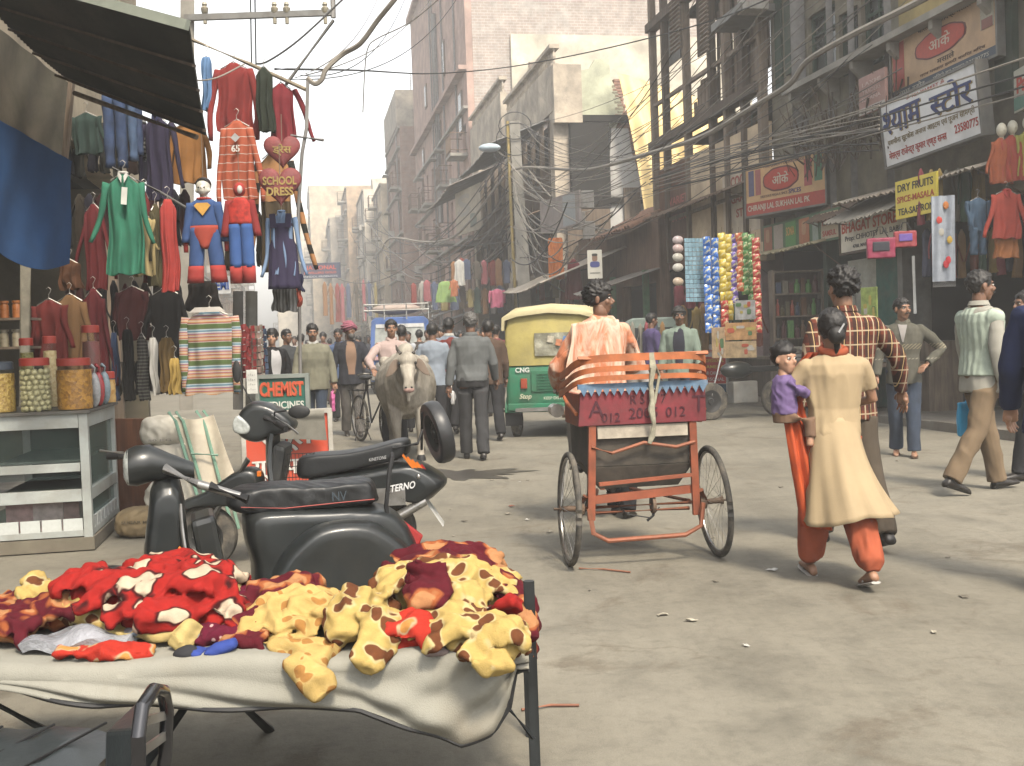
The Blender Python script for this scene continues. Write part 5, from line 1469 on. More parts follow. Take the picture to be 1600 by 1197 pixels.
m=MB();m.slab(lambda u,v:Vector(((u-.5)*.44+.02*v*(u-.5),-.03-.02*math.sin(PI*min(1,v*4))-.012*math.sin(u*13+v*3),.01-.20*v-.03*u*v)),24,14,.012)
o=m.build('towel',M((.20,.19,.16),.95,var=.25,scale=6,bump=.6,bscale=90),None,smooth=1.5,label='damp grey towel draped over the top of the orange hoarding',cat='towel');o.location=Vector((tw.x,8.5,P(462,645,8.5).z))
t,LT,w,h=board('small_sign','small white sign with blue capital letters between the two costumes','sign',(335,10.1),(360,10.1),432,460,.03,M((.6,.62,.64),.5))
put(t,LT,w,h,'EMI',0,0,.8,.5,(.04,.1,.36),.03)
t,LT,w,h=board('price_card','tall white card of small black marks beside the striped polo','card',(385,9.3),(402,9.3),578,616,.008,M((.6,.6,.56),.5))
for r_ in range(4):put(t,LT,w,h,'. : , .',0,.3-.2*r_,.6,.08,(.05,.05,.05),.02)
t,LT,w,h=board('street_banner','dark blue banner with red letters hung across the hazy lane','banner',(468,48),(532,48),412,436,.1,M((.05,.06,.10),.6))
put(t,LT,w,h,'NATIONAL',0,.2,.8,.28,(.5,.09,.06),.02);put(t,LT,w,h,'JEWELLERS GOLD',0,-.15,.8,.18,(.5,.12,.08),.02);put(t,LT,w,h,'SCHOOL PRODUCTS',0,-.38,.85,.12,(.5,.5,.5),.01)
rn=random.Random(8)
for i in range(11):
 px=378+i*3.6;py=508+rn.uniform(-4,6);Y=10.3+rn.uniform(-.1,.1)
 p=P(px,py,Y);c=rn.choice([(.4,.35,.28),(.35,.05,.05),(.08,.12,.2),(.45,.3,.25),(.3,.32,.3),(.45,.12,.05)])
 t=thing('hanging_packs','string of bright little packs hung beside the striped polo','packs',p,0,'strings of little packs beside the striped polo')
 m=MB()
 for k in range(8):m.box((rn.uniform(-.006,.006),0,-.035-.065*k),(.03,.012,.055),(0,rn.uniform(-.2,.2),rn.uniform(-.5,.5)))
 m.build('packs',M(c,.4,var=.7,scale=14,bump=0),t)
# people
SK={'d':(.12,.06,.035),'m':(.19,.10,.06),'l':(.30,.17,.11)}
def skin(k):
 key=('skin',k)
 if key not in _mc:
  s=NT('skin');c=SK[k]
  s.col(s.mix(1.0,c,s.ramp(s.noise(14,4),[(.3,.82),(.7,1.1)]),'MULTIPLY'));s.b.inputs['Subsurface Weight'].default_value=.05
  s.bump(s.noise(60,3),.1,.002);_mc[key]=s.end(.55,0,.4)
 return _mc[key]
EYEW=M((.55,.52,.48),.3,bump=0,var=.05);HAIRM=M((.012,.010,.009),.5,var=.4,scale=40,bump=.5,bscale=180)
GREYH=M((.10,.095,.09),.6,var=.4,scale=40,bump=.5,bscale=180)
LEATH=M((.02,.016,.013),.4,var=.3,scale=20,bump=.2);SLIP=M((.10,.055,.035),.6,var=.3)
def V3(*a):return Vector(a)
def head_parts(lod):
 """face towards +Y, centre of the skull at the origin; chin at -.115"""
 m=MB()
 m.ball((0,-.012,.028),(.073,.092,.086),20,14).ball((0,.02,-.028),(.058,.068,.078),18,12).ball((0,.042,-.078),(.036,.036,.032),12,8)
 m.tube([(0,.082,.018),(0,.096,-.008),(0,.105,-.028)],[.008,.011,.014],8).ball((0,.090,-.034),(.018,.013,.009),8,6)
 m.ball((0,.073,.026),(.050,.014,.010),12,6)
 for s in(-1,1):m.ball((s*.074,-.006,-.008),(.009,.018,.031),8,8);m.ball((s*.038,.058,-.022),(.022,.022,.022),8,6)
 m.ball((0,.083,-.056),(.023,.010,.0055),8,6).ball((0,.081,-.067),(.020,.010,.006),8,6)
 return m
_hc={}
def fused_head(lod):
 if lod not in _hc:_hc[lod]=fuse(head_parts(lod),.0055 if lod==0 else(.009 if lod==1 else .014),2)
 return _hc[lod]
def hand_mb(p,d,side,up,curl=.5,sc=1.0,open_=False):
 """palm and five fingers; p wrist, d direction of the hand, up = back of the hand"""
 d=d.normalized();b=(up-d*up.dot(d)).normalized();x=d.cross(b)*side
 m=MB();m.tube([p-d*.02,p+d*.03*sc,p+d*.085*sc],[(.024*sc,.018*sc),(.038*sc,.016*sc),(.040*sc,.014*sc)],10)
 for k in(-.024,0,.024):m.ball(tuple(p+d*.055*sc+x*k*sc),.018*sc,8,6);m.ball(tuple(p+d*.082*sc+x*k*sc),.014*sc,8,6)
 for i,(o,L) in enumerate(((-.031,.072),(-.010,.080),(.011,.075),(.031,.060))):
  q=p+d*.080*sc+x*o*sc;dd=(d+x*o*(4 if open_ else 1.2)).normalized();pts=[q]
  for j in range(3):
   an=curl*(.25+.75*j);v=(dd*math.cos(an)-b*math.sin(an));q=q+v*L*sc/3*(1.15-.15*j);pts.append(q)
  m.tube(pts,[.0095*sc,.009*sc,.0082*sc,.0065*sc],7)
 q=p+d*.02*sc-x*.028*sc;t1=(d*.75-x*.62-b*.2).normalized()
 m.tube([q,q+t1*.035*sc,q+(t1+d*.4).normalized()*.07*sc],[.013*sc,.011*sc,.008*sc],7)
 return m
def ring_torso(spec,yoff=0):
 m=MB();m.rings([(0,y+yoff,z,rx,ry) for(z,y,rx,ry) in spec],20);return m
TOR=[(.86,0,.145,.105),(.94,-.005,.168,.118),(1.03,0,.155,.105),(1.12,.005,.150,.100),(1.24,.008,.172,.112),(1.34,.002,.186,.112),(1.40,-.005,.172,.098),(1.445,-.01,.115,.075),(1.475,-.01,.065,.060)]
def person(label,at,face,H=1.70,sk='m',lod=1,top=None,bot=None,topkind='shirt',stride=0.0,la=(5,10,15),ra=(5,10,15),yaw=0,nod=0,hair='short',moust=False,beard=False,
tuck=False,collar=None,shoe='shoe',girth=1.0,legs=None,seat=None,arms=None,drop=0.0,hands=(0.5,.5),vest=None,extra=None,z=0.0,lean=0,shoem=None,turb=None,cat='person',group=None,seed=0,hopen=(False,False),undershirt=None):
 """face = degrees, 0 looks away up the street axis (+Y), 180 looks at the camera. la/ra = (forward, out, elbow) degrees"""
 vox=(.0085,.013,.019)[lod];sc=H/1.75
 pos=Vector(at) if len(at)==3 else Vector((at[0],at[1],z))
 t=thing('person',label,cat,pos,R(face),group);t.scale=(sc,)*3
 st=stride;hipz=.92
 def leg(s,a,k):
  hp=V3(s*.088,0,hipz);a,k=R(a),R(k)
  kn=hp+V3(s*.012,math.sin(a),-math.cos(a))*.435;an=kn+V3(0,math.sin(a-k),-math.cos(a-k))*.41
  return[hp,kn,an]
 if legs:L=[[Vector(q) for q in l] for l in legs]
 else:L=[leg(-1,st,max(3,-st*1.1 if st<0 else 3)),leg(1,-st,max(3,st*1.1 if st>0 else 3))]
 low=min(l[2].z for l in L)-.085
 if legs:low=0
 for l in L:
  for q in l:q.z-=low
 dz=-low+drop
 lm=Matrix.Translation((0,0,dz))@Matrix.Translation((0,0,.92))@Matrix.Rotation(R(-lean),4,'X')@Matrix.Translation((0,0,-.92))
 def up(p):return lm@Vector(p)
 def arm(s,spec):
  f,o,e=spec;sh=up((s*.183,-.005,1.40))
  d1=V3(s*math.sin(R(o)),math.sin(R(f))*math.cos(R(o)),-math.cos(R(f))*math.cos(R(o)));el=sh+d1*.285
  d2=V3(s*math.sin(R(o*.5)),math.sin(R(f+e)),-math.cos(R(f+e))).normalized();return[sh,el,el+d2*.25]
 A=[arm(-1,la),arm(1,ra)]
 if arms:
  for i,q in enumerate(arms):
   if q:A[i]=[up((q[3] if len(q)>3 else((-1,1)[i]*.183,-.005,1.40))),Vector(q[0]),Vector(q[1])]
 b=MB();body_t=MB().rings([(0,y,z_,rx*.9*girth,ry*.9*girth) for z_,y,rx,ry in TOR],16)
 b.join(body_t.xf(lm))
 b.tube([up((0,-.012,1.43)),up((0,-.005,1.50)),up((0,.004,1.57))],[.058,.054,.055],12)
 for l in L:b.tube([l[0],l[0].lerp(l[1],.5),l[1],l[1].lerp(l[2],.35),l[2]],[.075,.068,.05,.048,.034],10)
 for a in A:b.tube([a[0],a[0].lerp(a[1],.5),a[1],a[1].lerp(a[2],.4),a[2]],[.048,.043,.036,.034,.023],10)
 bm_=fuse(b,max(.012,vox),2)
 mats=[skin(sk),EYEW,BLACK]
 full=MB();
 def addme(me,T=None,mi=0):
  full.cur=mi;full.add([v.co.copy() for v in me.vertices],[tuple(p.vertices) for p in me.polygons],T)
 addme(bm_);bpy.data.meshes.remove(bm_)
 HT=Matrix.Translation(up((0,.014,1.617)))@Matrix.Scale(1.05,4)@Matrix.Rotation(R(yaw),4,'Z')@Matrix.Rotation(R(-nod),4,'X')
 addme(fused_head(lod),HT)
 for s in(-1,1):
  full.cur=1;full.ball((s*.031,.0745,.006),(.0135,.009,.0065),8,6,HT)
  full.cur=2;full.ball((s*.031,.0815,.006),(.0065,.004,.006),8,6,HT);full.bar(HT@V3(s*.014,.088,.022),HT@V3(s*.048,.078,.024),.005,.008)
 for i,s in enumerate((-1,1)):
  dd=(A[i][2]-A[i][1]).normalized()
  if lod<2:
   h=hand_mb(A[i][2],dd,s,V3(s*1.0,.25,.1) if abs(dd.z)>.6 else V3(0,0,1),hands[i],1.0,hopen[i])
   hm_=fuse(h,.0055 if lod==0 else .008,1);full.cur=0;addme(hm_);bpy.data.meshes.remove(hm_)
  else:full.cur=0;full.ball(tuple(A[i][2]+dd*.05),(.03,.035,.06),8,6)
 me=full.mesh('body')
 for m_ in mats:me.materials.append(m_)
 me.polygons.foreach_set('material_index',full.mi);me.polygons.foreach_set('use_smooth',[True]*len(me.polygons))
 link('body',me,t)
 def shell(name,mat,fn,k=1.06,rough=.004,sd=1):
  m=MB();nu,nv=(72,48) if lod==0 else((28,20) if lod==1 else(18,12))
  m.ball((0,-.012,.03),(.076*k,.094*k,.089*k),nu,nv)
  co=np.array(m.v);n_=snoise(co,260,sd)*rough*1.2+snoise(co,80,sd+1)*rough
  keep=[i for i,v in enumerate(m.v) if fn(*v)]
  ks=set(keep);c=Vector((0,-.012,.03));vs=[]
  for i,v in enumerate(m.v):
   v=Vector(v);vs.append(v+(v-c).normalized()*float(n_[i]) if i in ks else c+(v-c)*.90)
  m.v=[tuple(v) for v in vs];m.xf(HT);return m.build(name,mat,t,smooth=3)
 hm=GREYH if hair=='grey' else HAIRM
 if turb:
  m=MB()
  m.ball((0,-.012,.065),(.100,.112,.088),22,14,HT)
  for i in range(7):
   a=i*.5;q=[HT@(Matrix.Rotation(R(-10),3,'X')@Matrix.Rotation(R(17*(-1)**i),3,'Y')@V3((.098-.004*(i-2)**2)*math.cos(w_),(.112-.004*(i-2)**2)*math.sin(w_)-.008,.028+.016*i+.012*math.sin(w_+a))) for w_ in[k*2*PI/24 for k in range(24)]]
   m.tube(q,.016,7,closed=True)
  m.ball((0,-.01,.11),(.08,.09,.05),16,8,HT);m.build('turban',turb,t,smooth=2.5)
 elif hair in('short','grey','full'):
  kk={'short':1.07,'grey':1.06,'full':1.15}[hair]
  shell('hair',hm,lambda x,y,z_:(z_>.062-.35*max(0,-y-.0)*2.2-(.03 if abs(x)>.06 and y<.03 else 0) and(y<.072 or z_>.060)) or(y<-.035 and z_>-.05),kk,.005 if hair!='full' else .009,seed+3)
 elif hair=='bun':
  shell('hair',hm,lambda x,y,z_:(z_>.055 and y<.07) or(y<-.01 and z_>-.055),1.13,.003,4)
  m=MB();m.ball((0,-.115,-.035),(.052,.045,.055),14,10,HT);m.tube([HT@V3(0,-.11,-.07),HT@V3(.005,-.10,-.11),HT@V3(0,-.09,-.15)],[.022,.018,.006],8);m.build('hair_bun',hm,t,smooth=2.5)
  m=MB();m.bar(HT@V3(.045,-.12,.03),HT@V3(.0,-.165,-.02),.006,.01);m.build('hair_pin',M((.6,.6,.6),.3,.6,bump=0),t)
 if moust:
  m=MB();m.tube([HT@V3(-.032,.082,-.052),HT@V3(-.014,.096,-.046),HT@V3(0,.099,-.045),HT@V3(.014,.096,-.046),HT@V3(.032,.082,-.052)],[.003,.0075,.006,.0075,.003],6);m.build('moustache',hm,t,smooth=True)
 if beard:
  m=MB();m.ball((0,.045,-.085),(.052,.048,.05),16,10,HT);m.build('beard',GREYH if beard=='grey' else hm,t,smooth=2.5)
 if bot is not None:
  g=MB();g.join(MB().rings([(0,y,z_,rx*1.02*girth,ry*1.04*girth) for z_,y,rx,ry in TOR[:3]]+[(0,0,1.05,.15*girth,.105*girth)],18).xf(lm))
  for l in L:
   kf=(l[1]-l[0]).normalized()
   g.tube([l[0]+V3(0,0,.03),l[0].lerp(l[1],.3),l[0].lerp(l[1],.8),l[1],l[1].lerp(l[2],.5),l[2]+V3(0,0,-.015)],[.098*girth,.096,.080,.077,.074,.073],14)
  me=fuse(g,vox,2,folds(.0055,17,seed+5,(1,1,.45)));me.materials.append(bot);link('trousers',me,t)
 for i,l in enumerate(L):
  an=l[2];dirv=l[2]-l[1];pitch=0
  if not legs:
   ang=(st if i==0 else-st)
   if ang<0:pitch=-min(30,-ang*1.1)
   else:pitch=min(12,ang*.5)
  T=Matrix.Translation(an)@Matrix.Rotation(R(pitch),4,'X')
  m=MB();spec=[(-.055,.030,.028),(-.03,.036,.045),(.02,.036,.048),(.07,.040,.036),(.12,.043,.028),(.165,.036,.022),(.19,.018,.014)]
  if shoe=='bare':
   m.loft([[T@V3(w_*.8*math.cos(2*PI*k/12),y,-.078+h_*.8+h_*.8*math.sin(2*PI*k/12)) for k in range(12)] for y,w_,h_ in spec]);m.build('foot',skin(sk),t,smooth=2)
   m=MB();m.loft([[T@V3(w_*math.cos(2*PI*k/12),y,-.083+.009*math.sin(2*PI*k/12)) for k in range(12)] for y,w_,h_ in spec]);m.tube([T@V3(-.036,.07,-.07),T@V3(0,.10,-.022),T@V3(.036,.07,-.07)],.006,6);m.build('slipper',shoem or SLIP,t)
  else:
   m.loft([[T@V3(w_*math.cos(2*PI*k/14),y,-.085+h_+h_*(math.sin(2*PI*k/14) if math.sin(2*PI*k/14)>0 else .9*math.sin(2*PI*k/14))) for k in range(14)] for y,w_,h_ in spec]);m.build('shoe',shoem or LEATH,t,smooth=2)
 def ufront(u,v,k):
  wide=topkind=='jacket';z_=1.455-(.50 if wide else .20)*v;x=(u-.5)*((.10+.06*math.sin(PI*min(1,v*1.2))) if wide else(.10-.085*v));zz=[q[0] for q in TOR]
  ry=float(np.interp(z_,zz,[q[3] for q in TOR]))*k*1.02;rx=float(np.interp(z_,zz,[q[2] for q in TOR]))*k;y0=float(np.interp(z_,zz,[q[1] for q in TOR]))
  return up((x,y0+ry*math.sqrt(max(.1,1-(x/rx)**2))+.006-.02*max(0,1-v*9),z_))
 if top is not None:
  k={'shirt':1.10,'sweater':1.15,'jacket':1.20,'tee':1.10,'kurta':1.10}[topkind]*girth;low_=.93 if tuck else(.80 if topkind!='kurta' else .55)
  spec=[(z_,y,rx*k,ry*k*1.02) for z_,y,rx,ry in TOR if z_>max(low_+.02,.99)]
  r0=.166*k if not tuck else .155*k
  spec=([(low_,0,r0*(1.0 if topkind!='kurta' else 1.3),.125*k*(1 if topkind!='kurta' else 1.35)),(low_+.05,0,r0*(.99 if topkind!='kurta' else 1.22),.124*k*(1 if topkind!='kurta' else 1.25))]+spec[:-1]+[(1.462,-.008,.082,.070),(1.478,-.008,.066,.062)])
  g=MB();g.join(MB().rings([(0,y,z_,rx,ry) for z_,y,rx,ry in spec],22).xf(lm))
  sr={'shirt':.062,'sweater':.066,'jacket':.070,'tee':.060,'kurta':.063}[topkind]*girth**.5
  for a in A:
   e=1.0
   inn=V3(-.05 if a[0].x>0 else .05,0,-.012);g.ball(tuple(a[0]+V3(inn.x*.2,0,-.022)),sr*1.0,14,10);pts=[a[0]+inn,a[0]+V3(inn.x*.15,0,-.02),a[0].lerp(a[1],.45),a[1]];rr=[sr*.5,sr*.93,sr*.96,sr*.86]
   if topkind=='tee':pts=[a[0]+inn,a[0]+V3(0,0,-.02),a[0].lerp(a[1],.35),a[0].lerp(a[1],.72)];rr=[sr*.5,sr*.93,sr*.95,sr*.9]
   else:pts+=[a[1].lerp(a[2],.5),a[2].lerp(a[1],.05)];rr+=[sr*.78,sr*.66]
   g.tube(pts,rr,14)
  me=fuse(g,vox,2,folds(.0065 if topkind!='sweater' else .0045,15,seed+1,(1,1,.6)));me.materials.append(top)
  link({'shirt':'shirt','sweater':'sweater','jacket':'jacket','tee':'blouse','kurta':'kurta'}[topkind],me,t)
  if collar is not None:
   m=MB()
   m.slab(lambda u,v:up(((.068+.014*v)*math.cos(2*PI*u-PI/2+.0),(.064+.016*v)*math.sin(2*PI*u-PI/2)-.006,1.505-.035*v-.012*math.cos(2*PI*u-PI/2+PI/2)*0+(-.03 if 0 else 0)*v-.035*max(0,math.sin(2*PI*u-PI/2))**6)),28,3,.006);m.build('collar',collar,t,smooth=1.5)
  if undershirt is not None:
   m=MB();m.slab(lambda u,v:ufront(u,v,k),8,8,.01);m.build('shirt_front',undershirt,t,smooth=1.5)
 if vest is not None:
  k=1.21*girth;g=MB();g.join(MB().rings([(0,0,.93,.165*k,.118*k)]+[(0,y,z_,rx*k,ry*k) for z_,y,rx,ry in TOR if .95<z_<1.42]+[(0,-.01,1.45,.10,.078)],22).xf(lm))
  for a in A:g.ball(tuple(a[0]+V3(-.01 if a[0].x>0 else .01,0,-.03)),(.068,.078,.072),14,10)
  me=fuse(g,vox,2,folds(.003,15,seed+2));me.materials.append(vest);link('sleeveless_sweater',me,t)
 if extra:extra(t,up,A,L,HT)
 return t
def plaid():
 s=NT('plaid cloth');p=s.sep()
 def band(x,per,w,off=0.0):return s.math('LESS_THAN',s.math('FRACT',s.math('ADD',s.math('DIVIDE',x,per),10+off)),w)
 k=s.mix(band(p[0],.085,.42),(.085,.022,.012),(.025,.012,.009));k=s.mix(s.math('MULTIPLY',band(p[2],.085,.42),.6),k,(.03,.012,.01))
 k=s.mix(band(p[2],.085,.10,.3),k,(.24,.19,.13));k=s.mix(band(p[0],.085,.10,.3),k,(.24,.19,.13));k=s.mix(band(p[0],.085,.05,.72),k,(.35,.25,.12))
 s.col(k);s.bump(s.noise(120,2),.2,.002);return s.end(.9,0,.2)
def knit(c,bands=None,cable=False):
 s=NT('knitted wool');p=s.sep();k=c
 if bands:
  for z0,z1,cc in bands:
   f=s.math('MULTIPLY',s.math('GREATER_THAN',p[2],z0),s.math('LESS_THAN',p[2],z1))
   f=s.math('MULTIPLY',f,s.math('GREATER_THAN',s.math('FRACT',s.math('ADD',s.math('MULTIPLY',p[0],26.0),s.math('MULTIPLY',p[2],30))),.45));k=s.mix(f,k,cc)
 k=s.mix(1.0,k,s.ramp(s.noise(9,3),[(.3,.8),(.7,1.08)]),'MULTIPLY');s.col(k)
 w=s.n.new('ShaderNodeTexWave');w.inputs['Scale'].default_value=6 if cable else 22;w.inputs['Distortion'].default_value=3 if cable else 0;s.l.new(s.tc.outputs['Object'],w.inputs['Vector'])
 s.bump(w.outputs['Fac'],.5,.008 if cable else .004);return s.end(.95,0,.1)
def dyed(c1,c2,sc=9):
 s=NT('tie dyed shawl');n=s.noise(sc,5,.7,s.mapping((1.6,1.6,.5)),1.2)
 s.col(s.mix(s.ramp(n,[(.42,0.0),(.62,1.0)]),c1,c2));s.bump(s.noise(90,3),.2,.002);return s.end(.75,0,.3)
DKTR=cloth((.028,.028,.032));GRTR=cloth((.055,.055,.058));BRTR=cloth((.10,.075,.05));KHA=cloth((.24,.16,.085));JNS=M((.035,.05,.08),.9,var=.4,scale=6,bscale=150)
# woman with child, plaid man
SALW=cloth((.50,.085,.015));KUR=M((.37,.28,.165),.85,var=.12,scale=5,bump=.3,bscale=150)
def woman_extra(t,up,A,L,HT):
 def sk(u,v):
  a=2*PI*u;fl=v**1.15
  rx=.15+.07*fl;ry=.118+.20*fl
  x=rx*math.cos(a)+.14*fl*fl*(.5+.5*math.cos(a));y=ry*math.sin(a)-.04*fl
  rip=.016*fl*math.sin(7*a+v*3)+.010*fl*math.sin(13*a)
  z_=1.05-.62*v-.03*fl*math.cos(a)*(-1)+.02*math.sin(3*a)*fl
  return V3(x+rip*math.cos(a),y+rip*math.sin(a),z_)
 m=MB();m.slab(sk,64,22,.005);m.build('kurta_skirt',KUR,t,smooth=2)
 for i,l in enumerate(L):
  m=MB();m.tube([l[0],l[0].lerp(l[1],.5),l[1],l[1].lerp(l[2],.5),l[2]+V3(0,0,.04),l[2]+V3(0,0,.0)],[.10,.10,.088,.09,.075,.048],16)
  me=fuse(m,.010,2,folds(.012,20,40+i,(1,1,.25)));me.materials.append(SALW);link('salwar',me,t)
 m=MB();m.tube([up((.075*math.cos(a),.06*math.sin(a)-.012,1.485+.015*math.sin(a))) for a in[k*2*PI/16 for k in range(16)]],[(.022,.028)]*16,8,closed=True);m.build('scarf_loop',SALW,t,smooth=2)
 pts=[(-.08,.06,1.46),(-.19,.09,1.32),(-.25,.06,1.15),(-.235,.0,1.0),(-.21,-.05,.8),(-.17,-.04,.6),(-.13,-.02,.36)]
 m=MB();n=24
 def dp(u,v):
  k=v*(len(pts)-1);i=min(int(k),len(pts)-2);q=Vector(pts[i]).lerp(Vector(pts[i+1]),k-i)
  return q+V3((u-.5)*(.10+.10*v),.022*math.sin(u*17+v*2)+.01*math.sin(v*11),-.03*u*v)
 m.slab(dp,14,n,.004);m.build('scarf',dyed((.32,.05,.01),(.24,.035,.01),6),t,smooth=2)
 m=MB();m.tube([A[0][2].lerp(A[0][1],.1)+V3(0,0,0),A[0][2]],.032,10);m.build('bangles',M((.45,.3,.1),.3,.7,bump=0),t)
p=G(1268,872)
person('woman in cream kurta and orange salwar walking away with a child on her hip',(1.76,5.98),4,H=1.52,sk='m',lod=0,top=KUR,topkind='tee',bot=None,stride=15,tuck=True,arms=[((-.29,.05,1.16),(-.22,.24,1.10)),((.27,.02,1.15),(.12,.22,1.10))],hair='bun',shoe='bare',shoem=M((.4,.38,.35),.5),extra=woman_extra,seed=3,yaw=-6,lean=-2)
def child():
 t=thing('person','small child with curly black hair in a lilac top carried on the woman\'s hip','child',(1.49,5.96,1.05),R(-75));t.scale=(.80,)*3
 b=MB();b.rings([(0,0,-.18,.075,.07),(0,0,-.05,.085,.075),(0,0,.07,.085,.07),(0,0,.12,.045,.04),(0,.0,.17,.035,.035)],14)
 for s in(-1,1):b.tube([(s*.07,0,.09),(s*.11,.06,.02),(s*.06,.15,-.02)],[.032,.028,.02],10);b.tube([(s*.04,.02,-.15),(s*.09,.14,-.19),(s*.10,.13,-.36)],[.045,.038,.024],10)
 me=fuse(b,.008,2);h=fused_head(1);f=MB();f.add([v.co for v in me.vertices],[tuple(p.vertices) for p in me.polygons]);HT=Matrix.Translation((0,.01,.235))@Matrix.Rotation(R(-72),4,'Z')@Matrix.Scale(.92,4)
 f.add([v.co for v in h.vertices],[tuple(p.vertices) for p in h.polygons],HT)
 for s in(-1,1):
  f.join(hand_mb(V3(s*.06,.15,-.02),V3(-s*.3,.9,-.2),s,V3(0,0,1),.7,.55))
  f.cur=1;f.ball((s*.031,.0745,.006),(.015,.009,.010),8,6,HT);f.cur=2;f.ball((s*.031,.082,.006),(.009,.005,.009),8,6,HT);f.cur=0
 f.build('body',[skin('l'),EYEW,BLACK],t,smooth=3)
 m=MB();m.ball((0,-.014,.035),(.088,.105,.098),26,18);co=np.array(m.v);n_=snoise(co,150,2)*.022
 m.v=[tuple(HT@(Vector(v)*(1+float(n_[i])*6) if(v[2]>.05 or v[1]<-.01) and v[2]>-.05 else Vector(v)*.8)) for i,v in enumerate(m.v)];m.build('hair',HAIRM,t,smooth=3)
 g=MB();g.rings([(0,0,-.14,.092,.085),(0,0,0,.098,.085),(0,0,.09,.09,.072),(0,0,.13,.05,.045)],16)
 for s in(-1,1):g.tube([(s*.07,0,.09),(s*.115,.06,.02),(s*.085,.12,-.005)],[.045,.042,.036],10)
 me=fuse(g,.008,2,folds(.004,30,3));me.materials.append(cloth((.20,.12,.32)));link('top',me,t)
 g=MB();g.rings([(0,0,-.2,.08,.08),(0,0,-.12,.09,.085)],14)
 for s in(-1,1):g.tube([(s*.04,.02,-.15),(s*.09,.14,-.19),(s*.10,.135,-.30)],[.055,.05,.04],10)
 me=fuse(g,.009,2);me.materials.append(cloth((.25,.14,.08)));link('trousers',me,t)
child()
person('man in brown and cream plaid shirt walking away beside the woman',(2.13,6.95),8,H=1.80,sk='m',lod=0,top=plaid(),topkind='shirt',bot=BRTR,stride=14,la=(-5,12,20),ra=(2,36,22),hands=(.5,.35),hopen=(False,True),hair='full',collar=plaid(),seed=8,girth=1.06,yaw=6)
# right hand walkers
def bag_extra(c,side=-1,w=.24,h=.27,name='carrier_bag'):
 def f(t,up,A,L,HT):
  p=A[0 if side<0 else 1][2]+V3(0,0,-.09)
  m=MB();m.slab(lambda u,v:p+V3(.03*math.sin(PI*v)*(1-abs(2*u-1))+.01,(u-.5)*w*(1+.1*v),-.09-h*v),10,8,.05);me=fuse(m,.009,3,folds(.006,22,4));me.materials.append(c);link(name,me,t)
  m=MB()
  for s in(-1,1):m.tube([p+V3(.01,s*w*.28,-.11),p+V3(.005,s*w*.1,-.03),p],.007,6)
  m.build('bag_handle',c,t)
 return f
BLUEBAG=M((.02,.30,.55),.35,var=.15,scale=6,bump=.2)
person('man in pale ribbed sleeveless sweater and khaki trousers carrying a blue bag',(3.86,8.95),-75,H=1.86,sk='d',lod=0,top=cloth((.42,.40,.33)),topkind='shirt',bot=KHA,stride=16,la=(6,10,12),ra=(-5,8,15),vest=knit((.26,.30,.25),cable=True),collar=cloth((.42,.40,.33)),moust=True,yaw=-12,seed=12,extra=bag_extra(BLUEBAG,-1))
person('man in dark patterned zip sweater standing before the cloth stall',(4.18,11.6),160,H=1.70,sk='m',lod=0,top=knit((.065,.062,.05),[(1.18,1.24,(.16,.14,.10)),(1.07,1.085,(.16,.15,.12))]),topkind='sweater',bot=JNS,stride=7,arms=[((-.40,-.05,1.17),(-.24,.14,1.02)),None],ra=(4,14,12),collar=knit((.08,.075,.06)),moust=True,yaw=35,seed=14,undershirt=cloth((.35,.32,.3)),shoe='bare')
person('man in navy fleece cut off by the frame edge with one hand showing',(2.80,5.50),-35,H=1.80,sk='l',lod=0,top=cloth((.022,.035,.11)),topkind='jacket',bot=M((.20,.24,.27),.9,var=.3,scale=7),stride=10,la=(10,14,20),ra=(0,10,10),seed=15,collar=cloth((.022,.035,.11)))
person('man in dark trousers half hidden behind the blue bag carrier',(4.55,9.6),100,H=1.68,sk='d',lod=1,top=cloth((.05,.05,.06)),topkind='jacket',bot=DKTR,stride=12,seed=16)
# people left of the street
person('young man in black open jacket over a white printed shirt looking sideways',(P(425,540,15.5).x,15.5),215,H=1.66,sk='l',lod=1,top=cloth((.015,.014,.018)),topkind='jacket',bot=DKTR,seed=20,yaw=-30,undershirt=cloth((.55,.54,.55)),hair='full')
person('man with short black hair in grey jacket behind the young man',(P(448,540,17.2).x,17.2),230,H=1.68,sk='d',lod=1,top=cloth((.06,.065,.07)),topkind='jacket',bot=DKTR,seed=21,la=(12,10,50))
person('heavyset man in olive grey pullover with white shirt collar walking forward',(P(489,540,15.3).x,15.3),186,H=1.72,sk='m',lod=0,top=knit((.14,.135,.10)),topkind='sweater',bot=JNS,stride=10,moust=True,collar=WHTC,girth=1.14,seed=22,yaw=8,nod=5,la=(-4,14,12),ra=(6,12,14))
def pinkbag(t,up,A,L,HT):bag_extra(M((.55,.12,.30),.4,var=.2,bump=.2),1,.2,.3)(t,up,A,L,HT)
person('elderly man in pink turban and dark blazer looking upward with a pink bag',(P(547,540,16.6).x,16.6),192,H=1.74,sk='d',lod=0,top=cloth((.035,.037,.05)),topkind='jacket',bot=cloth((.16,.145,.13)),stride=9,turb=cloth((.42,.11,.17)),beard='grey',hair=None,nod=-14,yaw=24,seed=23,undershirt=cloth((.35,.2,.12)),extra=pinkbag,ra=(-2,14,12),la=(14,14,60))
person('man in blue shirt behind the turbaned man',(P(529,540,20).x,20),180,H=1.70,sk='d',lod=1,top=cloth((.07,.12,.25)),bot=DKTR,seed=24,moust=True,collar=cloth((.07,.12,.25)))
person('bare chested bearded man in tan cloth between blazer and pink shirt',(P(545,540,23.5).x,23.5),180,H=1.66,sk='d',lod=2,top=cloth((.30,.18,.11)),topkind='kurta',bot=DKTR,seed=25)
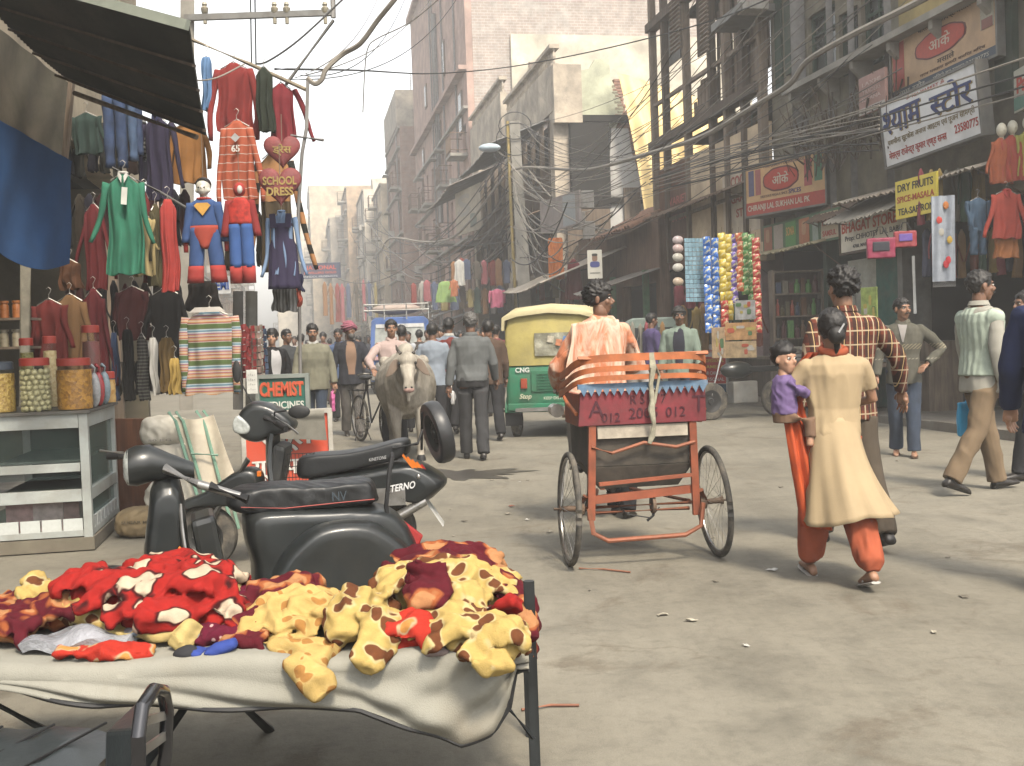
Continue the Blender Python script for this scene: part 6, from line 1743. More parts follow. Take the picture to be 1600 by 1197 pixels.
# cyclist walking his bicycle
person('young man in pale pink shirt pushing a bicycle beside the cow',(P(612,540,14.6).x,14.6),192,H=1.72,sk='m',lod=0,top=cloth((.55,.40,.36)),topkind='shirt',bot=DKTR,collar=cloth((.55,.40,.36)),stride=6,seed=26,arms=[None,((.34,.22,1.20),(.30,.46,1.08))])
# walkers seen from behind
person('broad man in plain grey shirt and dark grey trousers walking away',(P(736,540,12.8).x,12.8),4,H=1.74,sk='d',lod=0,top=cloth((.155,.165,.165)),topkind='shirt',bot=GRTR,stride=9,la=(-4,13,12),ra=(10,15,26),hair='grey',seed=30,girth=1.12,collar=cloth((.155,.165,.165)),tuck=True)
person('man in dark red sleeveless pullover over a blue shirt walking away',(P(702,540,16.6).x,16.6),-5,H=1.78,sk='d',lod=1,top=cloth((.25,.30,.38)),topkind='shirt',bot=DKTR,stride=14,vest=cloth((.22,.03,.025)),seed=31,collar=WHTC)
def wbag(t,up,A,L,HT):bag_extra(M((.6,.6,.6),.35,bump=.2),1,.16,.2)(t,up,A,L,HT)
person('man in light blue shirt carrying a small white bag past the cow',(P(676,540,15.6).x,15.6),4,H=1.68,sk='d',lod=1,top=cloth((.30,.36,.44)),topkind='shirt',bot=DKTR,stride=10,seed=32,extra=wbag)
person('man in brown jacket behind the plain grey shirt',(P(763,540,15.2).x,15.2),10,H=1.70,sk='d',lod=1,top=cloth((.12,.07,.045)),topkind='jacket',bot=DKTR,stride=12,seed=33)
person('man with black hair and white shirt directly behind the cow',(P(628,540,17).x,17),10,H=1.68,sk='d',lod=1,top=cloth((.45,.48,.52)),topkind='shirt',bot=DKTR,seed=34)
# far crowd: individuals seen as heads and shoulders
CR=[(480,38,(.2,.1,.1),'tiny person in plum beyond the chemist sign'),(545,28,(.12,.14,.2),'person in navy between blazer and far crowd'),(585,36,(.35,.3,.25),'tiny person in fawn left of the truck roof'),(600,50,(.1,.1,.1),'tiny person in black beyond the truck'),(683,29,(.15,.17,.2),'person in steel blue behind the light blue shirt'),(720,33,(.35,.12,.1),'person in brick red deep in the crowd'),(742,44,(.4,.38,.35),'tiny person in off white by the far stall'),(757,20,(.1,.08,.07),'person in dark brown next to the yellow vehicle hood'),(637,24,(.10,.09,.07),'standing man in a drab shirt in front of the blue truck'),(655,25,(.07,.05,.04),'dark clothed man before the blue truck windscreen'),(668,26,(.30,.24,.2),'person in orange headscarf at the blue truck bumper'),(690,22,(.42,.38,.33),'man in cream waistcoat past the red pullover'),(712,27,(.09,.03,.03),'person in maroon far behind the grey shirt'),(726,30,(.2,.1,.04),'person in rust coloured clothes in the far crowd'),(748,24,(.16,.09,.07),'woman in brown shawl near the yellow vehicle'),(775,21,(.22,.05,.06),'person in dark pink clothes beside the yellow vehicle'),(765,28,(.3,.25,.2),'person in beige far behind the yellow vehicle'),(505,26,(.2,.08,.1),'person in purple shirt between olive pullover and blue shirt'),(515,34,(.3,.3,.28),'pale shirted person in the hazy lane'),(560,30,(.35,.2,.1),'person in ochre standing in the hazy lane'),(575,33,(.1,.1,.12),'dark dressed person at the blue truck side'),(470,24,(.3,.25,.2),'person in tan behind the young man in black'),(460,30,(.4,.4,.4),'person in white far down the lane near the grey posts'),(590,42,(.2,.2,.22),'tiny person in slate beyond the blue truck'),(535,44,(.35,.25,.2),'tiny person in light brown far down the lane'),(500,50,(.25,.25,.28),'tiny person in pale grey far down the lane'),(550,55,(.3,.12,.1),'tiny person in red far down the lane'),(700,34,(.12,.12,.14),'person in charcoal under the hung green top'),(735,38,(.25,.2,.15),'tiny person in sand colour by the far clothes stall')]
for i,(px,Y,c,lab) in enumerate(CR):
 person(lab,(P(px,530,Y).x,Y),(180 if i%3 else 5)+(i*37%50)-25,H=1.62+.02*(i*7%6),sk='dm'[i%2],lod=2,top=cloth(c),topkind=('shirt','jacket','kurta')[i%3],bot=(DKTR,GRTR,BRTR)[i%3],stride=(i*5%14),seed=50+i,hair=('short','full')[i%2])
# right middle distance
person('man in pale green denim jacket facing the cycle rickshaw',(P(1062,520,15).x,15),165,H=1.76,sk='d',lod=0,top=cloth((.22,.29,.23)),topkind='jacket',bot=JNS,undershirt=cloth((.03,.03,.05)),collar=cloth((.22,.29,.23)),yaw=12,seed=40,moust=True,hair='full')
person('man in purple and white jacket leaning at the parked van window',(P(1018,520,18.5).x,18.5),-70,H=1.76,sk='d',lod=1,top=cloth((.09,.06,.20)),topkind='jacket',bot=DKTR,seed=41,nod=10)
person('dark haired boy in grey white pullover sitting beside the rickshaw puller',(P(966,560,8.4).x,8.4),-25,H=1.5,sk='d',lod=1,top=cloth((.40,.38,.36)),topkind='sweater',bot=DKTR,seed=42,hair='full',la=(10,8,60),ra=(10,14,60),stride=6)
# cycle rickshaw puller, seated looking back over his shoulder
SHW=dyed((.33,.115,.055),(.40,.32,.25),5)
def shawl(t,up,A,L,HT):
 m=MB();m.rings([(0,-.01,.80,.20,.17),(0,-.01,.9,.185,.155),(0,0,1.0,.172,.13),(0,0,1.15,.170,.125),(0,0,1.3,.185,.125),(0,-.005,1.38,.175,.112),(0,-.01,1.45,.13,.09),(0,-.01,1.49,.07,.066)],24);m.xf(Matrix.Translation((0,0,up((0,0,0)).z)))
 m.ball(tuple(A[0][0]+V3(.02,0,-.03)),.065,12,8).ball(tuple(A[1][0]+V3(-.02,0,-.03)),.065,12,8).tube([A[0][0]+V3(.03,0,-.04),A[0][1],A[0][2]],[.06,.085,.075],14).tube([A[1][0]+V3(-.03,0,-.04),A[1][1],A[1][2]],[.06,.07,.06],14)
 me=fuse(m,.009,2,folds(.013,13,77,(1,1,.35)));me.materials.append(SHW);link('shawl',me,t)
 m=MB();m.slab(lambda u,v:up((-.24+.36*u-.10*v*(1-u)+.012*math.sin(v*9+u*5),-.115-.03*math.sin(PI*u)-.045*v+.016*math.sin(u*24+v*2)*(.3+v)+.05*(1-u)*(1-v),1.47-.05*abs(u-.7)-.66*v-.05*math.sin(u*9)*v)),40,30,.008);m.build('shawl_end',SHW,t,smooth=2)
person('rickshaw puller wrapped in an orange tie dyed shawl, looking back over his shoulder',(.66,7.95,.10),10,H=1.70,sk='d',lod=0,top=SHW,topkind='shirt',bot=cloth((.3,.28,.25)),hair='full',moust=True,yaw=-110,nod=2,seed=44,arms=[((-.30,.10,1.12),(-.26,.34,.98)),((.30,.10,1.12),(.22,.34,1.0))],
legs=[((-.09,0,.92),(-.13,.38,.78),(-.12,.34,.36)),((.09,0,.92),(.13,.34,.60),(.12,.30,.20))],extra=shawl)
# wheels
TYRE=M((.05,.047,.042),.85,var=.3,scale=20,bump=.6,bscale=90,bdist=.004,dirt=.7,dcol=(.20,.17,.13));CHROME=M((.45,.44,.42),.3,.8,var=.4,scale=9,bump=0,dirt=.4,dcol=(.2,.15,.1))
def spoked(parent,c,r,axis,n=36,tr=.019,hubw=.06,name='wheel'):
 """axis: unit vector of the axle"""
 ax=Vector(axis).normalized();x,y,_=frame_from(ax);c=Vector(c)
 w=MB();w.tube([c+(x*math.cos(a)+y*math.sin(a))*(r-tr) for a in[2*PI*k/48 for k in range(48)]],tr,10,closed=True);wo=w.build(name,TYRE,parent,smooth=True)
 m=MB();m.tube([c+(x*math.cos(a)+y*math.sin(a))*(r-tr*2.1) for a in[2*PI*k/48 for k in range(48)]],(.010),6,closed=True);m.build('rim',CHROME,wo,smooth=True)
 m=MB();m.tube([c-ax*hubw,c-ax*hubw*.6,c+ax*hubw*.6,c+ax*hubw],[.028,.018,.018,.028],10);m.tube([c-ax*hubw*1.6,c+ax*hubw*1.6],.009,8);m.build('hub',RUST,wo,smooth=True)
 m=MB()
 for k in range(n):
  a=2*PI*k/n;b=a+(.35 if k%4<2 else-.35);s=1 if k%2 else-1
  m.tube([c+ax*hubw*.8*s+(x*math.cos(b)+y*math.sin(b))*.026,c+(x*math.cos(a)+y*math.sin(a))*(r-tr*2.2)],.0013,3,cap=False)
 m.build('spokes',CHROME,wo,kind='stuff');return wo
def solid_wheel(parent,c,r,w,axis,tyre=TYRE,rimm=None,rr=.6):
 ax=Vector(axis).normalized();x,y,_=frame_from(ax);T=Matrix(((x.x,y.x,ax.x,c[0]),(x.y,y.y,ax.y,c[1]),(x.z,y.z,ax.z,c[2]),(0,0,0,1)))
 m=MB();m.lathe([(r*rr,-w*.4),(r*.85,-w*.5),(r*.96,-w*.42),(r,-w*.2),(r,w*.2),(r*.96,w*.42),(r*.85,w*.5),(r*rr,w*.4)],40,T);wo=m.build('wheel',tyre,parent,smooth=True)
 m=MB()
 for s in(-1,1):m.lathe([(0,s*w*.34),(r*.14,s*w*.36),(r*.18,s*w*.22),(r*.42,s*w*.16),(r*.5,s*w*.30),(r*rr,s*w*.42)],32,T)
 for k in range(8):
  a=2*PI*k/8
  for s in(-1,1):m.ball(tuple(T@V3(r*.34*math.cos(a),r*.34*math.sin(a),s*w*.2)),.008,6,4)
 m.build('rim',rimm or CHROME,wo,smooth=True);wo['cx']=float(c[0]);wo['cz']=float(c[2]);return wo
# cycle rickshaw seen from behind
def rickshaw():
 RP=M((.30,.075,.032),.65,var=.45,scale=7,bump=.25,dirt=.45,dcol=(.12,.06,.035));MAG=M((.22,.03,.04),.75,var=.45,scale=6,bump=.2,dirt=.65,dcol=(.10,.04,.04))
 ORP=M((.46,.13,.04),.6,var=.4,scale=8,bump=.2,dirt=.6,dcol=(.16,.07,.03));DKB=M((.045,.04,.033),.85,var=.5,scale=6,dirt=.5)
 BLU=M((.10,.18,.28),.7,var=.35,scale=14,dirt=.45,dcol=(.2,.2,.2));CRM=M((.45,.40,.32),.7,var=.3,scale=14,dirt=.5);RODM=M((.30,.10,.05),.6,.2,var=.4,scale=9,dirt=.5,dcol=(.10,.06,.04))
 t=thing('cycle_rickshaw','worn orange and crimson cycle rickshaw seen from behind with its hood folded','cycle rickshaw',(.775,6.68,0),R(7))
 r=.35
 spoked(t,(-.455,0,r),r,(1,0,-.03));spoked(t,(.455,0,r),r,(1,0,.06))
 def bar(n,a,b,w=.03,h=None,m_=RP):q=MB();q.bar(a,b,w,h or w);return q.build(n,m_,t,bevel=.002)
 def tub(n,pts,rr,m_=RODM):q=MB();q.tube(pts,rr,8);return q.build(n,m_,t,smooth=True)
 tub('axle',[(-.46,0,r),(.46,0,r)],.014);tub('axle_tube',[(-.30,0,r-.035),(.30,0,r-.035)],.012)
 bar('cross_member',(-.33,-.03,.40),(.33,-.03,.44),.035,.05)
 tub('bumper',[(-.35,-.10,.36),(-.33,-.11,.21),(-.24,-.11,.16),(.24,-.11,.17),(.34,-.11,.22),(.36,-.10,.36)],.015)
 for s in(-1,1):
  bar('frame_post',(s*.33,-.05,.28),(s*.31,-.08,.92),.045,.03)
  tub('side_stay',[(s*.40,-.02,r),(s*.36,-.05,r+.08)],.02);tub('chain_stay',[(s*.30,.0,.36),(s*.12,.8,.34)],.014)
  q=MB();q.lathe([(0,-.02),(.045,-.02),(.05,0),(.045,.02),(0,.02)],14,Matrix.Translation((s*.385,0,r))@Matrix.Rotation(PI/2,4,'Y'));q.build('axle_bearing',RUST,t)
 tub('brace',[(-.32,-.085,.73),(-.20,-.10,.69),(.0,-.10,.745),(.2,-.10,.71),(.32,-.085,.735)],.011)
 bar('lower_bar',(-.28,-.07,.50),(.30,-.07,.53),.03,.022)
 tub('crank_shaft',[(.07,.0,.40),(.07,.0,.28),(.03,0,.25)],.009,BLACK);tub('cable',[(-.22,0,.44),(-.1,-.02,.30),(.05,-.02,.27),(.11,0,.33)],.004,BLACK)
 q=MB();q.lathe([(0,-.01),(.055,-.01),(.055,.01),(0,.01)],20,Matrix.Translation((.07,0,r))@Matrix.Rotation(PI/2,4,'Y'));q.build('sprocket',RUST,t)
 q=MB();q.hexa([(-.26,.02,.46),(.24,.02,.46),(.24,.45,.50),(-.26,.45,.50),(-.34,-.045,.60),(.32,-.045,.60),(.34,.5,.62),(-.34,.5,.62)]);q.hexa([(-.34,-.04,.603),(.32,-.04,.603),(.34,.5,.623),(-.34,.5,.623),(-.335,-.06,.85),(.335,-.06,.85),(.345,.5,.85),(-.345,.5,.85)]);q.build('seat_tub',DKB,t,bevel=.004)
 q=MB();q.box((0,-.078,.815),(.56,.012,.075));q.build('cream_strip',CRM,t)
 q=MB();q.hexa([(-.40,-.10,.86),(.395,-.10,.86),(.395,-.065,.86),(-.40,-.065,.86),(-.385,-.125,1.065),(.385,-.125,1.065),(.385,-.09,1.065),(-.385,-.09,1.065)]);q.build('back_board',MAG,t,bevel=.004)
 T=plane_T((0,-.1135,.962),(1,0,0),(0,-.12,1));DKL=(.07,.015,.025)
 for s_,x,z_,w_,h_ in(('A',-.29,.0,None,.10),('012',-.20,-.055,None,.055),('R S N 7',.03,.05,.22,.055),('2005',.0,-.035,None,.065),('012',.20,-.035,None,.06),('T',.345,.01,None,.10)):
  q=MB();letter(q,s_,T@Matrix.Translation((x,z_,.002)),w_,h_,.0,.002);q.build('painted_number',paint(DKL),t)
 q=MB();n=17
 q.box((0,-.115,1.098),(.80,.03,.03));q.build('blue_edge_board',BLU,t)
 for i in range(n):
  x=-.39+.78*(i+.5)/n;q=MB();q.prism([(-.023,0),(.023,0),(0,-.045)],.006,plane_T((x,-.135,1.084),(1,0,0),(0,0,1)));q.build('scallop',BLU,t)
 for k,(z_,inn,wd) in enumerate(((1.13,.0,.032),(1.185,.012,.034),(1.25,.02,.045))):
  pts=[]
  for i in range(25):
   u=i/24;a=PI+PI*u;x=(.435-inn*.5)*math.copysign(abs(math.cos(a))**.35,math.cos(a));y=.34-(.50)*abs(math.sin(a))**.35-k*.006
   pts.append((x,y,z_+.018*math.sin(a*1)*-1-(.10*(1-abs(math.sin(a))**.5))))
  q=MB();N=len(pts);rings=[]
  for i,p_ in enumerate(pts):
   p_=Vector(p_);d=(Vector(pts[min(i+1,N-1)])-Vector(pts[max(i-1,0)]));d.z=0;d.normalize();nn=V3(d.y,-d.x,0)
   rings.append([p_+nn*.006-V3(0,0,wd/2),p_+nn*.006+V3(0,0,wd/2),p_-nn*.006+V3(0,0,wd/2),p_-nn*.006-V3(0,0,wd/2)])
  q.loft(rings);q.build('hood_bow',ORP,t,smooth=.6)
 q=MB();q.slab(lambda u,v:V3((u-.5)*.80,-.155+.012*v,1.262+.022*math.sin(u*19)*0+.018*v-.006*math.sin(u*5)),16,2,.014);q.build('hood_cloth',ORP,t)
 for s in(-1,1):tub('hood_arm',[(s*.43,.30,1.05),(s*.42,.1,.98),(s*.40,-.05,.93)],.012,ORP)
 q=MB()
 pts=[(.045,-.175,1.29),(.05,-.185,1.20),(.04,-.155,1.10),(.05,-.15,1.0),(.04,-.15,.95),(.055,-.145,.86),(.045,-.12,.78),(.03,-.12,.74)]
 q.tube(pts,[(.016,.01),(.02,.01),(.014,.012),(.018,.01),(.022,.02),(.013,.01),(.02,.01),(.012,.006)],8);q.tube([(.045,-.17,1.28),(.09,-.165,1.15),(.06,-.155,.99),(.03,-.15,.93)],.009,6)
 q.build('tied_rag',M((.38,.36,.27),.9,var=.4,scale=25,dirt=.4),t,smooth=True)
 q=MB();q.box((0,.22,.90),(.70,.42,.09));q.build('seat_cushion',M((.25,.04,.05),.6),t,bevel=.02)
 for s in(-1,1):q=MB();q.box((s*.37,.2,.95),(.03,.5,.2));q.build('side_board',RP,t,bevel=.004);q=MB();q.slab(lambda u,v:V3(s*(.40+.10*u),-.30+.0+.62*v+.0,r+.37+.03*math.sin(PI*v)),4,8,.006);q.build('mudguard',RP,t) if False else None
 tub('main_tube',[(0,.5,.55),(0,1.2,.62),(0,1.75,.95)],.02);tub('seat_tube',[(-.02,1.1,.3),(-.02,1.05,.88)],.018);tub('fork',[(0,1.75,.98),(0,1.98,.35)],.018)
 q=MB();q.ball((-.02,1.03,.92),(.09,.13,.035),14,8);q.build('saddle',BLACK,t,smooth=True)
 tub('handlebar',[(-.28,1.5,1.0),(-.22,1.68,1.04),(0,1.74,1.02),(.22,1.68,1.04),(.28,1.5,1.0)],.012,CHROME);spoked(t,(0,2.0,r),r,(1,0,0),24,name='front_wheel')
 q=MB();q.lathe([(0,0),(.045,0),(.04,.16),(0,.16)],12,Matrix.Translation((-.45,.35,.93))@Matrix.Rotation(-PI/2,4,'X'));q.build('bell_can',CHROME,t)
rickshaw()
# three wheeled taxi
def auto():
 t=thing('auto_rickshaw','green and yellow three wheeled taxi with patched canvas hood, rear view','auto rickshaw',(.55,15.25,0),R(-11))
 GRP=M((.02,.17,.09),.4,var=.2,scale=4,bump=.1,dirt=.45,dcol=(.10,.10,.07));YC=M((.44,.37,.12),.75,var=.25,scale=3,bump=.3,bscale=12,bdist=.02,dirt=.4,dcol=(.22,.19,.10));CRMC=M((.52,.46,.27),.8,var=.2,scale=4,bump=.2,bscale=10,bdist=.02,dirt=.35,dcol=(.25,.21,.13))
 def ring(y,w0,z0,w1,z1,top):return[V3(x,y,z) for x,z in((-w0,z0),(-w0*1.02,z0+(z1-z0)*.5),(-w1,z1),(-w1*.93,z1+(top-z1)*.75),(-w1*.7,top),(0,top+.02),(w1*.7,top),(w1*.93,z1+(top-z1)*.75),(w1,z1),(w0*1.02,z0+(z1-z0)*.5),(w0,z0))]
 m=MB();prof=[]
 for y,w,z0,z1 in((-.02,.60,.40,.98),(.0,.64,.36,1.02),(.5,.66,.34,1.04),(1.1,.66,.30,.92),(1.5,.64,.28,.55),(2.2,.45,.30,.6),(2.6,.2,.45,.9)):
  prof.append([V3(-w,y,z0),V3(w,y,z0),V3(w*1.01,y,(z0+z1)/2),V3(w,y,z1),V3(-w,y,z1),V3(-w*1.01,y,(z0+z1)/2)])
 m.loft(prof);m.build('body',GRP,t,bevel=.02,smooth=.7)
 m=MB();m.box((.08,-.03,.80),(.72,.03,.30));m.build('engine_cover',GRP,t,bevel=.01)
 for i in range(6):m=MB();m.box((.08,-.055,.70+.04*i),(.55,.015,.016));m.build('louvre',GRP,t)
 m=MB();m.box((0,-.035,.44),(1.24,.05,.10));m.build('rear_apron',GRP,t,bevel=.015)
 m=MB();m.bar((-.5,-.10,.40),(.62,-.10,.42),.05);m.bar((-.4,-.10,.40),(-.4,.1,.44),.04);m.bar((.5,-.10,.40),(.5,.1,.44),.04);m.build('bumper',GREYM,t)
 m=MB();m.box((-.38,-.045,.77),(.09,.03,.14));m.build('tail_lamp',M((.30,.06,.03),.3,bump=0),t,bevel=.006);
 m=MB();m.box((.50,-.045,.77),(.09,.03,.14));m.build('tail_lamp',M((.30,.06,.03),.3,bump=0),t,bevel=.006)
 T=plane_T((-.40,-.035,.96),(1,0,0),(0,0,1));m=MB();letter(m,'CNG',T,None,.07,.03,.006);m.build('lettering',paint((.6,.62,.58)),t)
 T=plane_T((-.36,-.052,.58),(1,0,0),(0,0,1));m=MB();letter(m,'Stop',T,None,.09,.02,.004,slant=.3);m.build('lettering',paint((.5,.48,.35)),t)
 T=plane_T((.1,-.063,.56),(1,0,0),(0,0,1));m=MB();letter(m,'KEEP DISTANCE',T,.4,.04,.0,.004);m.build('lettering',paint((.6,.6,.5)),t)
 rs=[ring(y,w,z0,w*1.0,1.50,tp) for y,w,z0,tp in((-.03,.60,1.02,1.70),(.0,.635,1.02,1.76),(.25,.655,1.02,1.83),(.7,.66,1.03,1.85),(.75,.66,1.04,1.85))]
 m=MB();m.loft([[p for p in q] for q in rs],cap=True);m.build('hood_rear',YC,t,smooth=.9)
 rs=[[V3(x,y,z) for x,z in((-.67,1.52),(-.66,1.70),(-.50,1.84-d),(0,1.885-d),(.50,1.84-d),(.66,1.70),(.67,1.52),(.64,1.52),(.62,1.66),(.45,1.79-d),(0,1.83-d),(-.45,1.79-d),(-.62,1.66),(-.64,1.52))] for y,d in((-.09,.08),(-.05,.03),(.2,0),(.9,-.01),(1.6,.02),(2.0,.1))]
 m=MB();m.loft(rs);m.build('hood_top',CRMC,t,smooth=.9)
 m=MB();m.slab(lambda u,v:V3(.10+(u-.5)*.62,-.052-.012*math.sin(u*9)*math.sin(v*7),1.15+.32*v),12,8,.006);m.build('rear_window',M((.30,.29,.22),.25,var=.5,scale=9,bump=.6,bscale=9,bdist=.02,spec=.6),t,smooth=1)
 for x,z_,c in((.02,1.38,(.5,.45,.35)),(.14,1.33,(.5,.2,.1)),(.24,1.37,(.1,.2,.4))):m=MB();m.box((x,-.072,z_),(.09,.004,.09),(0,.2,0));m.build('sticker',M(c,.5,var=.5,scale=18,bump=0),t)
 for k in range(5):m=MB();m.tube([(-.62,.75+.0,1.05+.12*k),(-.655,.4,1.05+.12*k)],.006,4);m.build('lacing',BLACK,t)
 for s in(-1,1):m=MB();m.tube([(s*.64,.78,1.0),(s*.63,.80,1.7)],.018,6);m.build('door_post',BLACK,t);m=MB();m.tube([(s*.60,1.75,.9),(s*.52,1.95,1.75)],.018,6);m.build('screen_post',BLACK,t)
 m=MB();m.slab(lambda u,v:V3((u-.5)*1.05,2.05-.25*v,.95+.8*v),2,2,.01);m.build('windscreen',glass_mat(),t)
 m=MB();m.box((0,.6,.75),(1.15,.35,.3));m.build('seat',M((.03,.03,.03),.5),t,bevel=.03)
 solid_wheel(t,(-.56,.28,.215),.215,.12,(1,0,0));solid_wheel(t,(.56,.28,.215),.215,.12,(1,0,0));solid_wheel(t,(0,2.35,.215),.215,.11,(1,0,0))
 for s in(-1,1):
  m=MB();m.box((s*.56,.03,.30),(.24,.012,.26),(.12,0,0));m.build('mud_flap',BLACK,t)
  m=MB();m.loft([[V3(s*(.50+.17*w_),.28+.30*math.cos(a),.36+.26*math.sin(a)) for w_ in(0,1)]+[V3(s*(.50+.17*w_),.28+.27*math.cos(a),.36+.23*math.sin(a)) for w_ in(1,0)] for a in[PI*k/10 for k in range(11)]]);m.build('mudguard',GRP,t,smooth=1)
 m=MB();m.lathe([(0,0),(.06,0),(.06,.5),(0,.5)],12,Matrix.Translation((.15,-.06,.34))@Matrix.Rotation(PI/2,4,'Y'));m.build('silencer',RUST,t,smooth=True)
auto()
# blue truck, front
def truck():
 BL=M((.07,.16,.44),.45,var=.2,scale=3,dirt=.25);t=thing('pickup_truck','blue goods truck with slatted roof carrier coming through the crowd','truck',(P(626,540,30).x,30,0),R(4))
 W=.84
 m=MB();m.loft([[V3(x,y,z) for x,z in((-W,.35),(-W*1.0,1.2),(-W*.93,2.02),(-W*.8,2.12),(W*.8,2.12),(W*.93,2.02),(W,1.2),(W,.35))] for y in(.0,1.6)]);m.build('cab',BL,t,bevel=.03)
 m=MB();m.prism([(-.72,1.25),(.72,1.25),(.66,1.93),(-.66,1.93)],.02,Matrix(((1,0,0,0),(0,0,-1,-.002),(0,1,0,0),(0,0,0,1))));m.build('windscreen',M((.40,.42,.40),.2,var=.5,scale=3,bump=0,spec=.7),t)
 m=MB();m.box((0,-.035,1.88),(1.3,.02,.1));m.build('sun_strip',M((.62,.62,.62),.5,bump=0),t)
 m=MB();m.box((0,-.04,1.0),(1.5,.06,.10));m.build('trim',M((.5,.3,.3),.4),t);m=MB();m.box((0,-.06,.5),(1.66,.12,.2));m.build('bumper',GREYM,t,bevel=.02)
 for s in(-1,1):m=MB();m.lathe([(0,.04),(.1,.03),(.12,0),(.12,-.02)],16,Matrix.Translation((s*.62,-.03,.78))@Matrix.Rotation(PI/2,4,'X'));m.build('headlight',CHROME,t,smooth=True);solid_wheel(t,(s*.72,.5,.33),.33,.2,(1,0,0))
 m=MB();m.box((0,2.9,1.1),(1.7,2.5,.9));m.build('cargo_bed',BL,t,bevel=.02)
 for s in(-1,1):
  m=MB();m.box((s*.95,-.06,1.5),(.1,.04,.2));m.build('mirror',BLACK,t)
  for k in range(4):m=MB();m.bar((s*.9,1.66,1.6+k*.28),(s*.9,4.1,1.6+k*.28),.03,.07);m.build('slat',M((.26,.28,.28),.6),t)
 for k in range(2):
  m=MB();m.tube([(-.95,-.25,2.3+k*.16),(.8,-.25,2.3+k*.16),(.85,1.6,2.3+k*.16)],.022,6);m.tube([(-.95,-.25,2.3+k*.16),(-.95,1.6,2.3+k*.16)],.022,6);m.build('roof_rail',M((.35,.35,.33),.5,.4),t)
 for x in(-.95,-.4,.2,.8):m=MB();m.tube([(x,-.25,2.05),(x,-.25,2.5)],.018,6);m.build('rail_post',M((.35,.35,.33),.5,.4),t)
 m=MB();m.ball((-.1,.6,2.35),(.7,.5,.16),14,8);m.build('tied_bundle',M((.35,.28,.24),.8),t,smooth=2)
truck()
def van():
 t=thing('parked_van','pale green parked van partly hidden by the cycle rickshaw','van',(P(1022,560,21).x,21,0),R(86));G_=M((.25,.32,.28),.4,dirt=.3)
 m=MB();m.loft([[V3(x,y,z) for y,z in((-.7,.35),(-.72,1.0),(-.62,1.55),(-.4,1.72),(.4,1.72),(.62,1.55),(.72,1.0),(.7,.35))] for x in(-.0,.05,2.1,2.15)]);m.build('body',G_,t,bevel=.03)
 for x in(.25,1.0):m=MB();m.hexa([(x,-.72,1.02),(x+.62,-.72,1.02),(x+.62,-.6,1.0),(x,-.6,1.0),(x,-.645,1.5),(x+.62,-.645,1.5),(x+.62,-.5,1.5),(x,-.5,1.5)]);m.build('window',M((.03,.035,.035),.15,bump=0,spec=.7),t)
 for s in(-1,1):
  for x in(.4,1.75):solid_wheel(t,(x,s*.62,.28),.28,.16,(0,1,0))
  m=MB();m.box((-.01,s*.55,.95),(.03,.16,.2));m.build('tail_lamp',M((.35,.03,.02),.3),t)
 m=MB();m.slab(lambda u,v:V3(-.012,(u-.5)*1.05,1.05+.48*v),2,2,.02);m.build('rear_window',M((.04,.045,.045),.15,bump=0,spec=.7),t)
van()
# bicycle pushed by the pink shirt
def bicycle():
 t=thing('bicycle','black roadster bicycle with rear carrier pushed along beside the cow','bicycle',(P(585,690,15.2).x,15.2,0),R(-152))
 r=.34;spoked(t,(0,-.55,r),r,(1,0,0),24,.02,.04);spoked(t,(0,.58,r),r,(1,0,0),24,.02,.04)
 q=[(0,-.55,r),(0,-.08,.30),(0,-.22,.82),(0,.38,.86),(0,.42,.70)]
 for a,b in(((0,-.55,r),(0,-.08,.30)),((0,-.08,.30),(0,-.24,.90)),((0,-.22,.82),(0,.38,.86)),((0,-.08,.30),(0,.42,.70)),((0,-.55,r),(0,-.22,.82)),((0,.36,.95),(0,.46,.62)),((.05,.46,.62),(.05,.58,r)),((-.05,.46,.62),(-.05,.58,r))):
  m=MB();m.tube([a,b],.014,6);m.build('frame_tube',BLACK,t)
 m=MB();m.tube([(-.28,.2,.98),(-.25,.36,1.0),(0,.38,.98),(.25,.36,1.0),(.28,.2,.98)],.012,6);m.build('handlebar',CHROME,t,smooth=True)
 m=MB();m.ball((0,-.26,.93),(.09,.14,.04),12,8);m.build('saddle',BLACK,t,smooth=True)
 m=MB()
 for x in(-.07,0,.07):m.bar((x,-.80,.74),(x,-.36,.74),.012)
 m.bar((-.08,-.8,.74),(.08,-.8,.74),.014);m.bar((.07,-.78,.74),(.05,-.55,r),.01);m.bar((-.07,-.78,.74),(-.05,-.55,r),.01);m.build('carrier',BLACK,t)
 m=MB();m.tube([(.16,-.02,.30),(.06,-.08,.30),(.06,-.08,.30),(.06,-.2,.16)],.01,6);m.lathe([(.07,-.006),(.09,-.006),(.09,.006),(.07,.006)],20,Matrix.Translation((.05,-.08,.30))@Matrix.Rotation(PI/2,4,'Y'));m.build('crank',CHROME,t)
 m=MB();m.tube([(.12,-.45,.02),(.05,-.5,.25)],.008,5);m.tube([(-.12,-.45,.02),(-.05,-.5,.25)],.008,5);m.build('stand',BLACK,t)
bicycle()
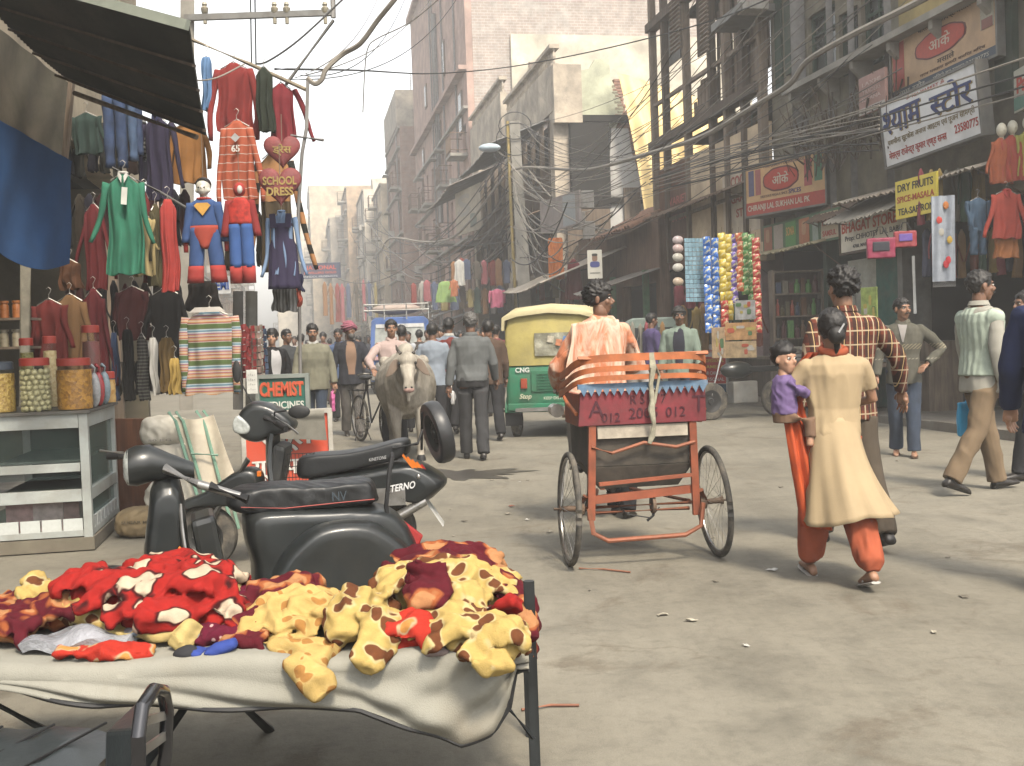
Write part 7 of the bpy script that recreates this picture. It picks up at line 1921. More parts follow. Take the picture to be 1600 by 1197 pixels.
# cow facing the camera
def cow():
 t=thing('cow','large pale grey hump backed cow standing in the road facing the camera','cow',(P(640,730,13.1).x,13.1,0),R(187))
 m=MB();Y=Matrix(((1,0,0,0),(0,0,1,0),(0,1,0,0),(0,0,0,1)))
 rs=[]
 for y,z,rx,rz in((-1.20,1.02,.10,.14),(-1.12,1.0,.22,.26),(-.9,.95,.31,.34),(-.5,.88,.38,.40),(0,.86,.36,.38),(.25,.92,.29,.37),(.42,.98,.21,.32),(.55,1.02,.15,.24)):
  rs.append([V3(rx*math.cos(2*PI*k/22),y,z+rz*math.sin(2*PI*k/22)) for k in range(22)])
 m.loft(rs);m.ball((0,.18,1.27),(.11,.24,.13),14,10)
 m.tube([(0,.3,1.03),(0,.55,1.08),(0,.72,1.13)],[(.17,.25),(.14,.19),(.115,.14)],14)
 m.hexa([(-.02,.15,.55),(.02,.15,.55),(.02,.6,.72),(-.02,.6,.72),(-.04,.15,.9),(.04,.15,.9),(.04,.7,1.05),(-.04,.7,1.05)])
 m.ball((0,.78,1.20),(.10,.12,.10),14,10);m.tube([(0,.76,1.22),(0,.86,1.10),(0,.94,.97),(0,.98,.90)],[(.105,.11),(.085,.085),(.062,.065),(.072,.06)],14);m.ball((0,.985,.89),(.068,.05,.05),12,8)
 for s in(-1,1):
  m.ball((s*.085,.80,1.20),(.03,.04,.035),8,6)
  m.ball((s*.24,-.85,1.16),(.08,.10,.08),10,8)
  m.tube([(s*.15,.22,.85),(s*.15,.24,.62),(s*.14,.26,.44),(s*.135,.24,.24),(s*.135,.25,.10),(s*.135,.27,.05)],[.12,.085,.06,.042,.042,.05],12)
  m.tube([(s*.20,-.95,.9),(s*.21,-.82,.66),(s*.19,-1.0,.46),(s*.18,-.98,.25),(s*.18,-.94,.10),(s*.18,-.92,.05)],[.17,.12,.065,.045,.042,.05],12)
 me=fuse(m,.014,3,folds(.004,10,5));s=NT('grey hide');p=s.sep()
 n=s.noise(5,6,.7,s.mapping((3,1,.6)));k=s.mix(s.ramp(n,[(.35,0.0),(.7,1.0)]),(.17,.15,.125),(.34,.315,.265));k=s.mix(s.ramp(s.noise(2.0,4),[(.4,.0),(.7,.6)]),k,(.07,.06,.045));s.col(k);s.bump(s.noise(70,3,.7,s.mapping((1,1,.3))),.4,.006)
 me.materials.append(s.end(.9,0,.2));link('body',me,t)
 for s_ in(-1,1):
  q=MB();q.slab(lambda u,v:V3(s_*(.09+.17*u),.74+.02*math.sin(PI*u),1.17-.05*u-.11*u*u+(v-.5)*.15*math.sin(PI*min(1,.15+u*.85))),10,6,.014);me=fuse(q,.007,2);me.materials.append(M((.20,.15,.115),.85,var=.3));link('ear',me,t)
  q=MB();q.tube([(s_*.07,.76,1.28),(s_*.11,.74,1.33),(s_*.12,.75,1.38)],[.024,.018,.006],8);q.build('horn',M((.08,.07,.06),.5),t,smooth=True)
  q=MB();q.ball((s_*.092,.845,1.17),(.014,.018,.018),10,8);q.build('eye',BLACK,t,smooth=True)
  q=MB();q.ball((s_*.032,1.025,.905),(.013,.012,.010),8,6);q.build('nostril',BLACK,t)
 q=MB();q.ball((0,.995,.875),(.064,.045,.036),14,8);q.build('muzzle',M((.32,.20,.17),.6,var=.3,scale=20),t,smooth=2)
 q=MB();q.tube([(0,-1.22,1.1),(0,-1.32,.9),(.03,-1.3,.6),(.03,-1.28,.45)],[.03,.02,.015,.035],8);q.build('tail',M((.2,.17,.14),.9),t,smooth=True)
 for x,y in((-.135,.28),(.135,.28),(-.18,-.91),(.18,-.91)):q=MB();q.lathe([(0,0),(.055,0),(.052,.04),(.04,.07),(0,.07)],12,Matrix.Translation((x,y,0)));q.build('hoof',BLACK,t,smooth=True)
cow()
# scooters (local x: towards the tail, y: away from the camera)
SBK=M((.013,.016,.017),.34,var=.5,scale=3,bump=.12,bscale=40,dirt=.35,dcol=(.05,.047,.04),spec=.35,coat=.1);SVINYL=M((.011,.012,.013),.46,var=.4,scale=8,bump=.3,bscale=22,bdist=.006,spec=.35)
DPL=M((.022,.023,.023),.6,var=.3,scale=9,dirt=.4,dcol=(.09,.085,.07));LENS=M((.40,.42,.40),.12,var=.5,scale=25,bump=.3,bscale=60,spec=.8);AMB=M((.50,.13,.01),.2,bump=0);REDG=M((.30,.012,.01),.2,bump=0)
def side_solid(prof,w,rnd=.35,n=10):
 """body from a side outline (x,z) with half width w(x,z) rounded across y"""
 m=MB();cx=sum(p[0] for p in prof)/len(prof);cz=sum(p[1] for p in prof)/len(prof);rs=[]
 for k in range(n+1):
  a=PI*k/n;y=-w*math.cos(a);sc=1-rnd*(1-abs(math.sin(a))**.6)
  rs.append([V3(cx+(x-cx)*sc,y,cz+(z-cz)*sc) for x,z in prof])
 return m.loft(rs)
def dens(prof,k=4):
 out=[];n=len(prof)
 for i in range(n):
  p0,p1,p2,p3=[Vector(prof[(i+j)%n]) for j in(-1,0,1,2)]
  for q in range(k):
   t=q/k;out.append(tuple(.5*((2*p1)+(-p0+p2)*t+(2*p0-5*p1+4*p2-p3)*t*t+(-p0+3*p1-3*p2+p3)*t**3)))
 return out
def squash(t,sx,sz=1.0):
 for c in kids(t):
  for o in[c]+kids(c):
   if o.type!='MESH':continue
   n=len(o.data.vertices);co=np.empty(n*3);o.data.vertices.foreach_get('co',co);co=co.reshape(-1,3)
   if c.name.startswith(('wheel','spare_wheel')):
    w=kids(c) and c or c;q=np.empty(len(w.data.vertices)*3) if False else None
    cx=float(c['cx']);co[:,0]+=cx*(sx-1)
    if c.name.startswith('spare'):co[:,2]+=float(c['cz'])*(sz-1)
   else:co[:,0]*=sx;co[:,2]*=sz
   o.data.vertices.foreach_set('co',co.ravel());o.data.update()
def scooter_front(label):
 t=thing('scooter',label,'scooter',(-1.70,4.92,0),R(17))
 solid_wheel(t,(-.28,0,.22),.22,.10,(0,1,0),rimm=DPL);solid_wheel(t,(1.16,0,.22),.22,.10,(0,1,0),rimm=DPL)
 fd=MB();fd.loft([[V3(.33*math.cos(a)*k2-.20,.085*math.cos(b)*(1.1 if abs(math.cos(a))<.8 else .8),.20+.27*math.sin(a)*k2) for b in[PI*j/10 for j in range(11)] for k2 in(1-.10*abs(math.cos(b))**2,)] for a in[PI*.02+PI*.9*i/16 for i in range(17)]],cap=False)
 fd.build('front_fender',SBK,t,smooth=2)
 m=MB();m.slab(lambda u,v:V3(.16+.10*(1-v)**2*1.0+.03*v+.05*(2*u-1)**2*(1-v*.5),(u-.5)*(.46-.20*v**2),.26+.50*v),14,12,.02);m.build('leg_shield',SBK,t,smooth=1.2,bevel=0)
 m=MB();m.tube([V3(.16+.10*(1-v)**2+.03*v+.05-.05*v*.5,-(.23-.10*v**2),.26+.50*v) for v in[k/10 for k in range(11)]],.010,6);m.build('shield_trim',CHROME,t,smooth=True)
 me=fuse(side_solid(dens([(.07,.86),(.03,.70),(.0,.54),(.0,.40),(.08,.27),(.32,.22),(.30,.34),(.25,.56),(.22,.86)],3),.15,.45),.010,3);me.materials.append(SBK);link('front_apron',me,t)
 m=MB();m.box((.36,0,.54),(.14,.30,.30),(0,-.18,0));m.build('glove_box',SBK,t,bevel=.03)
 m=MB();m.ball((.20,-.215,.52),(.018,.018,.055),10,8);m.build('indicator',AMB,t,smooth=True)
 m=MB();m.tube([(.09,0,.62),(.11,0,.74),(.14,0,.90)],[.05,.055,.05],14);m.build('steering_head',SBK,t,smooth=True)
 m=MB();rs=[(-.11,.895,.085),(-.06,.90,.098),(.02,.91,.09),(.12,.89,.065),(.26,.86,.04)]
 m.loft([[V3(x,-.03+r_*.95*math.cos(2*PI*k/18),z+r_*math.sin(2*PI*k/18)) for k in range(18)] for x,z,r_ in[(q[0]+.04,q[1]+.045,q[2]) for q in rs]]);hs_=m.build('headset',SBK,t,smooth=1)
 m=MB();m.lathe([(0,.02),(.05,.017),(.078,.004),(.088,-.012)],24,Matrix.Translation((-.072,-.03,.94))@Matrix.Rotation(-PI/2,4,'Y'));m.build('headlight',LENS,t,smooth=True)
 m=MB();m.tube([(.14,-.10,.93),(.32,-.22,.86),(.54,-.30,.80)],[.026,.021,.019],10);m.build('handlebar',CHROME,t,smooth=True);m=MB();m.tube([(.38,-.245,.85),(.58,-.315,.785)],.024,10);m.build('grip',BLACK,t,smooth=True)
 m=MB();m.tube([(-.02,.12,.95),(-.12,.28,.97),(-.2,.34,.965)],[.024,.02,.02],10);m.build('grip',BLACK,t,smooth=True);m=MB();m.tube([(-.1,.2,.99),(-.24,.30,1.0)],.007,6);m.build('brake_lever',CHROME,t)
 m=MB();m.box((.46,0,.27),(.42,.40,.04));m.build('floorboard',DPL,t,bevel=.01)
 bodyp=dens([(.62,.25),(.60,.42),(.56,.60),(.60,.70),(.9,.70),(1.3,.68),(1.50,.62),(1.62,.42),(1.60,.26),(1.3,.22),(.9,.20)],3)
 me=fuse(side_solid(bodyp,.19,.25),.012,3);me.materials.append(SBK);link('frame_shell',me,t)
 cp=dens([(.66,.26),(.74,.46),(.92,.60),(1.12,.635),(1.34,.60),(1.55,.44),(1.60,.28),(1.40,.20),(1.0,.18),(.74,.19)],4)
 me=fuse(side_solid(cp,.115,.30).xf(Matrix.Translation((0,-.17,0))),.010,4);me.materials.append(SBK);link('side_cowl',me,t)
 m=MB();m.box((1.12,-.292,.285),(.80,.006,.008));m.build('cowl_bead',DPL,t)
 for x,z_ in((.83,.34),(1.15,.30),(1.5,.36)):m=MB();m.ball((x,-.285,z_),.008,8,6);m.build('cowl_bolt',CHROME,t)
 sp=dens([(.50,.70),(.47,.755),(.54,.80),(.75,.815),(1.0,.80),(1.22,.805),(1.34,.80),(1.37,.74),(1.35,.685),(1.0,.68),(.7,.66)],4)
 me=fuse(side_solid(sp,.145,.28),.010,3,folds(.003,20,3));me.materials.append(SVINYL);link('seat',me,t)
 m=MB();m.tube([(.55,-.150,.725),(.8,-.157,.705),(1.1,-.157,.712),(1.33,-.150,.715)],.003,5);m.build('seat_piping',M((.30,.04,.03),.6),t)
 m=MB();letter(m,'NV',plane_T((1.12,-.158,.745),(1,0,0),(0,0,1)),None,.045,.0,.003);m.build('lettering',paint((.04,.055,.07)),t)
 m=MB();m.tube([(1.44,-.12,.34),(1.42,-.13,.50),(1.40,-.15,.68),(1.43,-.15,.86),(1.45,-.14,.915),(1.46,-.10,.93)],.014,8);m.build('grab_rail',BLACK,t,smooth=True)
 m=MB();m.hexa([(1.47,-.10,.53),(1.60,-.10,.44),(1.60,.10,.44),(1.47,.10,.53),(1.50,-.09,.60),(1.64,-.09,.50),(1.64,.09,.50),(1.50,.09,.60)]);m.build('tail_lamp',REDG,t,bevel=.012)
 m=MB();m.lathe([(0,0),(.03,.0),(.035,.03),(0,.06)],12,Matrix.Translation((1.62,-.13,.43))@Matrix.Rotation(PI/2,4,'Y'));m.build('indicator',CHROME,t,smooth=True)
 m=MB();m.box((1.53,-.296,.35),(.05,.01,.12));m.build('red_reflector',M((.25,.06,.03),.4),t);squash(t,.78,.94)
scooter_front('older black scooter with round headlamp and bulging side cowl, nearest the blankets')
def scooter_back(label):
 t=thing('scooter',label,'scooter',(-1.80,6.93,0),R(3))
 solid_wheel(t,(-.25,0,.205),.205,.10,(0,1,0),rimm=DPL);solid_wheel(t,(1.20,0,.205),.205,.10,(0,1,0),rimm=DPL)
 m=MB();m.tube([(.14,-.07,.70),(-.15,-.075,.35),(-.25,-.075,.20)],.022,8);m.build('fork',GREYM,t,smooth=True)
 me=fuse(side_solid(dens([(-.50,.36),(-.42,.44),(-.22,.50),(.08,.64),(.24,.60),(.20,.40),(-.04,.40),(-.3,.40)],4),.10,.3),.010,3);me.materials.append(SBK);link('front_fender',me,t)
 m=MB();m.slab(lambda u,v:V3(.20+.20*(1-v)*(1-v)+.0+.10*v+.05*(2*u-1)**2,(u-.5)*(.50-.22*v**2),.30+.56*v),14,12,.03);m.build('leg_shield',SBK,t,smooth=1.2)
 m=MB();m.box((.37,.0,.62),(.10,.34,.34),(0,.25,0));m.build('inner_panel',DPL,t,bevel=.03)
 m=MB();m.box((.255,-.2,.62),(.03,.05,.03));m.build('reflector',AMB,t)
 me=fuse(side_solid(dens([(.06,.86),(.07,.98),(.18,1.06),(.34,1.04),(.50,.95),(.52,.88),(.36,.84),(.20,.80)],4),.13,.32),.010,4);me.materials.append(SBK);link('headset',me,t)
 me=fuse(side_solid(dens([(.055,.875),(.05,.95),(.10,.985),(.19,.91),(.16,.86)],3),.10,.2).xf(Matrix.Translation((-.005,-.045,0))),.007,2);me.materials.append(LENS);link('headlight',me,t)
 for s,pts in((-1,[(.30,-.12,.96),(.42,-.24,.93),(.50,-.33,.90)]),(1,[(.25,.12,.98),(.30,.26,.98),(.33,.36,.97)])):
  m=MB();m.tube(pts,[.022,.021,.021],10);m.build('grip',BLACK,t,smooth=True)
 m=MB();m.tube([(.36,-.16,.98),(.50,-.26,.92),(.60,-.36,.87)],.007,6);m.build('brake_lever',CHROME,t)
 m=MB();m.tube([(.15,.12,1.04),(.07,.16,1.15),(.04,.17,1.20)],.006,6);m.ball((.02,.17,1.25),(.035,.012,.075),14,10);m.build('mirror',BLACK,t,smooth=True)
 m=MB();m.tube([(.38,-.16,.96),(.40,-.24,1.0),(.50,-.28,1.01)],.006,6);m.ball((.60,-.29,1.0),(.085,.014,.042),14,10);m.build('mirror',BLACK,t,smooth=True)
 m=MB();m.box((.50,0,.30),(.36,.36,.05));m.build('floorboard',DPL,t,bevel=.01)
 m=MB()
 for k in range(9):m.bar((.42+.03*k,-.05,.72),(.43+.026*k,-.05,.50),.005)
 for z_ in(.5,.57,.64,.72):m.bar((.42,-.052,z_),(.67,-.052,z_),.005)
 m.build('wire_basket',BLACK,t)
 bp=dens([(.56,.30),(.60,.50),(.64,.57),(1.0,.60),(1.35,.64),(1.52,.63),(1.72,.52),(1.66,.44),(1.52,.38),(1.30,.42),(1.05,.40),(.86,.30),(.7,.26)],4)
 me=fuse(side_solid(bp,.20,.28),.010,3);me.materials.append(SBK);link('frame_shell',me,t)
 sp=dens([(.54,.56),(.52,.66),(.60,.71),(.9,.72),(1.15,.75),(1.40,.79),(1.44,.74),(1.38,.67),(1.1,.62),(.8,.58)],4)
 me=fuse(side_solid(sp,.155,.28),.010,3);me.materials.append(SVINYL);link('seat',me,t)
 m=MB();letter(m,'ETERNO',plane_T((1.36,-.208,.50),(1,0,.12),(-.12,0,1)),None,.045,.02,.004,slant=.3);m.build('lettering',paint((.6,.6,.6)),t)
 m=MB();letter(m,'KINETONE',plane_T((1.18,-.165,.68),(1,0,.1),(-.1,0,1)),None,.02,.0,.003,slant=.2);m.build('lettering',paint((.4,.4,.4)),t)
 m=MB();m.slab(lambda u,v:V3(1.05+.34*u,-.198-.006*math.sin(PI*u),.385+.11*v+.0*u),8,4,.012);m.build('chrome_cover',CHROME,t,smooth=1)
 for i in range(5):m=MB();m.bar((1.38+.035*i,-.185+.012*i,.70-.018*i),(1.46+.035*i,-.175+.012*i,.61-.018*i),.016);m.build('indicator_slat',AMB if i<4 else REDG,t)
 m=MB();m.ball((1.50,-.205,.56),(.016,.008,.016),10,6);m.build('lock',CHROME,t,smooth=True)
 m=MB();m.slab(lambda u,v:V3(1.52+.16*v,(u-.5)*.16,.42-.20*v),3,4,.012);m.build('number_plate',M((.5,.5,.48),.5,dirt=.4),t)
 m=MB();m.tube([(1.0,-.16,.20),(1.3,-.17,.30),(1.55,-.16,.40)],[.03,.035,.03],10);m.build('silencer',CHROME,t,smooth=True)
 m=MB();m.tube([(1.30,-.17,.74),(1.50,-.12,.76),(1.54,-.06,.84)],.011,8);m.tube([(1.52,.1,.70),(1.54,0,.95)],.011,8);m.build('rear_rack',BLACK,t,smooth=True)
 sw=solid_wheel(t,(1.66,-.02,.82),.205,.10,(.93,.30,.22),tyre=M((.03,.031,.033),.4,var=.3,scale=12,bump=.1),rimm=DPL);sw.name='spare_wheel'
 m=MB();m.tube([(.72,-.1,.28),(.70,-.14,.02)],.012,6);m.tube([(.72,.1,.28),(.70,.14,.02)],.012,6);m.build('stand',GREYM,t);squash(t,.79,1.0)
scooter_back('black scooter with angular headlamp, mirrors and a raised spare wheel')
# mannequins, bags and clothes of the stall opposite
def hung(px0,px1,py0,py1,Y,mat,label,**k):return gpx(label,px0,px1,py0,py1,Y,mat,**k)
hung(1550,1595,298,372,13.2,cloth((.52,.05,.02)),'red child jacket with silver trim hung beside the denim suit',sleeve=(.9,12),seed=60,collar=RED)
hung(1552,1592,368,402,13.3,cloth((.55,.18,.03)),'orange skirt under the red jacket',sleeve=None,neck=.7,seed=61,hanger=False)
hung(1512,1544,310,360,13.4,cloth((.06,.12,.20)),'child denim jacket on a dark red cap hanger',sleeve=(.75,10),seed=62)
trousers('child denim trousers below the denim jacket',P(1528,356,13.4),.2,.33,cloth((.06,.12,.20)),seed=3)
for i,(px,py,c,lb) in enumerate(((1580,232,(.50,.06,.03),'red dress on the white headed mannequin, middle of three'),(1563,236,(.48,.10,.02),'orange red dress on the mannequin at the sign side'),(1604,225,(.45,.42,.05),'lime yellow dress on the mannequin at the frame edge'))):
 hung(px-15,px+15,py-20,py+50,13.3,cloth(c),lb,sleeve=(.7,10),seed=63+i,hanger=False,hem=1.4)
 m=MB();m.ball((0,0,0),(.06,.065,.085),14,10).tube([(0,0,-.05),(0,0,-.16)],.03,8).ball((0,-.06,-.01),(.009,.014,.02),6,5)
 o=m.build('mannequin_head',M((.55,.52,.42),.4,bump=0),None,smooth=2.5,label='pale mannequin head above the '+lb.split(' on the')[0]+' high on the stall',cat='mannequin head');o.location=P(px+2,py-33,13.3)
p=P(1473,306,13.6);t=thing('scarf','long pale blue scarf with red and orange flowers and a fringe','scarf',p,R(-10))
m=MB();m.slab(lambda u,v:V3((u-.5)*.27,.02*math.sin(u*12+v*2),-1.06*v),20,12,.012);m.build('cloth',M((.30,.33,.38),.9,var=.3,scale=5),t,smooth=1.5)
for x,z,c in((-.05,-.3,(.45,.05,.04)),(.03,-.12,(.45,.16,.04)),(.07,-.55,(.45,.3,.05)),(.02,-.85,(.4,.02,.03)),(-.03,-.45,(.4,.38,.33)),(.05,-.8,(.42,.03,.04))):m=MB();m.ball((x,-.02,z),(.035,.01,.05),10,6);m.build('flower',M(c,.8,bump=0),t)
m=MB()
for i in range(24):m.tube([(-.13+.0113*i,0,-1.05),(-.13+.0113*i,.005,-1.13)],.002,3)
m.build('fringe',M((.4,.4,.4),.9),t,kind='stuff')
for px,py,w_,c,c2,lb in((1376,388,.34,(.25,.02,.06),(.02,.02,.03),'crimson and black school bag hanging below the cream sign'),(1414,374,.27,(.28,.03,.04),(.12,.07,.3),'red and violet handbag hanging under the yellow board')):
 t=thing('hanging_bag',lb,'bag',P(px,py,13.9),R(-12))
 m=MB();m.box((0,0,0),(w_,.12,w_*.75));me=fuse(m,.012,4,folds(.004,20,2));me.materials.append(M(c,.5,var=.3,scale=9));link('bag_body',me,t)
 m=MB();m.box((0,-.065,.02),(w_*.6,.02,w_*.35));m.build('front_pocket',M(c2,.4),t,bevel=.008)
 m=MB();m.tube([(-w_*.3,0,w_*.35),(-w_*.08,0,w_*.8),(w_*.08,0,w_*.8),(w_*.3,0,w_*.35)],.009,6);m.build('strap',BLACK,t)
pole('white bead string hanging from the stall roof',[P(1427,400,14),P(1430,490,14)],.02,M((.5,.5,.48),.5,bump=0))
rn=random.Random(21)
t=thing('stall_table','wooden stall table draped with pale cloth behind the sweater man','table',(0,0,0))
SBx('table_top',WOODL,t,14.6,17.6,8.1,9.0,.80,.86);SBx('drape',GREYC,t,14.62,17.55,8.06,8.098,.15,.82)
SBx('upper_counter',WOODL,t,14.6,17.6,9.05,9.6,.11,1.15)
for k in range(34):
 a_,w_=rn.uniform(14.9,17.3),rn.choice((8.3,8.65));z=.865+.062*(k%4)
 a_=14.95+.36*(k//4%7)+rn.uniform(-.03,.03);w_=8.3 if k<28 else 8.7
 m=MB();m.box((0,0,.028),(.34,.30,.052));o=m.build('folded_cloth',cloth(rn.choice([(.42,.38,.34),(.5,.47,.42),(.35,.22,.2),(.3,.32,.33),(.45,.40,.3)])),None,bevel=.012,label='folded pale cloth in the stacks on the stall table',cat='folded cloth',group='folded cloths on the stall table');o.location=ST(a_,w_,z);o.rotation_euler=(0,0,TH+rn.uniform(-.1,.1))
DIM=[(.26,.06,.03),(.34,.18,.05),(.10,.11,.18),(.30,.28,.22),(.07,.15,.10),(.36,.06,.08),(.42,.28,.06)]
DIMN=['rust','ochre','slate','khaki','bottle green','wine','amber'];FARN=['red','orange','blue','cream','brown','teal','magenta','mustard']
def packrow(x0,x1,py0,py1,Y,n,grp,cols,cat='garment'):
 for i in range(n):
  ci=rn.randrange(len(cols));cn=(DIMN if cols[0]==DIM[0] else FARN if len(cols)>6 else['plum','navy','brown'])[ci];px=x0+(x1-x0)*(i+.5)/n+rn.uniform(-3,3);w_=(x1-x0)/n*rn.uniform(.8,1.15);h0=py0+rn.uniform(-4,4);h1=py1+rn.uniform(-8,8)
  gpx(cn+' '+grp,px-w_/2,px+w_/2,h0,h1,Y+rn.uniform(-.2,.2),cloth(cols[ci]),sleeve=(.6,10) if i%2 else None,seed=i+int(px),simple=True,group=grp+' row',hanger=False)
packrow(1432,1600,262,345,14.6,12,'dim garment hanging under the roof of the toy clothes stall',DIM)
packrow(1440,1600,355,430,15.0,11,'dim garment in the lower hanging row of the toy clothes stall',DIM)
packrow(1052,1110,445,475,20,3,'maroon cloth piece under the blue sachets',[(.2,.03,.05),(.1,.04,.04)])
packrow(985,1040,505,560,19.2,6,'dark garment on the rail behind the rickshaw puller',DIM)
FAR=[(.30,.05,.04),(.35,.16,.05),(.10,.13,.22),(.38,.36,.32),(.12,.10,.08),(.07,.12,.1),(.4,.1,.12),(.3,.24,.08)]
packrow(640,700,440,478,40,5,'garment hung at the clothes stall beyond the blue truck',FAR)
packrow(700,812,405,438,36,9,'garment in the upper row of the far clothes stall',FAR)
packrow(690,815,448,486,36.3,10,'garment in the lower row of the far clothes stall',FAR)
packrow(826,920,432,470,34,8,'garment under the awning behind the yellow hood',FAR)
packrow(505,590,440,500,60,9,'hazy cloth on the stalls at the lane bend',FAR)
hung(709,727,406,446,35,WHTC,'white vest hung above the lime green skirt',sleeve=None,seed=91);hung(684,708,440,472,35,cloth((.28,.45,.12)),'lime green child skirt over the crowd',sleeve=None,hem=1.5,neck=.5,seed=92)
hung(703,716,437,463,34.6,cloth((.5,.15,.04)),'small orange shirt beside the white vest',sleeve=(.5,15),seed=93);hung(766,788,452,480,34,cloth((.55,.10,.2)),'bright pink shirt on the far stall',sleeve=(.7,14),seed=94)
hung(855,882,372,436,31,dyed((.45,.14,.03),(.3,.08,.02)),'orange patterned cloth hanging from the tangle of cables',sleeve=None,neck=.8,seed=95,hanger=False)
hung(886,908,405,468,30,cloth((.28,.03,.04)),'crimson dress under the electrical boxes',sleeve=None,seed=96,hem=1.6)
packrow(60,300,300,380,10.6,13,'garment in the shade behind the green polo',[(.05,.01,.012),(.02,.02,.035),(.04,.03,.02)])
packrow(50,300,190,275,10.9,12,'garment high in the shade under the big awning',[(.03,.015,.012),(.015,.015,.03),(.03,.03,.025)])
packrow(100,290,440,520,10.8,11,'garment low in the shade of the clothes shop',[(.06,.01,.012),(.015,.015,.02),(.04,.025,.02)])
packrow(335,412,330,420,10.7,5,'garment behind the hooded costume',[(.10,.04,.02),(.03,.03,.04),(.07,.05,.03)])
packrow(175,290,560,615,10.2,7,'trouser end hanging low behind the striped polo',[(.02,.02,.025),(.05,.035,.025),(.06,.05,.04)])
packrow(1062,1190,478,545,19.6,8,'cloth and sack hanging in the corner shop doorway',DIM)
packrow(1300,1330,420,520,17.5,2,'apron beside the poster door',FAR[:7])
for i,(x0,x1,y0,y1,c,lb) in enumerate(((1112,1132,512,560,(.55,.38,.22),'cream flowered poster low under the packet strips'),(1133,1182,505,532,(.55,.30,.12),'orange food poster under the green packets'),(1133,1182,534,560,(.50,.36,.20),'brown food poster on the low shop counter'),(1148,1180,470,500,(.45,.44,.42),'torn white plastic sheet under the green packets'),(1345,1370,450,500,(.35,.45,.12),'green fruit poster on the pale door'))):
 t,LT,w,h=board('poster',lb,'poster',(x0,18.2 if i<4 else 15.4),(x1,18.0 if i<4 else 15.1),y0,y1,.02,M(c,.6,var=.5,scale=9))
 for k in range(5):patch(t,LT,w,h,rn.uniform(-.35,.35),rn.uniform(-.3,.3),rn.uniform(.1,.3),rn.uniform(.15,.35),rn.choice([(.5,.1,.05),(.5,.4,.1),(.1,.2,.08),(.5,.46,.4)]),proud=.003+.0006*k,rad=2)
t=thing('shop_counter','low dark wooden counter of the corner shop behind the denim jacket','counter',(0,0,0));SBx('counter_top',WOODL,t,18.2,21.5,8.6,9.2,.85,.9);SBx('front_panel',WOOD,t,18.25,21.45,8.65,8.7,.12,.85)
t=thing('parked_motorcycle','dark motorcycle parked nose in by the booking sign','motorcycle',P(1160,600,17.5)-V3(0,0,P(1160,600,17.5).z),R(20))
solid_wheel(t,(-.6,0,.3),.3,.1,(0,1,0),rimm=BLACK);solid_wheel(t,(.65,0,.3),.3,.1,(0,1,0),rimm=BLACK);m=MB();m.ball((-.1,0,.78),(.3,.14,.14),14,8);m.build('fuel_tank',SBK,t,smooth=True);m=MB();m.box((.35,0,.78),(.6,.22,.09));m.build('seat',SVINYL,t,bevel=.02);m=MB();m.box((0,0,.42),(.45,.2,.35));m.build('engine',GREYM,t,bevel=.02);m=MB();m.tube([(-.6,0,.3),(-.38,0,1.0),(-.25,.3,1.05)],.02,6);m.build('fork',CHROME,t)
t,LT,w,h=board('shop_sign','faded pinkish blank board behind the tangle of cables','sign',(844,33),(906,30.5),316,366,.06,M((.36,.31,.29),.7,var=.3,scale=2,dirt=.5));patch(t,LT,w,h,.25,0,.3,.9,(.34,.36,.36))
t,LT,w,h=board('shop_sign','pale painted hoarding with a dancing figure along the balcony','sign',(712,44),(752,41),303,370,.06,M((.42,.36,.27),.7,var=.35,scale=1.5,dirt=.5));put(t,LT,w,h,'S',-.15,.15,.5,.5,(.28,.26,.22),.02);patch(t,LT,w,h,.2,-.25,.25,.3,(.1,.12,.09),rad=3)
t,LT,w,h=board('portrait_poster','small white poster with a boy in blue hung over the puller','poster',(918,24),(941,24),391,436,.02,M((.52,.50,.44),.6,var=.1))
patch(t,LT,w,h,0,.0,.62,.22,(.05,.06,.22),'painted_shirt',.004,rad=2);patch(t,LT,w,h,0,.22,.34,.24,(.22,.12,.08),'painted_face',.005,rad=2);patch(t,LT,w,h,0,.33,.36,.10,(.02,.02,.02),'painted_hair',.007,rad=2);patch(t,LT,w,h,0,-.3,.7,.03,(.1,.1,.1),'painted_line',.004)
t,LT,w,h=board('shop_sign','red and white easel sign of a booking centre on the road side','sign',(1094,22.8),(1136,22.4),540,614,.05,M((.55,.52,.48),.5,dirt=.2),frame=M((.45,.42,.38),.6));patch(t,LT,w,h,.02,-.02,.96,.56,(.45,.04,.03));put(t,LT,w,h,'Booking Centre',0,.38,.9,.12,(.45,.03,.03),.02)
for i,s_ in enumerate(('PROFESSIONAL','CAMERA','CAR CARGO &','PERSONAL')):put(t,LT,w,h,s_,0,.18-.13*i,.8,.07,((.55,.4,.05) if i<2 else(.55,.5,.45)),.01,proud=.007)
patch(t,LT,w,h,0,-.4,.96,.17,(.02,.06,.12))
m=MB()
for x in(-.45,.45):m.box((x*w,-.03,-h/2-.08),(.04,.04,.2))
m.build('leg',WOODL,t)
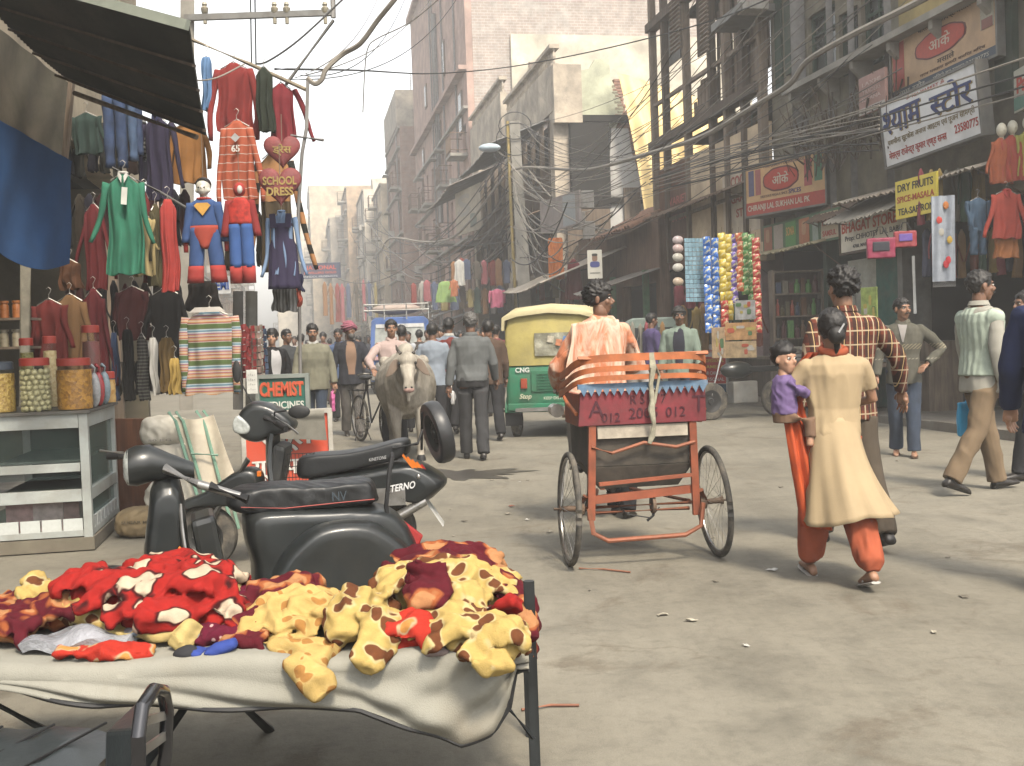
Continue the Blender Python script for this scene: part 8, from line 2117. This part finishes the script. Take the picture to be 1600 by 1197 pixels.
# pole, lamp and cables
t=thing('utility_pole','tapering concrete power pole with a street lamp arm and coils of wire','utility pole')
a,b=P(826,566,34),P(804,190,34);a.z=0;m=MB();m.loft([[q+V3(x*w_,y*w_,0) for x,y in((-1,-1),(1,-1),(1,1),(-1,1))] for q,w_ in((a,.21),(b,.15))]);m.build('post',CONC,t)
m=MB();m.tube([a+V3(-.28,-.1,0),a.lerp(b,.5)+V3(-.28,-.1,0),b+V3(-.22,-.1,0)],.05,6);m.build('conduit',M((.30,.22,.06),.6,dirt=.4),t)
m=MB();q=P(806,250,34);e=P(785,243,33.6);m.tube([q,e,P(776,236,33.4)],.03,6);m.build('lamp_arm',GREYM,t);m=MB();m.ball(tuple(P(765,231,33.3)),(.34,.22,.13),14,10);m.build('lamp_head',M((.42,.50,.56),.4,bump=0),t,smooth=True)
for k in range(5):
 c=b.lerp(a,.02+.05*k);m=MB();m.tube([c+V3((.5+.1*(k%3))*math.cos(x),-.2+.05*k,(.42+.08*(k%2))*math.sin(x)) for x in[i*2*PI/18 for i in range(18)]],.016,5,closed=True);m.build('wire_coil',BLACK,t)
for x,y in((918,312),(905,345),(920,360)):m=MB();m.box((0,0,0),(.35,.2,.5));o=m.build('meter_box',ACM,None,bevel=.02,label='grey electrical box in the cable tangle, '+('highest' if y==312 else('middle' if y==345 else 'lowest'))+' of three',cat='electrical box');o.location=P(x,y,31)
def cable(label,pts,r,mat,group=None,n=24,sag=0.0):
 P3=[P(*q) for q in pts]
 if len(P3)==2:
  A,B=P3;out=[A.lerp(B,k/n)-V3(0,0,sag*4*(k/n)*(1-k/n)) for k in range(n+1)]
 else:
  out=[];m_=len(P3)
  for i in range(m_-1):
   p0,p1,p2,p3=P3[max(i-1,0)],P3[i],P3[i+1],P3[min(i+2,m_-1)]
   for k in range(6):s=k/6;out.append(.5*((2*p1)+(-p0+p2)*s+(2*p0-5*p1+4*p2-p3)*s*s+(-p0+3*p1-3*p2+p3)*s**3))
  out.append(P3[-1])
 m=MB();m.tube(out,r,6);return m.build('power_cable',mat,None,smooth=True,label=label,cat='cable',group=group)
CBL=M((.26,.235,.20),.7,var=.3,scale=4,bump=0);CBD=M((.035,.034,.033),.7,bump=0);CBM=M((.14,.13,.115),.7,bump=0)
cable('thick pale cable curving down from the sky to the bent pipe',[(640,-30,9.4),(612,5,9.5),(590,32,9.6),(563,68,9.7),(535,85,9.8),(510,108,9.8),(503,124,9.8),(492,131,9.8),(480,122,9.8)],.022,CBL)
cable('heavy pale cable sweeping across the whole timber building to the pole',[(1640,-110,12),(1440,0,14),(1330,55,15.5),(1262,95,16.5),(1235,130,17),(1185,162,18),(1100,212,20),(1030,235,22),(935,262,27),(890,265,30),(815,262,33),(785,280,35),(755,320,38),(735,345,40),(705,372,43),(665,378,47),(612,372,52),(598,388,56)],.045,CBL)
cable('black cable hanging in a deep curve from the awning to the bamboo',[(118,-30,7.2),(150,10,7.4),(215,75,8),(275,118,8.6),(330,124,9.2),(382,100,9.8)],.007,CBL)
cable('thin white cable looping from the screen over the awning',[(20,-30,6),(60,25,6.4),(85,48,6.6),(120,95,7)],.006,CBL)
cable('dark cable from the bamboo knot rising to the sky',[(400,100,9.9),(420,95,9.9),(470,60,10),(545,-10,10.4)],.009,CBD)
cable('fine cable dangling straight down in the open sky',[(712,-25,14),(645,32,14),(590,60,14),(575,75,14),(570,110,14),(567,176,14)],.008,CBM)
cable('long black cable crossing the sky and pink building',[(430,108,10),(560,110,14),(680,115,20),(800,104,22),(950,75,20),(1120,30,17),(1240,-20,15)],.012,CBD)
for i in range(9):
 y0=128-6*i;cable('wire looping from the bamboo end to the far roofs',[(478-8*i,115+3*i,9.9),(600+40*i,-20+random.uniform(-10,10),20)],.006,CBD if i%2 else CBM,'wires leaving the bamboo end',sag=random.uniform(.1,.5)) if i<4 else None
rn=random.Random(77)
for i in range(30):
 y=rn.uniform(185,330);x1=rn.uniform(1050,1420);y1=rn.uniform(-40,230)-(x1-1050)*.25;
 cable('slack wire from the concrete pole to the timber building',[(rn.uniform(800,822),y,34),(x1,y1,rn.uniform(14.5,16))],rn.uniform(.005,.009),rn.choice((CBD,CBM,CBM,CBL)),'wires between the pole and timber building',sag=rn.uniform(.2,1.6))
for i in range(26):
 x0=rn.uniform(835,1010);y0=rn.uniform(270,400);cable('drooping wire in the tangle over the stalls',[(rn.uniform(795,825),rn.uniform(240,420),33.5),(x0,y0,rn.uniform(26,33))],rn.uniform(.012,.022),rn.choice((CBD,CBM,CBL)),'tangled wires over the stalls',sag=rn.uniform(.3,1.6))
for i in range(16):cable('sagging wire from the pole into the hazy lane',[(rn.uniform(798,820),rn.uniform(200,400),34),(rn.uniform(480,700),rn.uniform(330,430),rn.uniform(50,90))],rn.uniform(.014,.026),rn.choice((CBD,CBM)),'wires running down the lane',sag=rn.uniform(.5,3))
for i in range(15):
 y0=225+rn.uniform(0,45);cable('bundled wire along the timber building ledge',[(1010+rn.uniform(0,30),y0+30,22.5),(1180+rn.uniform(-40,40),y0-10,18.6),((1374,y0-40+rn.uniform(-30,20),14.2) if i>3 else(1640,y0-150+rn.uniform(-30,40),12.4))],rn.uniform(.006,.014),rn.choice((CBD,CBM,CBL)),'wires along the timber building ledge')
# table, blankets, motorcycle
def fleece_mat(a,b,c,sc,th,seed=0):
 s=NT('fleece');a,b,c=[desat(q,.95) for q in(a,b,c)];v=s.mapping((1,1,1));n=s.n.new('ShaderNodeVectorMath');n.operation='ADD';n.inputs[1].default_value=(seed*3.1,seed*1.7,0)
 w=s.n.new('ShaderNodeTexNoise');w.inputs['Scale'].default_value=9;s.l.new(s.tc.outputs['Object'],w.inputs['Vector'])
 sc_=s.n.new('ShaderNodeVectorMath');sc_.operation='SCALE';sc_.inputs[3].default_value=.10;s.l.new(w.outputs['Color'],sc_.inputs[0])
 s.l.new(s.tc.outputs['Object'],n.inputs[0]);n2=s.n.new('ShaderNodeVectorMath');s.l.new(n.outputs[0],n2.inputs[0]);s.l.new(sc_.outputs[0],n2.inputs[1])
 d=s.vor(sc,n2.outputs[0],rnd=.85);k=s.mix(s.ramp(d,[(th+.05,1.0),(th+.12,0.0)]),a,c);k=s.mix(s.ramp(d,[(th-.02,1.0),(th+.02,0.0)]),k,b)
 s.col(s.mix(1.0,k,s.ramp(s.noise(30,3),[(.3,.85),(.7,1.08)]),'MULTIPLY'));s.bump(s.noise(220,3),.5,.004);return s.end(.95,0,.1)
GIR=fleece_mat((.55,.39,.12),(.16,.055,.02),(.58,.46,.22),13,.36,1);GIR2=fleece_mat((.58,.40,.13),(.42,.20,.05),(.6,.42,.15),17,.33,2)
REDF=fleece_mat((.38,.016,.012),(.58,.46,.33),(.06,.01,.01),9,.38,3);MARF=fleece_mat((.11,.010,.018),(.48,.22,.09),(.36,.10,.03),10,.38,4);ORF=fleece_mat((.48,.03,.015),(.58,.26,.06),(.5,.35,.2),14,.28,5)
PALF=fleece_mat((.55,.42,.16),(.45,.05,.03),(.2,.25,.3),12,.22,6)
def fleece(label,mat,lobes,amp=.009,seed=0,name='fleece_garment',cat='fleece garment',vox=.0075):
 c=P(lobes[0][0][0],lobes[0][0][1],lobes[0][0][2]) if isinstance(lobes[0],list) else P(*lobes[0][:3])
 m=MB()
 for l in lobes:
  if isinstance(l,list):m.tube([P(*q[:3])-c for q in l],[(q[3]*1.2,q[3]*.72) for q in l],14)
  else:
   q=P(*l[:3])-c;rx,ry,rz=l[3:6];m.ball(tuple(q),(rx*.85,ry*.85,rz*.8),20,14);ph=seed*1.7+l[0]*.13
   if rx>.055:
    def drape(u,v):
     x,y=2*u-1,2*v-1;r2=x*x*.5+y*y*.5;f=math.sin(x*5+2.2*math.sin(y*2.4+ph)+ph)+.6*math.sin(y*7-x*3+ph*2)
     return V3(q.x+x*rx*(1.12+.12*math.sin(y*5+ph)),q.y+y*ry*(1.1+.1*math.sin(x*6+ph)),q.z+rz*(1.12-1.5*r2**1.3)+.017*(1-abs(f))*(.6+r2))
    m.slab(drape,34,34,.018)
 me=fuse(m,vox,2,folds(amp,27,seed,(1,1,1.3)));me.materials.append(mat);o=link(name,me,None,label=label,cat=cat,group=None);o.location=c;return o
FL=[('maroon and orange fleece crumpled under the spotted one at the table end',MARF,[(40,965,3.5,.14,.12,.055),(95,960,3.45,.12,.12,.06),(20,985,3.3,.08,.1,.04)]),
('yellow fleece with brown giraffe spots rolled at the far table end',GIR,[[(50,903,3.5,.035),(85,925,3.45,.05),(120,950,3.4,.055),(170,965,3.35,.05),(210,990,3.3,.045)],[(35,922,3.45,.03),(80,950,3.4,.04),(120,965,3.4,.04)]]),
('bright red fleece with cream face shaped blotches heaped over the others',REDF,[(150,925,3.45,.10,.10,.06),(215,935,3.4,.12,.12,.065),(265,905,3.55,.13,.12,.06),(310,925,3.4,.12,.12,.07),(340,965,3.3,.07,.07,.05),(245,965,3.3,.12,.09,.05),[(230,950,3.25,.05),(260,975,3.2,.04),(215,970,3.2,.03)]]),
('yellow fleece limb peeping out below the red heap',PALF,[[(170,985,3.3,.045),(250,985,3.25,.045),(300,985,3.2,.04),(275,1005,3.15,.035)],(340,940,3.4,.06,.06,.06)]),
('wine coloured polka dotted fleece between the red and maroon heaps',fleece_mat((.13,.01,.03),(.55,.35,.33),(.13,.01,.03),26,.2,8),[(372,948,3.45,.06,.07,.055),(350,1000,3.25,.07,.06,.035)]),
('maroon fleece with orange blooms in the middle of the table',MARF,[(430,945,3.45,.10,.10,.06),(400,985,3.3,.08,.08,.05),(470,935,3.5,.06,.08,.06),(385,1010,3.2,.06,.05,.03)]),
('folded red and orange fleece lying flat at the table front',ORF,[[(92,1018,3.14,.026),(150,1018,3.14,.03),(200,1018,3.14,.03),(238,1018,3.14,.024)]]),
('pale mustard fleece with a sleeve hanging over the table edge',GIR2,[(440,985,3.3,.11,.10,.06),(470,965,3.35,.12,.10,.07),[(455,1005,3.2,.05),(475,1035,3.06,.045),(492,1062,2.99,.04),(507,1085,2.99,.033)],[(400,990,3.25,.03),(450,1010,3.15,.04),(520,1020,3.1,.04)]]),
('yellow fleece jacket with brown spots looped in the middle of the front edge',GIR,[[(610,925,3.35,.04),(560,930,3.3,.055),(535,960,3.2,.055),(535,1000,3.12,.045)],[(560,950,3.22,.05),(600,965,3.15,.055),(590,1005,3.07,.045),(566,1040,3.0,.034)],(570,975,3.3,.09,.08,.06)]),
('yellow spotted fleece filling the back of the heap',GIR,[(640,925,3.45,.10,.10,.07),(700,915,3.5,.12,.1,.07),(755,930,3.5,.10,.1,.06),(720,955,3.35,.08,.08,.07),[(625,905,3.5,.035),(650,900,3.48,.04),(665,925,3.4,.045)]]),
('yellow spotted fleece slumping over the table corner by the black leg',GIR,[(745,1000,3.12,.12,.09,.055),(785,1010,3.05,.06,.06,.06),(700,985,3.2,.09,.08,.06),[(735,1010,3.02,.05),(765,1035,2.98,.045),(790,1030,3.0,.04)],[(700,1000,3.1,.04),(740,985,3.1,.04),(790,990,3.08,.035)]]),
('large maroon and orange fleece trailing over the end of the table',MARF,[[(600,890,3.6,.03),(650,878,3.6,.045),(720,880,3.6,.055),(775,900,3.55,.055),(815,940,3.45,.05),(822,985,3.35,.045),(820,1030,3.3,.03)],[(780,905,3.5,.04),(812,960,3.3,.035),(824,1000,3.25,.035)],(700,890,3.7,.16,.06,.07)]),
('stiff folded maroon fleece standing on the yellow heap',MARF,[[(665,885,3.3,.055),(668,920,3.25,.06),(668,955,3.2,.055)]]),
('red fleece with orange dots between two yellow sleeves',ORF,[(625,1000,3.15,.10,.07,.05),(655,975,3.15,.05,.05,.05),(640,965,3.2,.05,.05,.05)]),
('small lilac grey fleece bundle at the table front',cloth((.36,.27,.26)),[(685,1015,3.08,.045,.04,.025)]),
('knotted red scarf with cream dots near the table corner',REDF,[[(765,955,3.3,.025),(790,945,3.25,.035),(812,942,3.22,.03)],(770,970,3.28,.05,.04,.04)])]
for i,(lb,mt,lo) in enumerate(FL):fleece(lb,mt,lo,seed=i)
fleece('blue woollen mitten with a dark palm beside the folded red fleece',cloth((.02,.06,.36)),[[(305,1022,3.12,.03),(340,1015,3.12,.03),(368,1003,3.12,.02)]],.004,3,'mitten','mitten');fleece('charcoal woollen cap lying against the blue mitten',cloth((.04,.04,.045)),[(294,1022,3.12,.05,.04,.03)],.003,4,'cap','cap')
m=MB();m.slab(lambda u,v:V3((u-.5)*.30+.03*v,(v-.5)*.16,.02*math.sin(PI*u)*math.sin(PI*v)+.012*math.sin(u*11+v*5)),18,12,.03);o=m.build('plastic_packet',M((.34,.35,.38),.15,var=.4,scale=9,bump=.8,bscale=18,bdist=.02,spec=.8),None,smooth=1.5,label='crinkled clear plastic packet between the spotted fleece and the flat red one',cat='packet');o.location=P(128,1000,3.24)
t=thing('folding_table','black tube folding table covered by a sagging grey white cloth','table',(0,0,0))
zb=[(-120,1070),(0,1078),(150,1103),(380,1108),(560,1108),(640,1140),(720,1168),(770,1150),(796,1110),(806,1050)]
xs_=[P(x,y,3.05).x for x,y in zb];zs_=[P(x,y,3.05).z for x,y in zb]
def tc(u,v):
 x=-1.78+1.80*u;zb_=float(np.interp(x,xs_,zs_))
 if v<.5:k=v/.5;y=3.80-.70*k;z=.515-.006*math.sin(x*9)+.008*math.sin(x*23+y*17)*math.sin(y*9)-.02*max(0,u-.9)*10*k*.4
 elif v<.56:k=(v-.5)/.06;y=3.10-.04*math.sin(k*PI/2);z=.515-.035*(1-math.cos(k*PI/2))-.006*math.sin(x*9)
 else:k=(v-.56)/.44;y=3.06-.012*math.sin(x*14)*k-.03*k*math.sin(k*3)-.015*math.sin((x*3-k*2)*5)*k+.05*k*max(0,u-.75);z=.48+(zb_-.48)*k
 d=max(0,u-.93)/.07;fold=.016*math.sin((u*60+v*26))*max(0,(u-.72)/.28)*(1 if v>.5 else .2)
 return V3(x,y+fold+.02*d,z-.006*math.sin(x*9)*(1-min(1,v)))
s=NT('coarse cotton');k=s.mix(1.0,(.19,.185,.158),s.ramp(s.noise(3,6),[(.3,.78),(.7,1.06)]),'MULTIPLY');k=s.mix(s.ramp(s.noise(1.6,5),[(.55,0.0),(.7,.5)]),k,(.15,.125,.09));s.col(k);s.bump(s.noise(260,2),.6,.003)
m=MB();m.slab(tc,150,70,.006);m.build('cover_cloth',s.end(.95,0,.15),t,smooth=1.5)
m=MB();m.tube([tc(u/90,1.0) for u in range(91)],.008,6);m.build('binding',BLACK,t,smooth=True)
def tb(n,pts,r=.015):q=MB();q.tube(pts,r,8);q.build(n,M((.03,.034,.036),.4,.3,var=.3),t,smooth=True)
tb('leg',[(.03,3.30,0),(.03,3.30,.66)],.017);tb('brace',[(-.07,3.3,.30),(.03,3.3,.17)],.010);tb('rail',[(-1.8,3.78,.48),(.02,3.78,.48)]);tb('rail',[(-1.8,3.14,.47),(.02,3.14,.47)])
tb('end_rail',[(.02,3.14,.475),(.02,3.78,.475)]);tb('leg',[(.02,3.78,0),(.02,3.78,.49)])
for x in(-.95,-1.72):tb('leg',[(x+.02,3.93,0),(x-.02,3.2,.47)],.018);tb('leg',[(x-.30,3.1,0),(x+.0,3.75,.47)],.018)
def motorbike():
 t=thing('motorcycle','parked black motorcycle of which only the quilted seat and rear grab rail show','motorcycle',(0,0,0))
 LE=M((.028,.034,.036),.35,var=.3,scale=7,bump=.3,bscale=30,bdist=.004,spec=.5);c=P(60,1190,1.95)
 m=MB();m.slab(lambda u,v:V3(c.x-.62+.72*u,1.82+.27*v,c.z-.01+.012*math.sin(PI*v)-.03*max(0,u-.9)*10-.004*(1 if int(u*14+v*3)%2 else 0)),42,10,.05);m.build('seat',LE,t,smooth=.3)
 m=MB();m.box((c.x-.25,1.95,c.z-.14),(.7,.24,.2));m.build('side_panel',SBK,t,bevel=.03)
 for k in range(6):m=MB();m.bar((c.x-.5+.1*k,1.83,c.z+.022),(c.x-.42+.1*k,2.07,c.z+.026),.004);m.build('seam',BLACK,t)
 q0=P(200,1130,1.86)
 m=MB();m.hexa([P(163,1230,1.9),P(215,1230,1.8),P(218,1230,1.84),P(166,1230,1.94),P(165,1143,1.9),P(208,1140,1.8),P(235,1092,2.12),P(215,1095,2.16)]);m.build('backrest',LE,t,bevel=.008)
 m=MB();m.tube([P(218,1260,1.78),P(216,1150,1.78),P(222,1105,1.80),P(240,1078,1.86),P(255,1080,1.94),P(261,1110,1.98),P(258,1180,1.98),P(245,1260,1.98)],.0125,12);m.build('grab_rail',M((.05,.05,.055),.2,.6,bump=0,spec=.7),t,smooth=True)
 for y0,y1 in((1128,1118),(1175,1150)):m=MB();m.bar(P(222,y0,1.82),P(257,y1,1.97),.006,.016);m.build('rail_bar',CHROME,t)
 solid_wheel(t,(c.x+.0,1.97,.30),.30,.11,(0,1,0));m=MB();m.box((c.x+.18,2.0,.52),(.25,.14,.03),(0,.4,0));m.build('mudguard',M((.2,.03,.02),.4),t,bevel=.006)
 m=MB();m.tube([(c.x-.5,1.95,c.z-.15),(c.x-.9,1.95,.5),(c.x-1.1,1.95,.3)],.03,8);m.build('frame_tube',BLACK,t)
motorbike()
# litter and small things on the road
rn=random.Random(12)
for i in range(40):
 px,py=rn.uniform(640,1590),rn.uniform(650,1180)**1.0
 if i<16:px,py=rn.uniform(640,1000),rn.uniform(700,840)
 g=G(px,py);sz=rn.uniform(.010,.036);c=rn.choice([(.5,.48,.44),(.42,.38,.3),(.28,.25,.2),(.16,.14,.11),(.3,.12,.08)])
 m=MB();m.slab(lambda u,v:V3((u-.5)*sz*1.7+.3*sz*v,(v-.5)*sz,.006+.35*sz*abs(math.sin(u*3+i))*abs(math.sin(v*2+i))),4,3,.002)
 o=m.build('paper_scrap',M(c,.8,bump=0),None,label='small trodden scrap of litter on the dusty road',cat='litter',group='scraps of litter on the road');o.location=(g.x,g.y,0);o.rotation_euler=(0,0,rn.uniform(0,6))
for px0,py0,px1,py1,lb in((815,1112,905,1105,'thin reddish stick lying on the road by the table leg'),(905,890,985,896,'dry twig on the road behind the rickshaw wheel')):
 a,b=G(px0,py0),G(px1,py1);m=MB();m.tube([a+V3(0,0,.008),a.lerp(b,.5)+V3(0,.02,.01),b+V3(0,0,.008)],.006,5);m.build('stick',M((.24,.10,.06),.8),None,label=lb,cat='stick')
m=MB();c=G(712,742);m.add([(c.x+r*k*math.cos(a)*1.5,c.y+r*k*math.sin(a),.006) for k in(0,1) for a,r in[(2*PI*i/40,.42+.13*math.sin(i*1.7)+.1*math.sin(i*.61)) for i in range(40)]],[(i,(i+1)%40,40+(i+1)%40,40+i) for i in range(40)]);m.build('damp_patch',M((.06,.052,.04),.45,var=.6,scale=3,bump=.2),None,label='dark damp patch on the road in front of the cow',cat='stain')
# smog
hz=MB();hz.box((-15,105,12.5),(170,250,27))
hm=bpy.data.materials.new('smog');hm.use_nodes=True
hn=hm.node_tree;hn.nodes.clear()
pv_=hn.nodes.new('ShaderNodeVolumePrincipled');ho=hn.nodes.new('ShaderNodeOutputMaterial')
pv_.inputs['Color'].default_value=(.95,.96,.97,1)
pv_.inputs['Density'].default_value=.0031
pv_.inputs['Anisotropy'].default_value=.2
hn.links.new(pv_.outputs[0],ho.inputs['Volume'])
hz.build('haze',hm,kind='stuff')
bpy.data.scenes.remove(_tmp)
